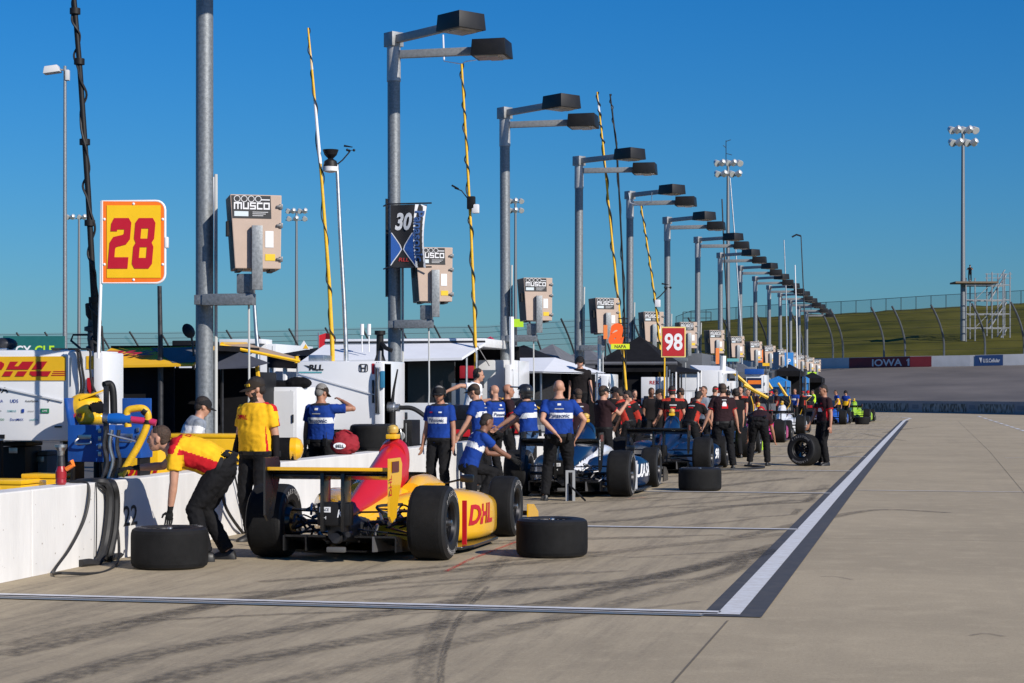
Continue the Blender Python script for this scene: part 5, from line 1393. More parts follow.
person('tall man in black shirt looking down at the upright tyre', 824, 41.3, 118, H=1.80, headp=22, heady=-8, handl=(-.27, .03, .79), handr=(.24, .22, .86), shirt='black', hair='dark', skin=1, girth=1.0, seed=23, text=[('HUB', 'f', .5, .09, 1.2, sh_red, .03)])
# emblem on the stocky man's back
# far crowd
FAR = [(736, 46, 20, 'plain', 'cap', None, 'man in black shirt and black cap between the stocky and bending men'), (748, 64, 170, 'plain', None, None, 'dark haired man in black facing the camera behind the stocky man'),
       (757, 70, 120, 'black', 'cap', None, 'man in black with cap just above the bending man'), (741, 58, 160, 'blackred', None, None, 'half hidden man in black and orange behind the stocky man'),
       (768, 79, -60, 'plain', 'cap', cap_red, 'man in black shirt and red cap beyond the bending man'), (777, 83, 100, 'black', 'cap', None, 'man in dark shirt and black cap right of the red cap'),
       (787, 88, 80, 'plain', None, None, 'dark haired man in black with folded arms beside the pink car'), (795, 93, 150, 'blue', None, None, 'man in blue shirt behind the pink and white cars'),
       (802, 97, -30, 'blackred', 'cap', cap_red, 'man in red cap and black shirt over the white car'), (808, 104, 170, 'white', 'cap', cap_red, 'man in white shirt and red cap beyond the white car'),
       (814, 108, 90, 'lime', None, None, 'man in lime vest just left of the tall man'), (790, 100, 10, 'blue', 'cap', None, 'man in blue shirt and dark cap far down the lane'),
       (846, 98, 150, 'orange', 'cap', None, 'person in blue and yellow suit standing by the yellow green car'), (838, 100, 100, 'orange', None, None, 'person in blue and yellow suit leaning behind the last cars'),
       (763, 84, 140, 'white', None, None, 'far man in white shirt behind the crowd'), (782, 97, 60, 'blackred', 'cap', cap_k, 'far man in black and orange shirt behind the crowd'), (660, 47, 100, 'plain', 'cap', None, 'man in black shirt and cap just left of the red cap man'),
       (650, 49, 200, 'plain', None, None, 'dark haired man in black behind the crouching orange shouldered pair'), (613, 45, 190, 'plain', 'cap', None, 'man in black shirt and black cap right behind the phone holder')]
for i, (px, d, hd_, sh_, ht, hm_, lab) in enumerate(FAR):
    person(lab, px, d, hd_, H=1.72 + .03 * (i % 4), shirt=sh_, hat=ht, hatm=hm_, hair=('dark', 'brown')[i % 2], skin=i % 3, lod=2, seed=30 + i, headset=(i % 3 == 0), lean=(i * 7) % 16, handl=(-.25, .2 + .05 * (i % 4), .9), headp=5 + (i * 5) % 15)
MORE = [(662, 52, 140, 'black', 'cap', None), (683, 47, 60, 'blackred', 'cap', cap_k), (697, 52, 200, 'black', None, None), (712, 54, -40, 'plain', 'cap', cap_red), (728, 60, 100, 'blackred', 'cap', None), (732, 66, 30, 'black', None, None), (751, 74, -100, 'plain', 'cap', cap_red),
        (784, 106, 150, 'plain', 'cap', cap_red), (774, 95, 200, 'blue', None, None), (798, 110, 80, 'black', 'cap', None), (622, 50, 160, 'black', 'cap', None), (591, 48, 100, 'black', 'cap', None), (634, 53, -150, 'blackred', None, None)]
WHERE = ['just behind the red cap man\'s left', 'beside the red cap man\'s elbow', 'behind the grey shirted man', 'over the stocky man\'s left shoulder', 'behind the stocky man\'s right shoulder', 'in the gap right of the stocky man', 'over the bending man\'s back',
         'far down the lane beside the last carts', 'in blue far behind the pink car', 'under the last lamp poles', 'behind the phone holder\'s raised hands', 'left of the phone holder, partly hidden', 'behind the orange shouldered pair']
for i, ((px, d, hd_, sh_, ht, hm_), wh_) in enumerate(zip(MORE, WHERE)):
    person(('man in ' + {'black': 'dark shirt', 'blackred': 'black and orange shirt', 'plain': 'black shirt', 'blue': 'team shirt'}[sh_] + (' and cap ' if ht else ' ') + wh_), px, d, hd_, H=1.70 + .04 * (i % 4), shirt=sh_, hat=ht, hatm=hm_, hair=('dark', 'brown')[i % 2], skin=i % 3, lod=2, seed=70 + i, headset=(i % 2 == 0), lean=(i * 5) % 20, handl=(-.22, .25, .95), handr=(.2, .2 + .04 * (i % 5), .9), headp=6 + (i * 4) % 16)
# cameraman on the scaffold
q = gp(970, 202.8, 4.2); person('camera operator in black standing on the scaffold platform', pos=(q.x, q.y, 0), heading=160, z0=EYE + (HZ - 281.3) / F * 203, H=1.8, shirt='plain', hat='cap', handl=(-.2, .4, 1.3), handr=(.2, .4, 1.3), lod=2, seed=60)
# ------------------------------------------------------------------ carts, canopies and gear behind the wall
def rect(px0, px1, y0, y1, Y):
    """a front face seen between these picture columns and rows when it stands across the lane at Y (metres)"""
    x0, x1 = fx(px0, Y), fx(px1, Y); pm = (px0 + px1) / 2
    return x0, x1, fz(pm, y1, Y), fz(pm, y0, Y)
panel_white = mat('cart_white', (.76, .77, .79), .3, var=.04, vscale=1.2, coat=.3)
trim_grey = mat('trim_grey', (.3, .31, .32), .5)
screen_m = mat('monitor_glass', (.012, .014, .02), .1)
tent_k = mat('tent_black', (.010, .010, .012), .9, var=.3, vscale=3, bump=.3, bscale=6, spec=.15)
tent_w = mat('tent_white', (.70, .72, .76), .7, var=.05, vscale=1.5)
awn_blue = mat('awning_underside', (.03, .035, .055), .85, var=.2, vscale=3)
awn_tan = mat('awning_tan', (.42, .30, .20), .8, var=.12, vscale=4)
roof_grey = mat('roof_grey', (.10, .11, .13), .8, var=.1)
def base_wheels(t, x0, x1, dep, z):
    mb = MB()
    mb.bx(x0 + .05, x1 - .05, .1, dep - .1, .22, .34)
    for x in (x0 + .08, x1 - .08):
        for y in (.12, dep - .12): mb.bx(x - .03, x + .03, y - .03, y + .03, .2, z)
    mb.build('frame', black, t, smooth=False)
    for x in (x0 + .15, x1 - .15):
        for y in (.15, dep - .15): MB().lathe([(-.04, .1), (-.04, .13), (.04, .13), (.04, .1)], (x, y, .13), 'x', 16).build('wheel', rubber, t)
def cart(label, px0, px1, y0, y1, Y, dep, m=panel_white, wheels=True, bev=.02, name='pit_cart', cat='pit cart', seam=True):
    x0, x1, z0, z1 = rect(px0, px1, y0, y1, Y); cx = (x0 + x1) / 2; h = (x1 - x0) / 2
    t = thing(name, label, cat, (cx, Y, 0))
    MB().bx(-h, h, 0, dep, z0, z1).build('cabinet', m, t, bevel=bev)
    if seam:
        MB().bx(-h + .03, h - .03, -.006, -.002, z0 + .04, z0 + .055).bx(h - .10, h - .09, -.006, -.002, z0 + .05, z1 - .05).build('seam', trim_grey, t, smooth=False)
        MB().bx(h - .07, h - .05, -.03, -.002, (z0 + z1) / 2 - .06, (z0 + z1) / 2 + .06).build('handle', dark_steel, t)
    if wheels: base_wheels(t, -h, h, dep, z0 + .02)
    return t, h, z0, z1
def ctext(t, s_, x, z, h, m, w_=1, bold=.02, shear=0, y=-.006):
    MB().text(s_, (x, y, z), (1, 0, 0), (0, 0, 1), h, 0, w_, bold, shear).build('lettering', m, t, smooth=False)
red_l = mat('red_letter', (.45, .01, .02), .4); blk_l = mat('letter_black', (.02, .02, .022), .5); blu_l = mat('letter_blue', (.02, .06, .3), .5); grn_l = mat('letter_green', (.02, .2, .09), .5); tl_l = mat('letter_teal', (.1, .35, .38), .5)

# --- white and yellow timing cart, far left
Y = 18.15
t, h, z0, z1 = cart('big white pit cart at the left edge with a yellow panel and sponsor marks', -52, 69, 350, 441, Y, 1.1, panel_white, True, .03, seam=False)
def lx(px, Yq=None): return fx(px, Yq or Y) - t.location.x
def lz(px, y): return fz(px, y, Y)
MB().bx(lx(-40), lx(66), -.010, -.004, lz(30, 380.5), lz(30, 356.5)).build('yellow_panel', yellow, t, smooth=False)
# bold slanted DHL letters built from bars
def bars(polys, name='lettering', m=red_l, y=-.014):
    mb = MB()
    for p in polys: mb.prism([(lx(a), lz(40, b)) for a, b in p][::1], (0, y, 0), (1, 0, 0), (0, 0, 1), .003)
    mb.build(name, m, t, smooth=False)
bars([[(11, 361.5), (19, 361.5), (15, 366.2), (19, 366.2), (23, 361.5), (34.5, 361.5), (29, 369.4), (7, 369.4)],
      [(5.8, 371.2), (14, 371.2), (11, 376.2), (2.6, 376.2)], [(18.6, 371.2), (28, 371.2), (24.5, 376.2), (15.6, 376.2)],
      [(38, 361.5), (48, 361.5), (42.4, 369.4), (32.5, 369.4)], [(31, 371.2), (52, 371.2), (48.6, 376.2), (33.5, 376.2), (30.4, 374)],
      [(-14, 361.5), (2, 361.5), (5, 363.5), (4.6, 366), (2.5, 369.4), (-19, 369.4)], [(-20, 371.2), (-1, 371.2), (-4, 375.4), (-7, 376.2), (-24, 376.2)]])
mb = MB()
for k in range(3): mb.bx(lx(54 - k), lx(66), -.014, -.011, lz(40, 371.9 + 1.9 * k), lz(40, 371.1 + 1.9 * k))
mb.build('red_stripe', red_l, t, smooth=False)
ctext(t, 'HONDA', lx(-10.5), lz(0, 390), .055, blk_l, 1.5, .04)
MB().prism([(lx(-30), lz(0, 380)), (lx(-30), lz(0, 381.5)), (lx(64), lz(0, 401.5)), (lx(64), lz(0, 400.5))][::-1], (0, -.012, 0), (1, 0, 0), (0, 0, 1), .01).build('body_crease', mat('crease_white', (.62, .64, .68), .3), t, smooth=False)
for s_, px, y, hh, m, w_ in (('UDS', 14.5, 401, .035, blu_l, 1), ('AutoNation', 32, 401, .022, blk_l, 1), ('V', 48.5, 401, .03, blk_l, 1.2), ('vivint', 57, 401, .012, trim_grey, 1.4), ('SIEMENS', 12, 411, .02, tl_l, 1), ('xbrand', 31, 411, .018, trim_grey, 1), ('DuraMAX', 17, 419.5, .026, blu_l, 1.0), ('onefire', 34, 419.5, .024, tl_l, 1), ('RA', 1, 401, .03, blu_l, 1), ('TEGO', 1, 419.5, .022, grn_l, 1), ('e', 1, 411, .02, blk_l, 1)):
    ctext(t, s_, lx(px), lz(px, y), hh, m, w_, .015)
MB().bx(lx(41), lx(49.5), -.010, -.006, lz(45, 413), lz(45, 408.5)).build('green_mark', grn_l, t, smooth=False)
ctext(t, 'LIME', lx(45.2), lz(45, 410.8), .02, panel_white, 1, .01, 0, -.012)
MB().bx(lx(22), lx(24.5), -.010, -.006, lz(23, 412.5), lz(23, 409)).build('blue_mark', blu_l, t, smooth=False)
MB().bx(lx(0), lx(5), -.012, -.004, lz(2, 438.5), lz(2, 434.5)).build('latch', black, t, smooth=False)
MB().bx(lx(55), lx(62), -.012, -.004, lz(58, 427.5), lz(58, 426)).build('latch', black, t, smooth=False)
# right-hand service column of the cart
MB().bx(lx(69.8), lx(80), -.05, .5, lz(75, 441), lz(75, 352)).build('white_column', panel_white, t, bevel=.015)
MB().bx(lx(80.4), lx(98), -.01, .5, lz(90, 441), lz(90, 351)).build('white_column', panel_white, t, bevel=.01)
MB().bx(lx(96), lx(105.6), -.06, .45, lz(100, 441), lz(100, 352.5)).build('white_column', panel_white, t, bevel=.015)
MB().bx(lx(87), lx(94.5), -.018, -.012, lz(90, 369), lz(90, 356)).build('yellow_patch', yellow, t, smooth=False)
MB().prism([(lx(a), lz(90, b)) for a, b in ((88, 378), (94, 377), (94, 391), (91, 394), (88, 391))][::-1], (0, -.02, 0), (1, 0, 0), (0, 0, 1), .006).build('red_shield', red_l, t, smooth=False)
MB().text('INDY', (lx(91), -.024, lz(90, 384.5)), (0, 0, 1), (-1, 0, 0), .035, 0, 1, .02).build('lettering', panel_white, t, smooth=False)
MB().tube([(lx(73), -.055, lz(73, 357)), (lx(73), -.055, lz(73, 386))], .006, 6).build('hinge', steel, t)
for a, b_, c_ in ((81, 85, 84), (83.5, 88, 86), (94, 96, 103)):
    MB().tube(bez([(lx(a - 10), -.06, lz(80, 349)), (lx(a), -.10, lz(80, 351)), (lx(b_ - 2), -.10, lz(80, 366)), (lx(b_), -.09, lz(80, 384)), (lx(c_ - 1), -.08, lz(80, 398))], 6), .012, 6).build('hose', hose_mat, t)
# air horn turret on the cart's roof
q = MB()
cx_ = lx(80.5); pz = lambda y: lz(80, y)
MB().lathe([(pz(352), .055), (pz(346), .075), (pz(345), .05), (pz(338), .06), (pz(331), .055), (pz(330), .09), (pz(326), .09), (pz(325), .055), (pz(318), .05)], (cx_, .3, 0), 'z', 16).build('turret', dark_steel, t)
MB().lathe([(pz(318), .05), (pz(314), .075), (pz(303), .082), (pz(302), .07)], (cx_ + .01, .28, 0), 'z', 16).build('turret_head', black, t)
MB().tube([(cx_, .3, pz(334)), (cx_ - .2, .25, pz(334)), (cx_ - .2, .2, pz(340)), (cx_ - .05, .1, pz(348))], .012, 6).tube([(cx_ + .03, .3, pz(322)), (cx_ + .12, .25, pz(326)), (cx_ + .14, .25, pz(352))], .014, 6).build('cable', hose_mat, t)
MB().ell((lx(-13), .4, lz(2, 343)), (.13, .12, .07)).build('roof_vent', dark_steel, t)
MB().bx(lx(-19), lx(-7), .3, .5, lz(2, 350), lz(2, 347)).build('roof_vent_base', alu, t, bevel=.02)
MB().bx(lx(52), lx(60), -.01, .3, lz(55, 350), lz(55, 348)).build('roof_plate', awn_tan, t)

# --- blue tool boxes, helmet, hoses (each its own thing)
def toolbox(label, px0, px1, y0, y1, Y, lid):
    x0, x1, za, zb = rect(px0, px1, y0, y1, Y); h = (x1 - x0) / 2
    t = thing('tool_box', label, 'tool box', ((x0 + x1) / 2, Y, za)); H_ = zb - za
    MB().bx(-h, h, 0, .30, 0, H_).build('body', blue_box, t, bevel=.012)
    l = MB().box((lid[0] * h, .26 if lid[0] == 0 else .15, H_ + .13), ((2 * h if lid[0] == 0 else .03), (.03 if lid[0] == 0 else .30), .28), 0, RY(R(lid[1]))).build('lid', blue_box, t, bevel=.008)
    MB().bx(-.07, .07, -.012, -.001, H_ * .62, H_ * .74).build('handle_plate', steel, t, bevel=.004)
    MB().tube(bez([(-.07, -.012, H_ * .63), (-.085, -.05, H_ * .55), (-.06, -.06, H_ * .50), (.06, -.06, H_ * .50), (.085, -.05, H_ * .55), (.07, -.012, H_ * .63)], 4), .011, 6).build('handle', steel, t)
    for k in range(4): MB().bx(h - .045, h - .015, -.02, 0, H_ * (.16 + .21 * k), H_ * (.16 + .21 * k) + .045).build('latch', steel, t, bevel=.004)
    MB().bx(-h + .02, -h + .05, .02, .28, -za + .05, 0).bx(h - .05, h - .02, .02, .28, -za + .05, 0).build('leg', black, t)
    return t
toolbox('blue tool box under the yellow helmet, standing before the white cart', 67.5, 103, 425, 462, 17.55, (-1.02, -10))
toolbox('second blue tool box with its lid up beside the fuel hoses', 112, 141, 425, 458, 17.9, (0, 0))
d = fd(86, 17.7); s = F / d
o = W(85, 426, d); t = thing('crash_helmet', 'yellow full face helmet with a long peak lying on the blue tool box', 'helmet', o, TH); t.scale = (1.2,) * 3
hb_ = MB(); hb_.ell((-.02, .10, .14), (.165, .12, .14)); hb_.ell((.05, .10, .07), (.15, .11, .075))
hh_ = remesh(hb_, 'shell', mat('helmet_yellow', (.8, .46, .01), .25, coat=.6), .012, 2, t)
bm = bmesh.new(); bm.from_mesh(hh_.data)
dele = [f for f in bm.faces if (lambda c: ((c.x - .115) / .085) ** 2 + ((c.z - .155) / .05) ** 2 < 1 and c.x > .03)(f.calc_center_median())]
bmesh.ops.delete(bm, geom=dele, context='FACES'); bm.to_mesh(hh_.data); bm.free()
MB().ell((.0, .10, .14), (.145, .10, .115)).build('lining', matte_black, t)
MB().add([(-.04, -.01, .235), (-.04, .21, .235), (.18, .0, .315), (.18, .20, .315), (-.04, -.01, .215), (-.04, .21, .215), (.18, .0, .30), (.18, .20, .30)], [(0, 2, 3, 1), (4, 5, 7, 6), (0, 4, 6, 2), (1, 3, 7, 5), (2, 6, 7, 3), (0, 1, 5, 4)]).build('peak', MATS['helmet_yellow'], t, smooth=False)
MB().text('DHL', (-.08, -.022, .09), (1, 0, 0), (0, 0, 1), .035, 0, 1.3, .03, .3).build('lettering', red_l, t, smooth=False)
MB().tube(bez([(-.17, .05, .16), (-.13, -.01, .06), (-.08, -.02, .01)], 5), .008, 6).build('strap', trim_grey, t)
# fuel hose with its blue coupling
d = fd(125, 17.4); P = lambda px, y, dd=0: W(px, y, d + dd)
t = thing('fuel_hose', 'looped yellow fuel hose with a bright blue coupling beside the bending man', 'hose', (P(125, 430).x, P(125, 430).y, 0))
L0 = V(t.location)
def pl(lst): return [P(*q) - L0 for q in lst]
MB().tube(bez(pl([(128, 427), (127, 412), (135, 408.5), (144, 409), (148, 416), (146, 428), (138, 446), (128, 463), (121, 476)]), 6), .036, 12).build('hose', hose_yellow, t)
for a, b_ in (((130, 423), (129, 418)), ((143, 410), (147, 413)), ((147.5, 420), (147, 424))): MB().tube(pl([a, b_]), .041, 12).build('clamp', black, t)
MB().tube(pl([(108, 418.5), (112, 418.5), (118, 418.5), (124, 418.8), (131, 419.5)]), [.05, .052, .057, .052, .05], 14).build('coupling', mat('coupling_blue', (.01, .13, .5), .3, .3), t)
MB().tube(pl([(103, 418), (108.5, 418.3)]), .052, 14).build('collar', steel, t)
MB().tube(pl([(130, 419.5), (150, 421.5), (156, 423)]), .035, 10).build('nozzle', mat('nozzle_magenta', (.45, .02, .09), .4), t)
MB().tube(bez(pl([(104, 385, .05), (110, 384, .1), (113, 392, .1), (114, 418, .1)]), 5), .035, 10).build('riser', black, t)
MB().bx(*(lambda a, b_: (a.x, b_.x, a.y + .02, a.y + .07, b_.z, a.z))(P(102.5, 386) - L0, P(106.5, 482) - L0)).build('stand', dark_steel, t)
MB().tube(pl([(108, 434), (118, 437), (135, 441)]), .025, 8, flat=.5).build('bracket', alu, t)
for a in (100, 106, 113):
    MB().tube(bez(pl([(a + 6, 430), (a + 4, 446), (a + 7, 462), (a + 2, 480)]), 5), .02, 8).build('drop_hose', dark_steel if a != 106 else steel, t)
# air gun on the wall
o = V((-7.70, 0, .757)); o.y = V((fx(61, 15.9), 15.9, 0)).y
q = W(61, 486, -7.70 / ((61 - 512) / F * CT - ST))
t = thing('wheel_gun', 'red and steel air wheel gun standing upright on the white wall', 'wheel gun', (q.x, q.y, .757))
MB().lathe([(0, .04), (.02, .05), (.05, .046), (.06, .05), (.12, .05), (.14, .042), (.17, .034)], (0, 0, 0), 'z', 14).build('motor', mat('gun_red', (.3, .012, .02), .35, coat=.3), t)
MB().lathe([(.17, .038), (.26, .032), (.27, .02)], (0, 0, 0), 'z', 14).build('barrel', dark_steel, t)
MB().lathe([(.265, .03), (.31, .036), (.34, .055), (.365, .055), (.365, .03)], (0, 0, 0), 'z', 14).build('socket', steel, t)
MB().tube([(.05, 0, .14), (.12, 0, .18), (.10, 0, .22)], .022, 8).build('trigger_handle', orange, t)
# air hoses hanging over the wall
def hose(label, pts, r, m=hose_mat):
    a = V(pts[0]); t = MB().tube([p - a for p in bez(pts, 8)], r, 8).build('air_hose', m); t.location = a
    return tag(t, label, 'hose', 'air hoses hanging over the wall')
def wp(px, y, off=.03):   # a point just in front of the wall face
    q = ((px - 512) / F * CT - ST); d = (-7.58 + off) / q; return W(px, y, d)
hose('thin black hose looping from the wall top to the concrete beside the bundle', [wp(70, 482, -.2), wp(86, 482.5, -.02), wp(89, 496), wp(84, 520), wp(70, 548), wp(54, 571, .05), wp(62, 573, .3), G(100, 573), G(116, 566) + V((0, 0, .02)), wp(119, 548, .08), wp(116, 520), wp(108, 495), wp(97, 484, 0), wp(88, 482, -.25)], .014)
hose('thick black corrugated hose bundle draped over the wall in two strands', [wp(78, 483, -.35), wp(95, 482, -.05), wp(106, 484, .04), wp(110, 498, .06), wp(109, 520, .06), wp(105, 545, .06), wp(98, 562, .08), G(88, 566) + V((0, 0, .03)), G(80, 567) + V((0, 0, .03))], .04)
hose('second black corrugated strand ending in a curl at the foot of the wall', [wp(104, 482, -.2), wp(113, 484, .05), wp(116.5, 500, .07), wp(115, 530, .07), wp(110, 554, .07), G(105, 561) + V((.05, 0, .03)), G(112, 557) + V((.1, 0, .03))], .036)
hose('thin grey wire hanging straight down the wall beside the black hoses', [wp(96, 482, .01), wp(96.5, 500), wp(96.5, 530), wp(96, 558)], .006)
hose('black hose sweeping down the wall behind the bearded man', [wp(232, 468, -.2), wp(226, 470, .02), wp(222, 484, .04), wp(225, 505, .05), wp(236, 524, .06), wp(250, 540, .1), G(262, 545)], .018)
hose('thin black hose loop hanging from the wall near the bearded man\'s hand', [wp(240, 465, -.2), wp(234, 468, .02), wp(238, 490, .04), wp(243, 512, .04), wp(246, 530, .05)], .01)
# low yellow gear right behind the wall
def crate(label, px0, px1, y0, y1, Y, dep, m, name='equipment_case', cat='case', txt=None):
    x0, x1, za, zb = rect(px0, px1, y0, y1, Y); h = (x1 - x0) / 2; H_ = zb
    t = thing(name, label, cat, ((x0 + x1) / 2, Y, 0))
    MB().bx(-h, h, 0, dep, max(.02, za), zb - .05).build('body', m, t, bevel=.012)
    MB().bx(-h - .008, h + .008, -.008, dep + .008, zb - .045, zb).build('lid', m, t, bevel=.012)
    MB().bx(-.05, .05, -.02, 0, zb - .12, zb - .06).build('latch', steel, t, bevel=.004)
    if za > .08:
        for x in (-h + .03, h - .03): MB().bx(x - .02, x + .02, .03, dep - .03, 0, za).build('leg', black, t)
    if txt: ctext(t, txt[0], 0, (za + zb) / 2 - .02, txt[1], txt[2], 1.4, .04, .3)
    return t
crate('long low yellow equipment case behind the wall at the left edge', -30, 21, 480, 520, 17.2, .4, yellow)
crate('yellow case with red stripe behind the wall under the tool boxes', 22, 62, 474, 520, 17.6, .35, yellow, txt=('DHL', .1, red_l))
crate('low yellow case with red letters below the yellow fuel hose', 118, 158, 440, 500, 18.9, .5, yellow, txt=('DHL', .14, red_l))
crate('yellow and red case behind the bending man\'s back', 160, 238, 434, 500, 20.9, .5, yellow, txt=('DHL', .18, red_l))
for k, (px, y, w_, h_) in enumerate(((14, 455, 22, 26), (40, 462, 14, 22))):
    crate(('dark jumble box under the big white cart', 'small black canister box under the big white cart')[k], px - w_ / 2, px + w_ / 2, y - h_ / 2, y + h_, 18.8 + .3 * k, .4, (black, grey_cloth)[k])

# --- black tent with slanted yellow awning
Y = 22.6
x0, x1, za, zb = rect(96, 205, 366, 450, Y)
t = thing('tent', 'black walled tent with a slanting yellow awning and red letters behind the white cart', 'tent', ((x0 + x1) / 2, Y, 0)); h = (x1 - x0) / 2
MB().bx(-h, h * .42, .02, .06, .05, zb).bx(-h, h, 1.9, 1.95, .05, zb).bx(-h - .02, -h + .03, .0, 1.95, .05, zb).build('curtain', tent_k, t, smooth=False)
yz0, yz1 = fz(150, 366, Y), fz(150, 347, Y)
aw = MB().add([(-h, -.30, yz0), (h * .95, -.30, yz0 + .02), (h * .95, .45, yz1 + .02), (-h, .45, yz1), (-h, -.30, yz0 - .03), (h * .95, -.30, yz0 - .01), (h * .95, .45, yz1 - .02), (-h, .45, yz1 - .04)], [(0, 1, 2, 3), (4, 7, 6, 5), (0, 4, 5, 1), (3, 2, 6, 7), (0, 3, 7, 4), (1, 5, 6, 2)])
aw.build('awning', mat('awning_yellow', (.78, .43, .012), .6, var=.06, vscale=3), t, smooth=False)
up_ = V((0, .75, yz1 - yz0)).normalized(); un_ = V((1, 0, 0)).cross(up_)
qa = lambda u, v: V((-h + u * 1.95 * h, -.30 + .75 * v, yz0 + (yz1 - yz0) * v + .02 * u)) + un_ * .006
MB().add([qa(.40, .94), qa(.995, .94), qa(.995, .06), qa(.80, .06)], [(0, 3, 2, 1)]).build('shadow_sheet', grey_cloth, t, smooth=False)  # dark sheet laid on as the shadow across the awning's right part
MB().text('DHL', (-h * .52, .075 - .012, (yz0 + yz1) / 2 + .05), (1, 0, 0), up_, .2, 0, 1.5, .04, .5).build('lettering', red_l, t, smooth=False)
for px_ in (-h + .05, h - .05): MB().tube([(px_, .05, 0), (px_, .05, zb)], .02, 6).build('pole', dark_steel, t)
MB().bx(-h, h, .45, 2.0, yz1 - .04, yz1 + .03).build('roof', tent_k, t, smooth=False)
# dish on top
o = W(190, 330, 24); t2 = thing('dish_aerial', 'small dark dish aerial left of the nearest lamp pole', 'dish aerial', o, 0)
MB().lathe([(-.01, .01), (0, .04), (.03, .10), (.034, .098), (.006, .04)], (0, 0, 0), 'y', 16).xf(RZ(R(60)).to_4x4() @ RX(R(-20)).to_4x4()).build('dish', black, t2)
MB().tube([(0, .02, 0), (.03, .05, -.3), (.03, .05, -.5)], .015, 6).build('stalk', dark_steel, t2)
# --- awning with yellow edge right of the first pole
dA, dB = 25.0, 27.2
t = thing('awning', 'dark awning with a yellow hem sloping to the right behind the nearest pole', 'awning', (W(250, 360, dA).x, W(250, 360, dA).y, 0)); L0 = V(t.location)
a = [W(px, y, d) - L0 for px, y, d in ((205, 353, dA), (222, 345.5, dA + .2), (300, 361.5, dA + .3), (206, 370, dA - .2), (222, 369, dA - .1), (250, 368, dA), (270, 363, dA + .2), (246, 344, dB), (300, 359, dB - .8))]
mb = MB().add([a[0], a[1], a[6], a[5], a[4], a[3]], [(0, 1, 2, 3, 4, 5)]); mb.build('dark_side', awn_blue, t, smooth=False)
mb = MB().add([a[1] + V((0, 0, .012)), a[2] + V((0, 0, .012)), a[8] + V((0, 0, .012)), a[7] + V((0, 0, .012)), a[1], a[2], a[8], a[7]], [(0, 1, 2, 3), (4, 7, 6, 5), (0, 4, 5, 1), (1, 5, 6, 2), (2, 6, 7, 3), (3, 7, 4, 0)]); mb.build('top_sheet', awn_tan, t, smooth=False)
MB().tube([a[0], a[1], a[2]], .022, 6).build('hem', yellow, t)
MB().tube([a[1] + V((0, .0, .02)), a[7]], .03, 6).build('ridge', yellow, t)
MB().tube([a[2] + V((-.05, 0, -.02)), a[2] + V((-.05, 0, .07))], .03, 8).build('end_cap', yellow, t)
MB().tube([a[1], V((a[1].x, a[1].y, 0))], .022, 6).build('pole', dark_steel, t)
MB().tube([W(257, 366, dA + .3) - L0, W(259, 386, dA + .3) - L0], .03, 6).build('strut', hose_yellow, t)
# dark rack under it
t, h, z0, z1 = cart('tall black equipment rack in the shade of the yellow hemmed awning', 206, 258, 372, 448, 26.2, .8, black, True, .01)
for k in range(4):
    MB().bx(-h + .06, h - .06, -.03, -.004, z0 + .12 + .23 * k, z0 + .27 + .23 * k).build('drawer', dark_steel if k % 2 else matte_black, t, bevel=.008)
MB().bx(-.05, .03, -.06, -.031, z0 + .4, z0 + .62).build('bottle', mat('navy_bottle', (.02, .04, .12), .3), t, bevel=.01)
# --- white lower cart with a black bag on top
t, h, z0, z1 = cart('low white cabinet with blue letters between the bearded man and the white cart', 259, 297, 387, 450, 26.9, .9)
ctext(t, 'Panasonic', -.02, fz(280, 404, 26.9), .075, blu_l, .85, .03); ctext(t, 'X', .05, fz(280, 416, 26.9), .06, blk_l, 1, .02); ctext(t, 'eway', .0, fz(280, 427, 26.9), .04, blu_l, 1, .02)
MB().bx(-h + .05, h - .05, -.012, -.008, z0 + .06, z1 - .06).build('door', panel_white, t, smooth=False)
mb = MB(); mb.ell((-.12, .4, z1 + .03), (.34, .24, .07)); mb.ell((.2, .35, z1 + .06), (.2, .2, .09))
o = remesh(mb, 'duffel_bag', matte_black, .02, 2, None, .01, 3); o.location = t.location; tag(o, 'limp black bag lying on top of the low white cabinet', 'bag')
# --- big white cart
Y = 27.9
t, h, z0, z1 = cart('big white pit cart with a black emblem and a small framed letter H', 297, 384, 361, 430, Y, 1.2, panel_white, True, .03, seam=False)
def lx(px): return fx(px, Y) - t.location.x
MB().prism([(lx(300), fz(340, 373, Y)), (lx(300), fz(340, 374, Y)), (lx(378), fz(340, 396, Y)), (lx(378), fz(340, 395, Y))][::-1], (0, -.014, 0), (1, 0, 0), (0, 0, 1), .01).build('body_crease', MATS['crease_white'], t, smooth=False)
ctext(t, 'RLL', lx(316), fz(316, 367.5, Y), .085, blk_l, 1.25, .06, .1)
MB().prism([(lx(304), fz(310, 365, Y)), (lx(309), fz(310, 368, Y)), (lx(318), fz(310, 371, Y)), (lx(318), fz(310, 370, Y)), (lx(310), fz(310, 366, Y))], (0, -.006, 0), (1, 0, 0), (0, 0, 1), .002).build('emblem', blk_l, t, smooth=False)
MB().bx(lx(299), lx(322), -.008, -.004, fz(310, 373, Y), fz(310, 371.6, Y)).build('sub_line', tl_l, t, smooth=False)
cx, cz = lx(363.5), fz(363, 368, Y); w_, h_ = .145 / 2, .125 / 2
ring = [(x + cx, z + cz) for x, z in rrect(-w_, w_, -h_, h_, .03)]; rin = [(x + cx, z + cz) for x, z in rrect(-w_ + .012, w_ - .012, -h_ + .01, h_ - .01, .022)]
n = len(ring); MB().add([(x, -.007, z) for x, z in ring + rin], [(j, (j + 1) % n, n + (j + 1) % n, n + j) for j in range(n)]).build('emblem_frame', blk_l, t, smooth=False)
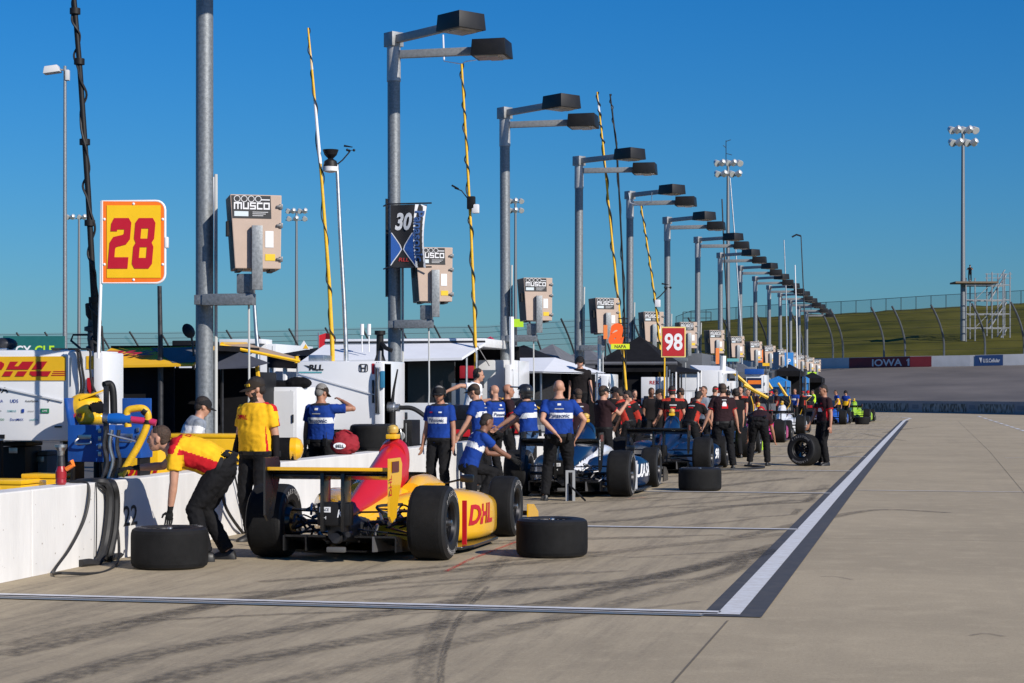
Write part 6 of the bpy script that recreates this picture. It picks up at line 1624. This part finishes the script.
MB().prism([(cx + x, cz + z) for x, z in ((-.05, .05), (-.03, .05), (-.026, .008), (.026, .008), (.03, .05), (.05, .05), (.038, -.05), (.02, -.05), (.024, -.010), (-.024, -.010), (-.02, -.05), (-.038, -.05))], (0, -.008, 0), (1, 0, 0), (0, 0, 1), .002).build('emblem', blk_l, t, smooth=False)
MB().bx(lx(372), lx(374.6), -.008, -.004, fz(373, 374, Y), fz(373, 363.5, Y)).build('red_mark', red_l, t, smooth=False)
MB().bx(lx(372.4), lx(374.4), -.02, -.004, fz(373, 403, Y), fz(373, 380, Y)).build('slot', blk_l, t, smooth=False)
MB().bx(lx(376), lx(384), -.05, .4, fz(380, 428, Y), fz(380, 363, Y)).build('white_column', panel_white, t, bevel=.01)
MB().bx(lx(297), lx(376), .0, .6, fz(340, 470, Y), fz(340, 431, Y)).build('lower_cabinet', black, t, bevel=.01)
for k in range(6): MB().bx(lx(300), lx(374), -.02, -.002, fz(340, 461 - 5 * k, Y), fz(340, 459 - 5 * k, Y)).build('louvre', dark_steel, t, smooth=False)
MB().bx(lx(302), lx(318), .3, .7, z1, z1 + .1).build('roof_vent', alu, t, bevel=.02)
px_ = lx(374.5)
MB().lathe([(z1, .09), (z1 + .10, .06), (z1 + .40, .055), (z1 + .41, .085), (z1 + .47, .085)], (px_, .3, 0), 'z', 14).build('turret', black, t)
MB().tube([(px_, .3, z1 + .3), (px_ + .12, .2, z1 + .2), (px_ + .22, .2, z1 + .16)], .035, 8).build('turret_arm', black, t)
for k in range(3): MB().tube(bez([(px_ + .02 * k, .2, z1 + .15), (px_ + .04 + .03 * k, -.04, z1 - .1), (px_ + .05 + .02 * k, -.08, z1 - .4), (px_ + .04 + .03 * k, -.06, z1 - .8)], 5), .014, 6).build('cable', (hose_mat, steel, trim_grey)[k], t)
MB().bx(lx(382), lx(386), -.1, -.06, fz(384, 388, Y), fz(384, 371, Y)).build('blue_strap', mat('strap_blue', (.03, .2, .35), .6), t, bevel=.01)
# dark hardware around the second pole's foot
t, h, z0, z1 = cart('black boxed electronics with a round dial below the second lamp pole', 357, 412, 420, 470, 29.0, .5, black, True, .01)
MB().lathe([(-.03, .06), (-.005, .07)], (h * .6, 0, z1 - .25), 'y', 16).build('dial', trim_grey, t)
MB().bx(-h, -.05, -.05, .3, z1 + .005, z1 + .22).build('monitor', screen_m, t, bevel=.01)
MB().bx(.1, .3, .0, .3, z1 + .005, z1 + .12).build('module', dark_steel, t, bevel=.01)
for k in range(7): MB().tube(bez([(-h + .1 + .1 * k, -.02, z1 - .05), (-h + .14 + .1 * k, -.06, z1 - .2), (-h + .05 + .12 * k, -.03, z1 - .45)], 4), .012, 6).build('cable', hose_mat if k % 2 else steel, t)
o = W(392, 404, 29.2); t = thing('camera_boom', 'black jointed boom with a silver joint in front of the second pole', 'boom', (o.x, o.y, 0))
MB().tube([(0, 0, .7), (0, 0, 1.3)], .06, 10).build('post', black, t)
MB().lathe([(-.06, .05), (-.06, .09), (.06, .09), (.06, .05)], (-.02, 0, 1.36), 'x', 14).lathe([(.06, .06), (.14, .06)], (-.02, 0, 1.36), 'x', 14).build('joint', alu, t)
MB().tube([(0, 0, 1.4), (.03, 0, 1.65), (.09, 0, 1.95)], [.03, .02, .012], 8).build('lever', black, t)
MB().tube(bez([(.12, 0, 1.36), (.35, 0, 1.34), (.6, 0, 1.15), (.75, 0, .85)], 6), .035, 8).build('hose', hose_mat, t)
# black drum with yellow dome on the wall
q = W(288, 462, -7.70 / ((288 - 512) / F * CT - ST)); t = thing('drum', 'black cylindrical cover with a yellow domed end lying on the wall', 'drum', (q.x, q.y, .757), TH)
MB().lathe([(-.20, .12), (-.19, .14), (.14, .14), (.15, .13)], (-.06, 0, .142), 'x', 28).build('cover', grey_cloth if False else matte_black, t)
MB().lathe([(.095, .142), (.17, .14), (.22, .11), (.245, .05), (.25, .01)], (-.06, 0, .144), 'x', 28).build('dome', car_yellow, t)
# red helmet bag
q = W(345, 459, -7.70 / ((345 - 512) / F * CT - ST)); t = thing('helmet_bag', 'dark red soft helmet bag with a white oval badge on the wall', 'bag', (q.x, q.y, .755), TH)
mb = MB(); mb.ell((0, 0, .13), (.195, .17, .135)); mb.ell((-.03, 0, .22), (.13, .12, .09)); mb.ell((.08, 0, .2), (.1, .11, .07))
bag_m = mat('bag_red', (.26, .008, .018), .85, var=.15, vscale=6, bump=.2, bscale=40)
remesh(mb, 'bag_body', bag_m, .014, 3, t, .014, 9)
MB().lathe([(-.012, .001), (-.012, .072), (.0, .078)], (0, 0, 0), 'y', 24).xf(M.Diagonal((1.1, 1, .58, 1))).xf(M.Translation((-.06, -.172, .12)) @ RX(R(-8)).to_4x4()).build('badge', panel_white, t)
MB().text('BELL', (-.052, -.196, .118), (1, 0, 0), (0, 0, 1), .040, 0, 1.0, .04).build('lettering', blk_l, t, smooth=False)
MB().tube(bez([(-.1, -.02, .28), (0, -.03, .33), (.1, -.02, .28)], 5), .014, 6).build('strap', bag_m, t)
# --- long white trailer canopy
Y = 36.5
x0, x1, za, zb = rect(312, 480, 343.5, 361, Y); h = (x1 - x0) / 2
t = thing('trailer', 'long white awninged trailer with a dark open side behind the second pole', 'trailer', ((x0 + x1) / 2, Y, 0))
def lx(px): return fx(px, Y) - t.location.x
MB().add([(-h, .8, zb), (lx(476), .8, zb + .03), (lx(465), -.25, za + .06), (lx(305), -.25, za), (-h, .8, zb - .05), (lx(476), .8, zb - .02), (lx(465), -.25, za + .01), (lx(305), -.25, za - .05)], [(0, 1, 2, 3), (4, 7, 6, 5), (0, 4, 5, 1), (1, 5, 6, 2), (2, 6, 7, 3), (3, 7, 4, 0)]).build('awning', tent_w, t, smooth=False)
MB().bx(-h, lx(476), .82, 3.4, zb - .06, zb + .12).build('roof', panel_white, t, bevel=.03)
MB().bx(-h, lx(476), .80, .815, zb + .03, zb + .07).build('roof_rail', dark_steel, t)
MB().bx(-h, lx(486), 3.1, 3.2, .1, zb).bx(-h - .02, -h + .05, .85, 3.2, .1, zb).build('dark_interior', tent_k, t, smooth=False)
zm, zl = fz(420, 403, Y), fz(420, 445, Y)
MB().bx(lx(392), lx(482), .5, 1.5, zl, zm).build('white_counter', panel_white, t, bevel=.02)
MB().bx(lx(395), lx(443), .95, 1.0, zm, za).build('smoked_screen', mat('smoked_screen', (.018, .018, .02), .25), t, smooth=False)
for px_ in (463, 473): MB().tube([(lx(px_), .3, zm - .5), (lx(px_), .3, zb - .15)], .024, 8).build('post', alu, t)
MB().tube([(lx(452), .2, za + .1), (lx(463), .3, zb - .2)], .014, 6).tube([(lx(486), .3, za - .1), (lx(474), .3, zb - .05)], .012, 6).build('brace', dark_steel, t)
MB().bx(lx(446), lx(461), 1.1, 1.4, fz(450, 378, Y), fz(450, 365, Y)).build('red_case', mat('case_red', (.35, .015, .03), .5), t, bevel=.02)
MB().bx(lx(447), lx(468), 1.0, 1.4, fz(450, 388, Y), fz(450, 380, Y)).build('monitor', dark_steel, t, bevel=.01)
MB().bx(lx(446), lx(460), .44, .49, fz(450, 405, Y), fz(450, 383, Y)).build('grey_panel', mat('panel_greyblue', (.16, .19, .23), .6), t, bevel=.01)
# --- white cart with slanted dark window
Y = 39
t, h, z0, z1 = cart('white cart with a grey triangular window left of the third pole', 478, 514, 360, 425, Y, 1.6, panel_white, True, .03, seam=False)
def lx(px): return fx(px, Y) - t.location.x
MB().prism([(lx(480), fz(490, 370, Y)), (lx(497), fz(490, 370, Y)), (lx(480), fz(490, 389, Y))][::-1], (0, -.008, 0), (1, 0, 0), (0, 0, 1), .004).build('window', mat('window_greyblue', (.12, .17, .23), .2), t, smooth=False)
MB().bx(lx(508), lx(514), -.3, .0, z0, z1 - .1).build('white_column', panel_white, t, bevel=.02)
MB().tube([(lx(514), -.2, z1 - .2), (lx(513.5), -.2, z1 + .9)], .05, 8).build('white_mast', gloss_white, t)
# --- white canopy pointing right
dA = 43
t = thing('canopy', 'white pointed canopy over a dark screened booth right of the third pole', 'canopy', (W(550, 370, dA).x, W(550, 370, dA).y, 0)); L0 = V(t.location)
a = [W(px, y, d) - L0 for px, y, d in ((505, 371, dA - .6), (543, 371.5, dA - .8), (606, 373, dA + .2), (555, 357.5, dA + 1), (505, 358, dA + 1.2))]
mb = MB().add([a[0], a[1], a[3], a[4], a[2]], [(0, 1, 2, 3), (1, 4, 2)]); mb.add([p - V((0, 0, .03)) for p in (a[0], a[1], a[3], a[4], a[2])], [(3, 2, 1, 0), (2, 4, 1)]); mb.build('canopy_sheet', tent_w, t, smooth=False)
MB().bx(*(lambda p, q: (p.x, q.x, p.y + 1.0, p.y + 1.06, .1, p.z))(W(516, 373, dA) - L0, W(590, 373, dA) - L0)).build('dark_screen', tent_k, t, smooth=False)
MB().bx(*(lambda p, q: (p.x, q.x, p.y, p.y + .04, .1, p.z))(W(534, 372, dA) - L0, W(562, 372, dA) - L0)).build('mesh_screen', seethrough('screen_mesh', (.05, .05, .055), .75), t, smooth=False)
for px_ in (517, 541, 597): q = W(px_, 372, dA - .3) - L0; MB().tube([q, V((q.x, q.y, 0))], .022, 6).build('pole', alu, t)
# --- cart with red lettering
Y = 46.5
t, h, z0, z1 = cart('white cart with red lettering right of the fourth pole', 562, 610, 374, 425, Y, 1.3, panel_white, True, .03)
def lx(px): return fx(px, Y) - t.location.x
ctext(t, 'computer', lx(586), fz(590, 385.5, Y), .14, mat('letter_bright_red', (.65, .03, .02), .5), .95, .03)
ctext(t, 'H', lx(599), fz(590, 377.5, Y), .09, blk_l, 1.1, .02)
MB().bx(lx(603), lx(610), -.3, 0, z0, z1 - .05).build('white_column', panel_white, t, bevel=.02)
for k in range(4): MB().tube(bez([(lx(606 + k), -.2, z1 - .1), (lx(609 + 2 * k), -.35, z1 - .5), (lx(607 + 2 * k), -.3, z1 - 1.0)], 4), .016, 6).build('cable', (hose_mat, steel)[k % 2], t)
MB().tube([(lx(598), .2, z1), (lx(598), .2, z1 + .75)], .05, 8).build('mast', alu, t)
# --- tents
def popup(label, px0, px1, y_eave, y_peak, Y, dep, m=tent_k, walls=True, y_val=4):
    x0, x1, ze, _z = rect(px0, px1, y_eave, y_eave, Y); zp = fz((px0 + px1) / 2, y_peak, Y + dep / 2); h = (x1 - x0) / 2
    t = thing('tent', label, 'tent', ((x0 + x1) / 2, Y, 0))
    p = (0, dep / 2, zp)
    c = [(-h, 0, ze), (h, 0, ze), (h, dep, ze), (-h, dep, ze)]; v = .28
    MB().add(c + [p], [(0, 1, 4), (1, 2, 4), (2, 3, 4), (3, 0, 4)]).build('roof', m, t, smooth=False)
    mb = MB()
    for i in range(4):
        a, b_ = V(c[i]), V(c[(i + 1) % 4]); mb.add([a, b_, b_ - V((0, 0, v)), a - V((0, 0, v))], [(0, 1, 2, 3)])
    mb.build('valance', m, t, smooth=False)
    for x, y, z in c: MB().tube([(x, y, 0), (x, y, ze)], .025, 6).build('leg', alu if m is not tent_k else dark_steel, t)
    if walls: MB().bx(-h + .05, h - .05, dep - .06, dep - .02, .1, ze - v).build('wall_sheet', m, t, smooth=False)
    return t
t = popup('big black pop-up tent behind the tall yellow aerial', 596, 667, 362, 336, 53, 3.2)
MB().tube([(-1.3, -.05, fz(630, 363.5, 53)), (1.3, -.05, fz(630, 363.5, 53))], .05, 8).build('rolled_curtain', grey_cloth, t)
MB().bx(-.9, .55, .2, .25, .1, fz(630, 366, 53)).build('side_curtain', tent_k, t, smooth=False)
popup('dark peaked tent roof between the third and fourth poles', 520, 560, 360, 344, 58, 4, grey_cloth, False)
popup('black tent roof just right of the third pole', 480, 542, 360, 345, 52, 3.5, tent_k, False)
popup('grey peaked tent roof left of the fourth pole', 556, 600, 360, 349, 63, 4, grey_cloth, False)
popup('small dark red tent peak behind the white trailer', 462, 494, 352, 336.5, 50, 3, mat('tent_red', (.4, .015, .05), .7, var=.1), False)
# white carts and canopies farther on
t, h, z0, z1 = cart('white cart with a small red mark right of the black tent', 641, 664, 377, 405, 53, 1.2)
ctext(t, 'REX', .05, fz(652, 382.5, 53), .1, red_l, 1.1, .03); 
for k in range(3): MB().tube([(h + .1 + .08 * k, -.2, .2), (h + .1 + .08 * k, -.2, z1 + .3 - .1 * k)], .02, 6).build('rail', alu, t)
t, h, z0, z1 = cart('grey roofed white trailer behind the 98 board', 668, 700, 362, 392, 66, 2.5, panel_white)
MB().bx(-h - .1, h + .1, -.15, 2.6, z1 - .4, z1 + .3).build('roof', roof_grey, t, bevel=.03)
dA = 52; q0, q1 = W(677, 369, dA), W(700, 371.5, dA); t = thing('awning', 'small black slanted awning right of the 98 board', 'awning', (q0.x, q0.y, 0)); L0 = V(t.location)
a = [W(px, y, d) - L0 for px, y, d in ((677, 366, dA + .4), (701, 370.5, dA + .4), (698, 372, dA - .8), (676, 372, dA - .8))]
MB().add(a + [p - V((0, 0, .05)) for p in a], [(0, 1, 2, 3), (4, 7, 6, 5), (0, 4, 5, 1), (1, 5, 6, 2), (2, 6, 7, 3), (3, 7, 4, 0)]).build('sheet', tent_k, t, smooth=False)
for p in (a[1], a[2], a[3]): MB().tube([p, V((p.x, p.y, 0))], .025, 6).build('pole', panel_white, t)
t, h, z0, z1 = cart('tall white cart behind the seventh pole with a slanted top', 698, 722, 370, 400, 60, 1.5)
MB().tube([(h, .2, z1 - .1), (h + .02, .2, z1 + .45)], .09, 8).build('white_mast', gloss_white, t)
t, h, z0, z1 = cart('low white cart with dark lettering right of the seventh pole', 710, 734, 381, 400, 63, 1.5)
ctext(t, 'TEAM', 0, z1 - .22, .13, blk_l, 1.1, .03); ctext(t, 'PENSKE', 0, z1 - .40, .11, red_l, .9, .03)
dA = 62; a0 = W(716, 369, dA); t = thing('canopy', 'flat white canopy edge right of the seventh pole', 'canopy', (a0.x, a0.y, 0)); L0 = V(t.location)
a = [W(px, y, d) - L0 for px, y, d in ((690, 365, dA + 1.4), (726, 366, dA + 1.4), (737, 371, dA - .6), (700, 370.5, dA - .6))]
MB().add(a + [p - V((0, 0, .08)) for p in a], [(0, 1, 2, 3), (4, 7, 6, 5), (0, 4, 5, 1), (1, 5, 6, 2), (2, 6, 7, 3), (3, 7, 4, 0)]).build('sheet', tent_w, t, smooth=False)
for p in (a[2], a[3]): MB().tube([p, V((p.x, p.y, 0))], .03, 6).build('pole', alu, t)
t, h, z0, z1 = cart('white cart with orange and dark blue banded screen far down the row', 746, 766, 375, 393, 78, 1.5)
mb = MB(); 
MB().bx(-h + .05, h * .55, -.02, -.006, z0 + .2, z1 - .12).build('screen_blue', navy, t, smooth=False); MB().bx(-h + .08, h * .5, -.03, -.022, z0 + .36, z0 + .52).build('screen_band', orange, t, smooth=False)
MB().bx(-h - .05, h * .7, -.1, .5, z1 + .02, z1 + .25).build('blue_top', blue_box, t, bevel=.02)
for lab, px0, px1, ye, yp, Y_, m in (('bright blue tent far down the row under the orange sign', 766, 786, 381, 376, 92, skyblue), ('blue canopy at the far end beside the last boxes', 789, 806, 378, 373, 112, skyblue), ('grey tent roof behind the eighth and ninth poles', 722, 752, 372, 362, 84, roof_grey), ('dark tent roof above the far crowd', 775, 800, 371, 364, 100, tent_k), ('blue tent roof behind the eighth pole', 720, 740, 376, 366, 88, skyblue), ('dark far canopy at the end of the row', 800, 822, 378, 372, 120, tent_k)):
    popup(lab, px0, px1, ye, yp, Y_, 3, m, True)
for lab, a, b_, d in (('yellow diagonal boom above the stocky man', (733, 372), (754, 391), 66), ('yellow diagonal boom left of the blue tent', (763, 375), (772, 389), 80), ('yellow diagonal boom in front of the blue tent', (778, 383), (788, 398), 86), ('yellow low boom over the far crowd', (744, 385), (768, 398), 60)):
    o = W(*a, d); q = W(*b_, d) - o; t = thing('fuel_boom', lab, 'fuel boom', o)
    MB().tube([V((0, 0, 0)), q], .06, 6).build('boom', hose_yellow, t); MB().tube([q, V((q.x, q.y, -o.z))], .03, 6).build('stand', black, t)
# coloured strips and boards hung on the far control boxes
def strip_sign(label, px, y, w_px, h_px, d, m, txt=None):
    o = W(px, y, d); s = F / d; t = thing('sign', label, 'sign', o, TH)
    MB().bx(-w_px / 2 / s, w_px / 2 / s, 0, .02, -h_px / 2 / s, h_px / 2 / s).build('face', m, t, smooth=False)
    MB().tube([(0, .04, h_px / 2 / s), (0, .04, -h_px / 2 / s - .5)], .02, 6).build('post', dark_steel, t)
    if txt: MB().text(txt, (0, -.006, 0), (1, 0, 0), (0, 0, 1), txt and h_px * .3 / s, 0, .9, .03).build('lettering', panel_white, t, smooth=False)
strip_sign('lime green strip hanging behind the third control box', 516, 323, 15, 8, 52, lime)
strip_sign('upright orange strip beside the fourth control box', 605.5, 332, 4, 14, 47, mat('strip_orange', (.8, .22, .05), .5))
strip_sign('slim orange strip on the seventh control box', 717.5, 356, 3.5, 16, 70, mat('strip_orange', (.8, .22, .05), .5))
strip_sign('square bright orange sign among the far control boxes', 760, 356, 6, 13, 92, orange)
strip_sign('dark blue sign with orange rim among the far control boxes', 776, 360, 6, 16, 98, navy)
strip_sign('bright blue upright sign with a white letter near the far boxes', 789, 361.5, 9, 18, 104, skyblue, 'P')
strip_sign('small yellow strip under a far control box', 766, 364.5, 7, 3, 94, yellow)
strip_sign('lime strip under the last control boxes', 812, 373.5, 9, 3, 128, lime)
strip_sign('pale teal strip under the eighth control box', 733, 360, 12, 3, 76, tl_l)
# platforms for the raised men
for lab, px, d, z in (('small steel step platform under the man in the plain white shirt', 470, 36, .295), ('steel step platform under the towering man in the black polo', 580, 43, .615)):
    o = W(px, HZ, d); o.z = 0; t = thing('step_platform', lab, 'platform', o, TH)
    MB().bx(-.5, .5, -.4, .4, z - .05, z).build('deck', alu, t, smooth=False)
    for x in (-.45, .45):
        for y in (-.35, .35): MB().tube([(x, y, 0), (x, y, z - .05)], .02, 6).build('leg', alu, t)
# --- background on the left: green board, white trailers, dark roof, flag, tents
d = 60; o = W(36, 345, d); t = thing('billboard', 'teal board with white and lime letters on the skyline at the left', 'sign', (o.x, o.y, 0), TH); s = F / d
MB().bx(-33 / s, 28 / s, 0, .15, o.z - 12 / s, o.z + 9 / s).build('face', teal, t, smooth=False)
MB().text('CY', (-13 / s, -.012, o.z - 5.2 / s), (1, 0, 0), (0, 0, 1), 9 / s, 0, .95, .03).build('lettering', panel_white, t, smooth=False)
MB().text('CLE', (8.5 / s, -.012, o.z - 5.2 / s), (1, 0, 0), (0, 0, 1), 9 / s, 0, .95, .03).build('lettering', lime, t, smooth=False)
for x in (-30 / s, 25 / s): MB().tube([(x, .2, 0), (x, .2, o.z)], .08, 6).build('post', dark_steel, t)
t, h, z0, z1 = cart('white trailer with a small lettered panel behind the bearded man', 225, 276, 344, 420, 46, 3, panel_white)
ctext(t, 'TEXA', .25, fz(260, 382, 46), .14, blk_l, 1, .02)
MB().bx(-h - .05, h * .6, -.3, .5, z1, z1 + .12).build('roof_box', panel_white, t, bevel=.02)
t = popup('black flat roofed tent behind the big white cart', 268, 336, 356, 346, 44, 4, tent_k, True)
for k in range(5): MB().tube([(-1.2 + .35 * k, .2, .1), (-1.2 + .35 * k, .2, 2.5)], .06, 6).build('white_tube', panel_white, t)
t, h, z0, z1 = cart('white hauler trailer far behind the black tent', 150, 250, 351, 420, 62, 3, panel_white, seam=False)
t, h, z0, z1 = cart('dark generator on the roof line left of the nearest pole', 172, 200, 340.5, 352, 40, 1.2, black, True)
o = W(323, 342, 40); t = thing('flag', 'small red flag left of the yellow aerial base', 'flag', (o.x, o.y, 0))
zf = o.z
MB().tube([(-.1, 0, 0), (-.1, 0, zf + .2)], .015, 6).build('staff', alu, t)
MB().loft([[V((-.1 + .12 * i, .05 * math.sin(i * 1.6), zf - .22 + .04 * i)), V((-.1 + .12 * i + (.03 if i else 0), .05 * math.sin(i * 1.6 + .5), zf + .2 - .05 * abs(i - 1.2)))] for i in range(4)], caps=False, closed=False).build('cloth', red, t)
o = W(304, 345, 42); t = thing('warning_sign', 'small white triangular sign with a yellow mark on the tent roof', 'sign', o, TH)
MB().prism([(-.13, -.1), (.13, -.1), (0, .1)], (0, 0, 0), (1, 0, 0), (0, 0, 1), .02).build('plate', panel_white, t, smooth=False)
MB().prism([(-.02, -.08), (.10, -.08), (.04, .02)], (0, -.024, 0), (1, 0, 0), (0, 0, 1), .003).build('mark', yellow, t, smooth=False)
# twin white aerials on the trailer
for px in (362, 369):
    o = W(px, 352, 38); t = MB().tube([(0, 0, 0), (0, 0, .34)], .012, 6).tube([(0, 0, .34), (0, 0, .56)], .04, 8).build('whip_aerial', gloss_white, loc=o)
    tag(t, ('left' if px == 362 else 'right') + ' one of two short white aerials on the trailer roof', 'aerial')
# hauler trailers making the skyline behind everything
for px0, px1, y0, Y_, lab in ((-40, 20, 349, 75, 'white hauler trailer behind the teal board'), (330, 420, 349, 80, 'long white hauler roof behind the second pole'), (420, 560, 356, 95, 'grey roofed hauler behind the white canopy'), (560, 690, 366, 110, 'far hauler behind the black tent'), (96, 160, 352, 85, 'grey hauler behind the yellow awning')):
    cart(lab, px0, px1, y0, 425, Y_, 4, (panel_white, roof_grey)[('grey' in lab)], True, .05, 'hauler_trailer', 'trailer', False)
# pit wall clutter: dark carts and stands between the crowds
random.seed(11)
def stand(label, px, y0, Y, w_=.7, m=black):
    x = fx(px, Y); zt = fz(px, y0, Y); t = thing('equipment_stand', label, 'equipment stand', (x, Y, 0))
    MB().bx(-w_ / 2, w_ / 2, 0, .5, .25, zt * .8).build('cabinet', m, t, bevel=.01)
    MB().bx(-w_ / 2 + .05, w_ / 2 - .05, .1, .4, zt * .8 + .004, zt).build('monitor', screen_m, t, bevel=.02)
    for x_ in (-w_ / 2 + .05, w_ / 2 - .05): MB().tube([(x_, .25, 0), (x_, .25, .25)], .03, 6).build('leg', dark_steel, t)
    for k in range(3): MB().bx(-w_ / 2 + .06, w_ / 2 - .06, -.02, -.002, .35 + .22 * k, .48 + .22 * k).build('drawer', (dark_steel, red, trim_grey)[(k + int(px)) % 3], t, bevel=.006)
    for k in range(2): MB().tube(bez([(random.uniform(-.3, .3), -.02, zt), (random.uniform(-.4, .4), -.1, zt * .7), (random.uniform(-.4, .4), -.1, .3)], 4), .015, 6).build('cable', hose_mat if k else hose_yellow, t)
for lab, px, y0, Y_, m in (('black equipment stand behind the man with hanging arms', 452, 405, 33.5, black), ('dark cabinet with monitor behind the bald man in dark shirt', 512, 398, 36.5, black), ('black stand with cables behind the blue helmeted man', 540, 400, 38.5, grey_cloth), ('dark stand between the phone holder and the orange shoulders', 617, 396, 47, black), ('black stand with drawers behind the red cap man', 656, 396, 50.5, black), ('dark stand behind the grey shirted man', 712, 396, 57, black), ('black cabinet among the far crowd', 742, 396, 64, black), ('dark cabinet behind the pink car', 764, 396, 72, grey_cloth), ('grey cabinet behind the white car', 783, 396, 84, black), ('black cabinet near the far lime vest', 806, 396, 98, black)):
    stand(lab, px, y0, Y_, .8, m)
# litter of the pit boxes: jack, hose on the ground, stand beside the second car
g = G(740, 469); hh = MB().tube([p - V((g.x, g.y, 0)) for p in bez([G(700, 470) + V((0, 0, .02)), G(722, 470.5) + V((0, 0, .02)), G(750, 469.5) + V((0, 0, .02)), G(764, 468) + V((0, 0, .02)), G(745, 466.5) + V((0, 0, .02))], 6)], .025, 8).build('air_hose', hose_mat, loc=(g.x, g.y, 0)); tag(hh, 'black hose lying on the concrete at the feet of the bending man', 'hose')
g = G(567, 501); t = thing('jack_stand', 'thin grey metal stand with a black handle right of the heavyset man\'s legs', 'jack', g, TH)
MB().bx(-.02, .02, 0, .04, 0, .42).bx(.08, .12, 0, .04, 0, .42).bx(-.02, .12, 0, .04, .42, .45).build('upright', trim_grey, t, smooth=False)
MB().tube([(.02, 0, .25), (.26, -.25, .02)], .014, 6).build('handle', black, t)
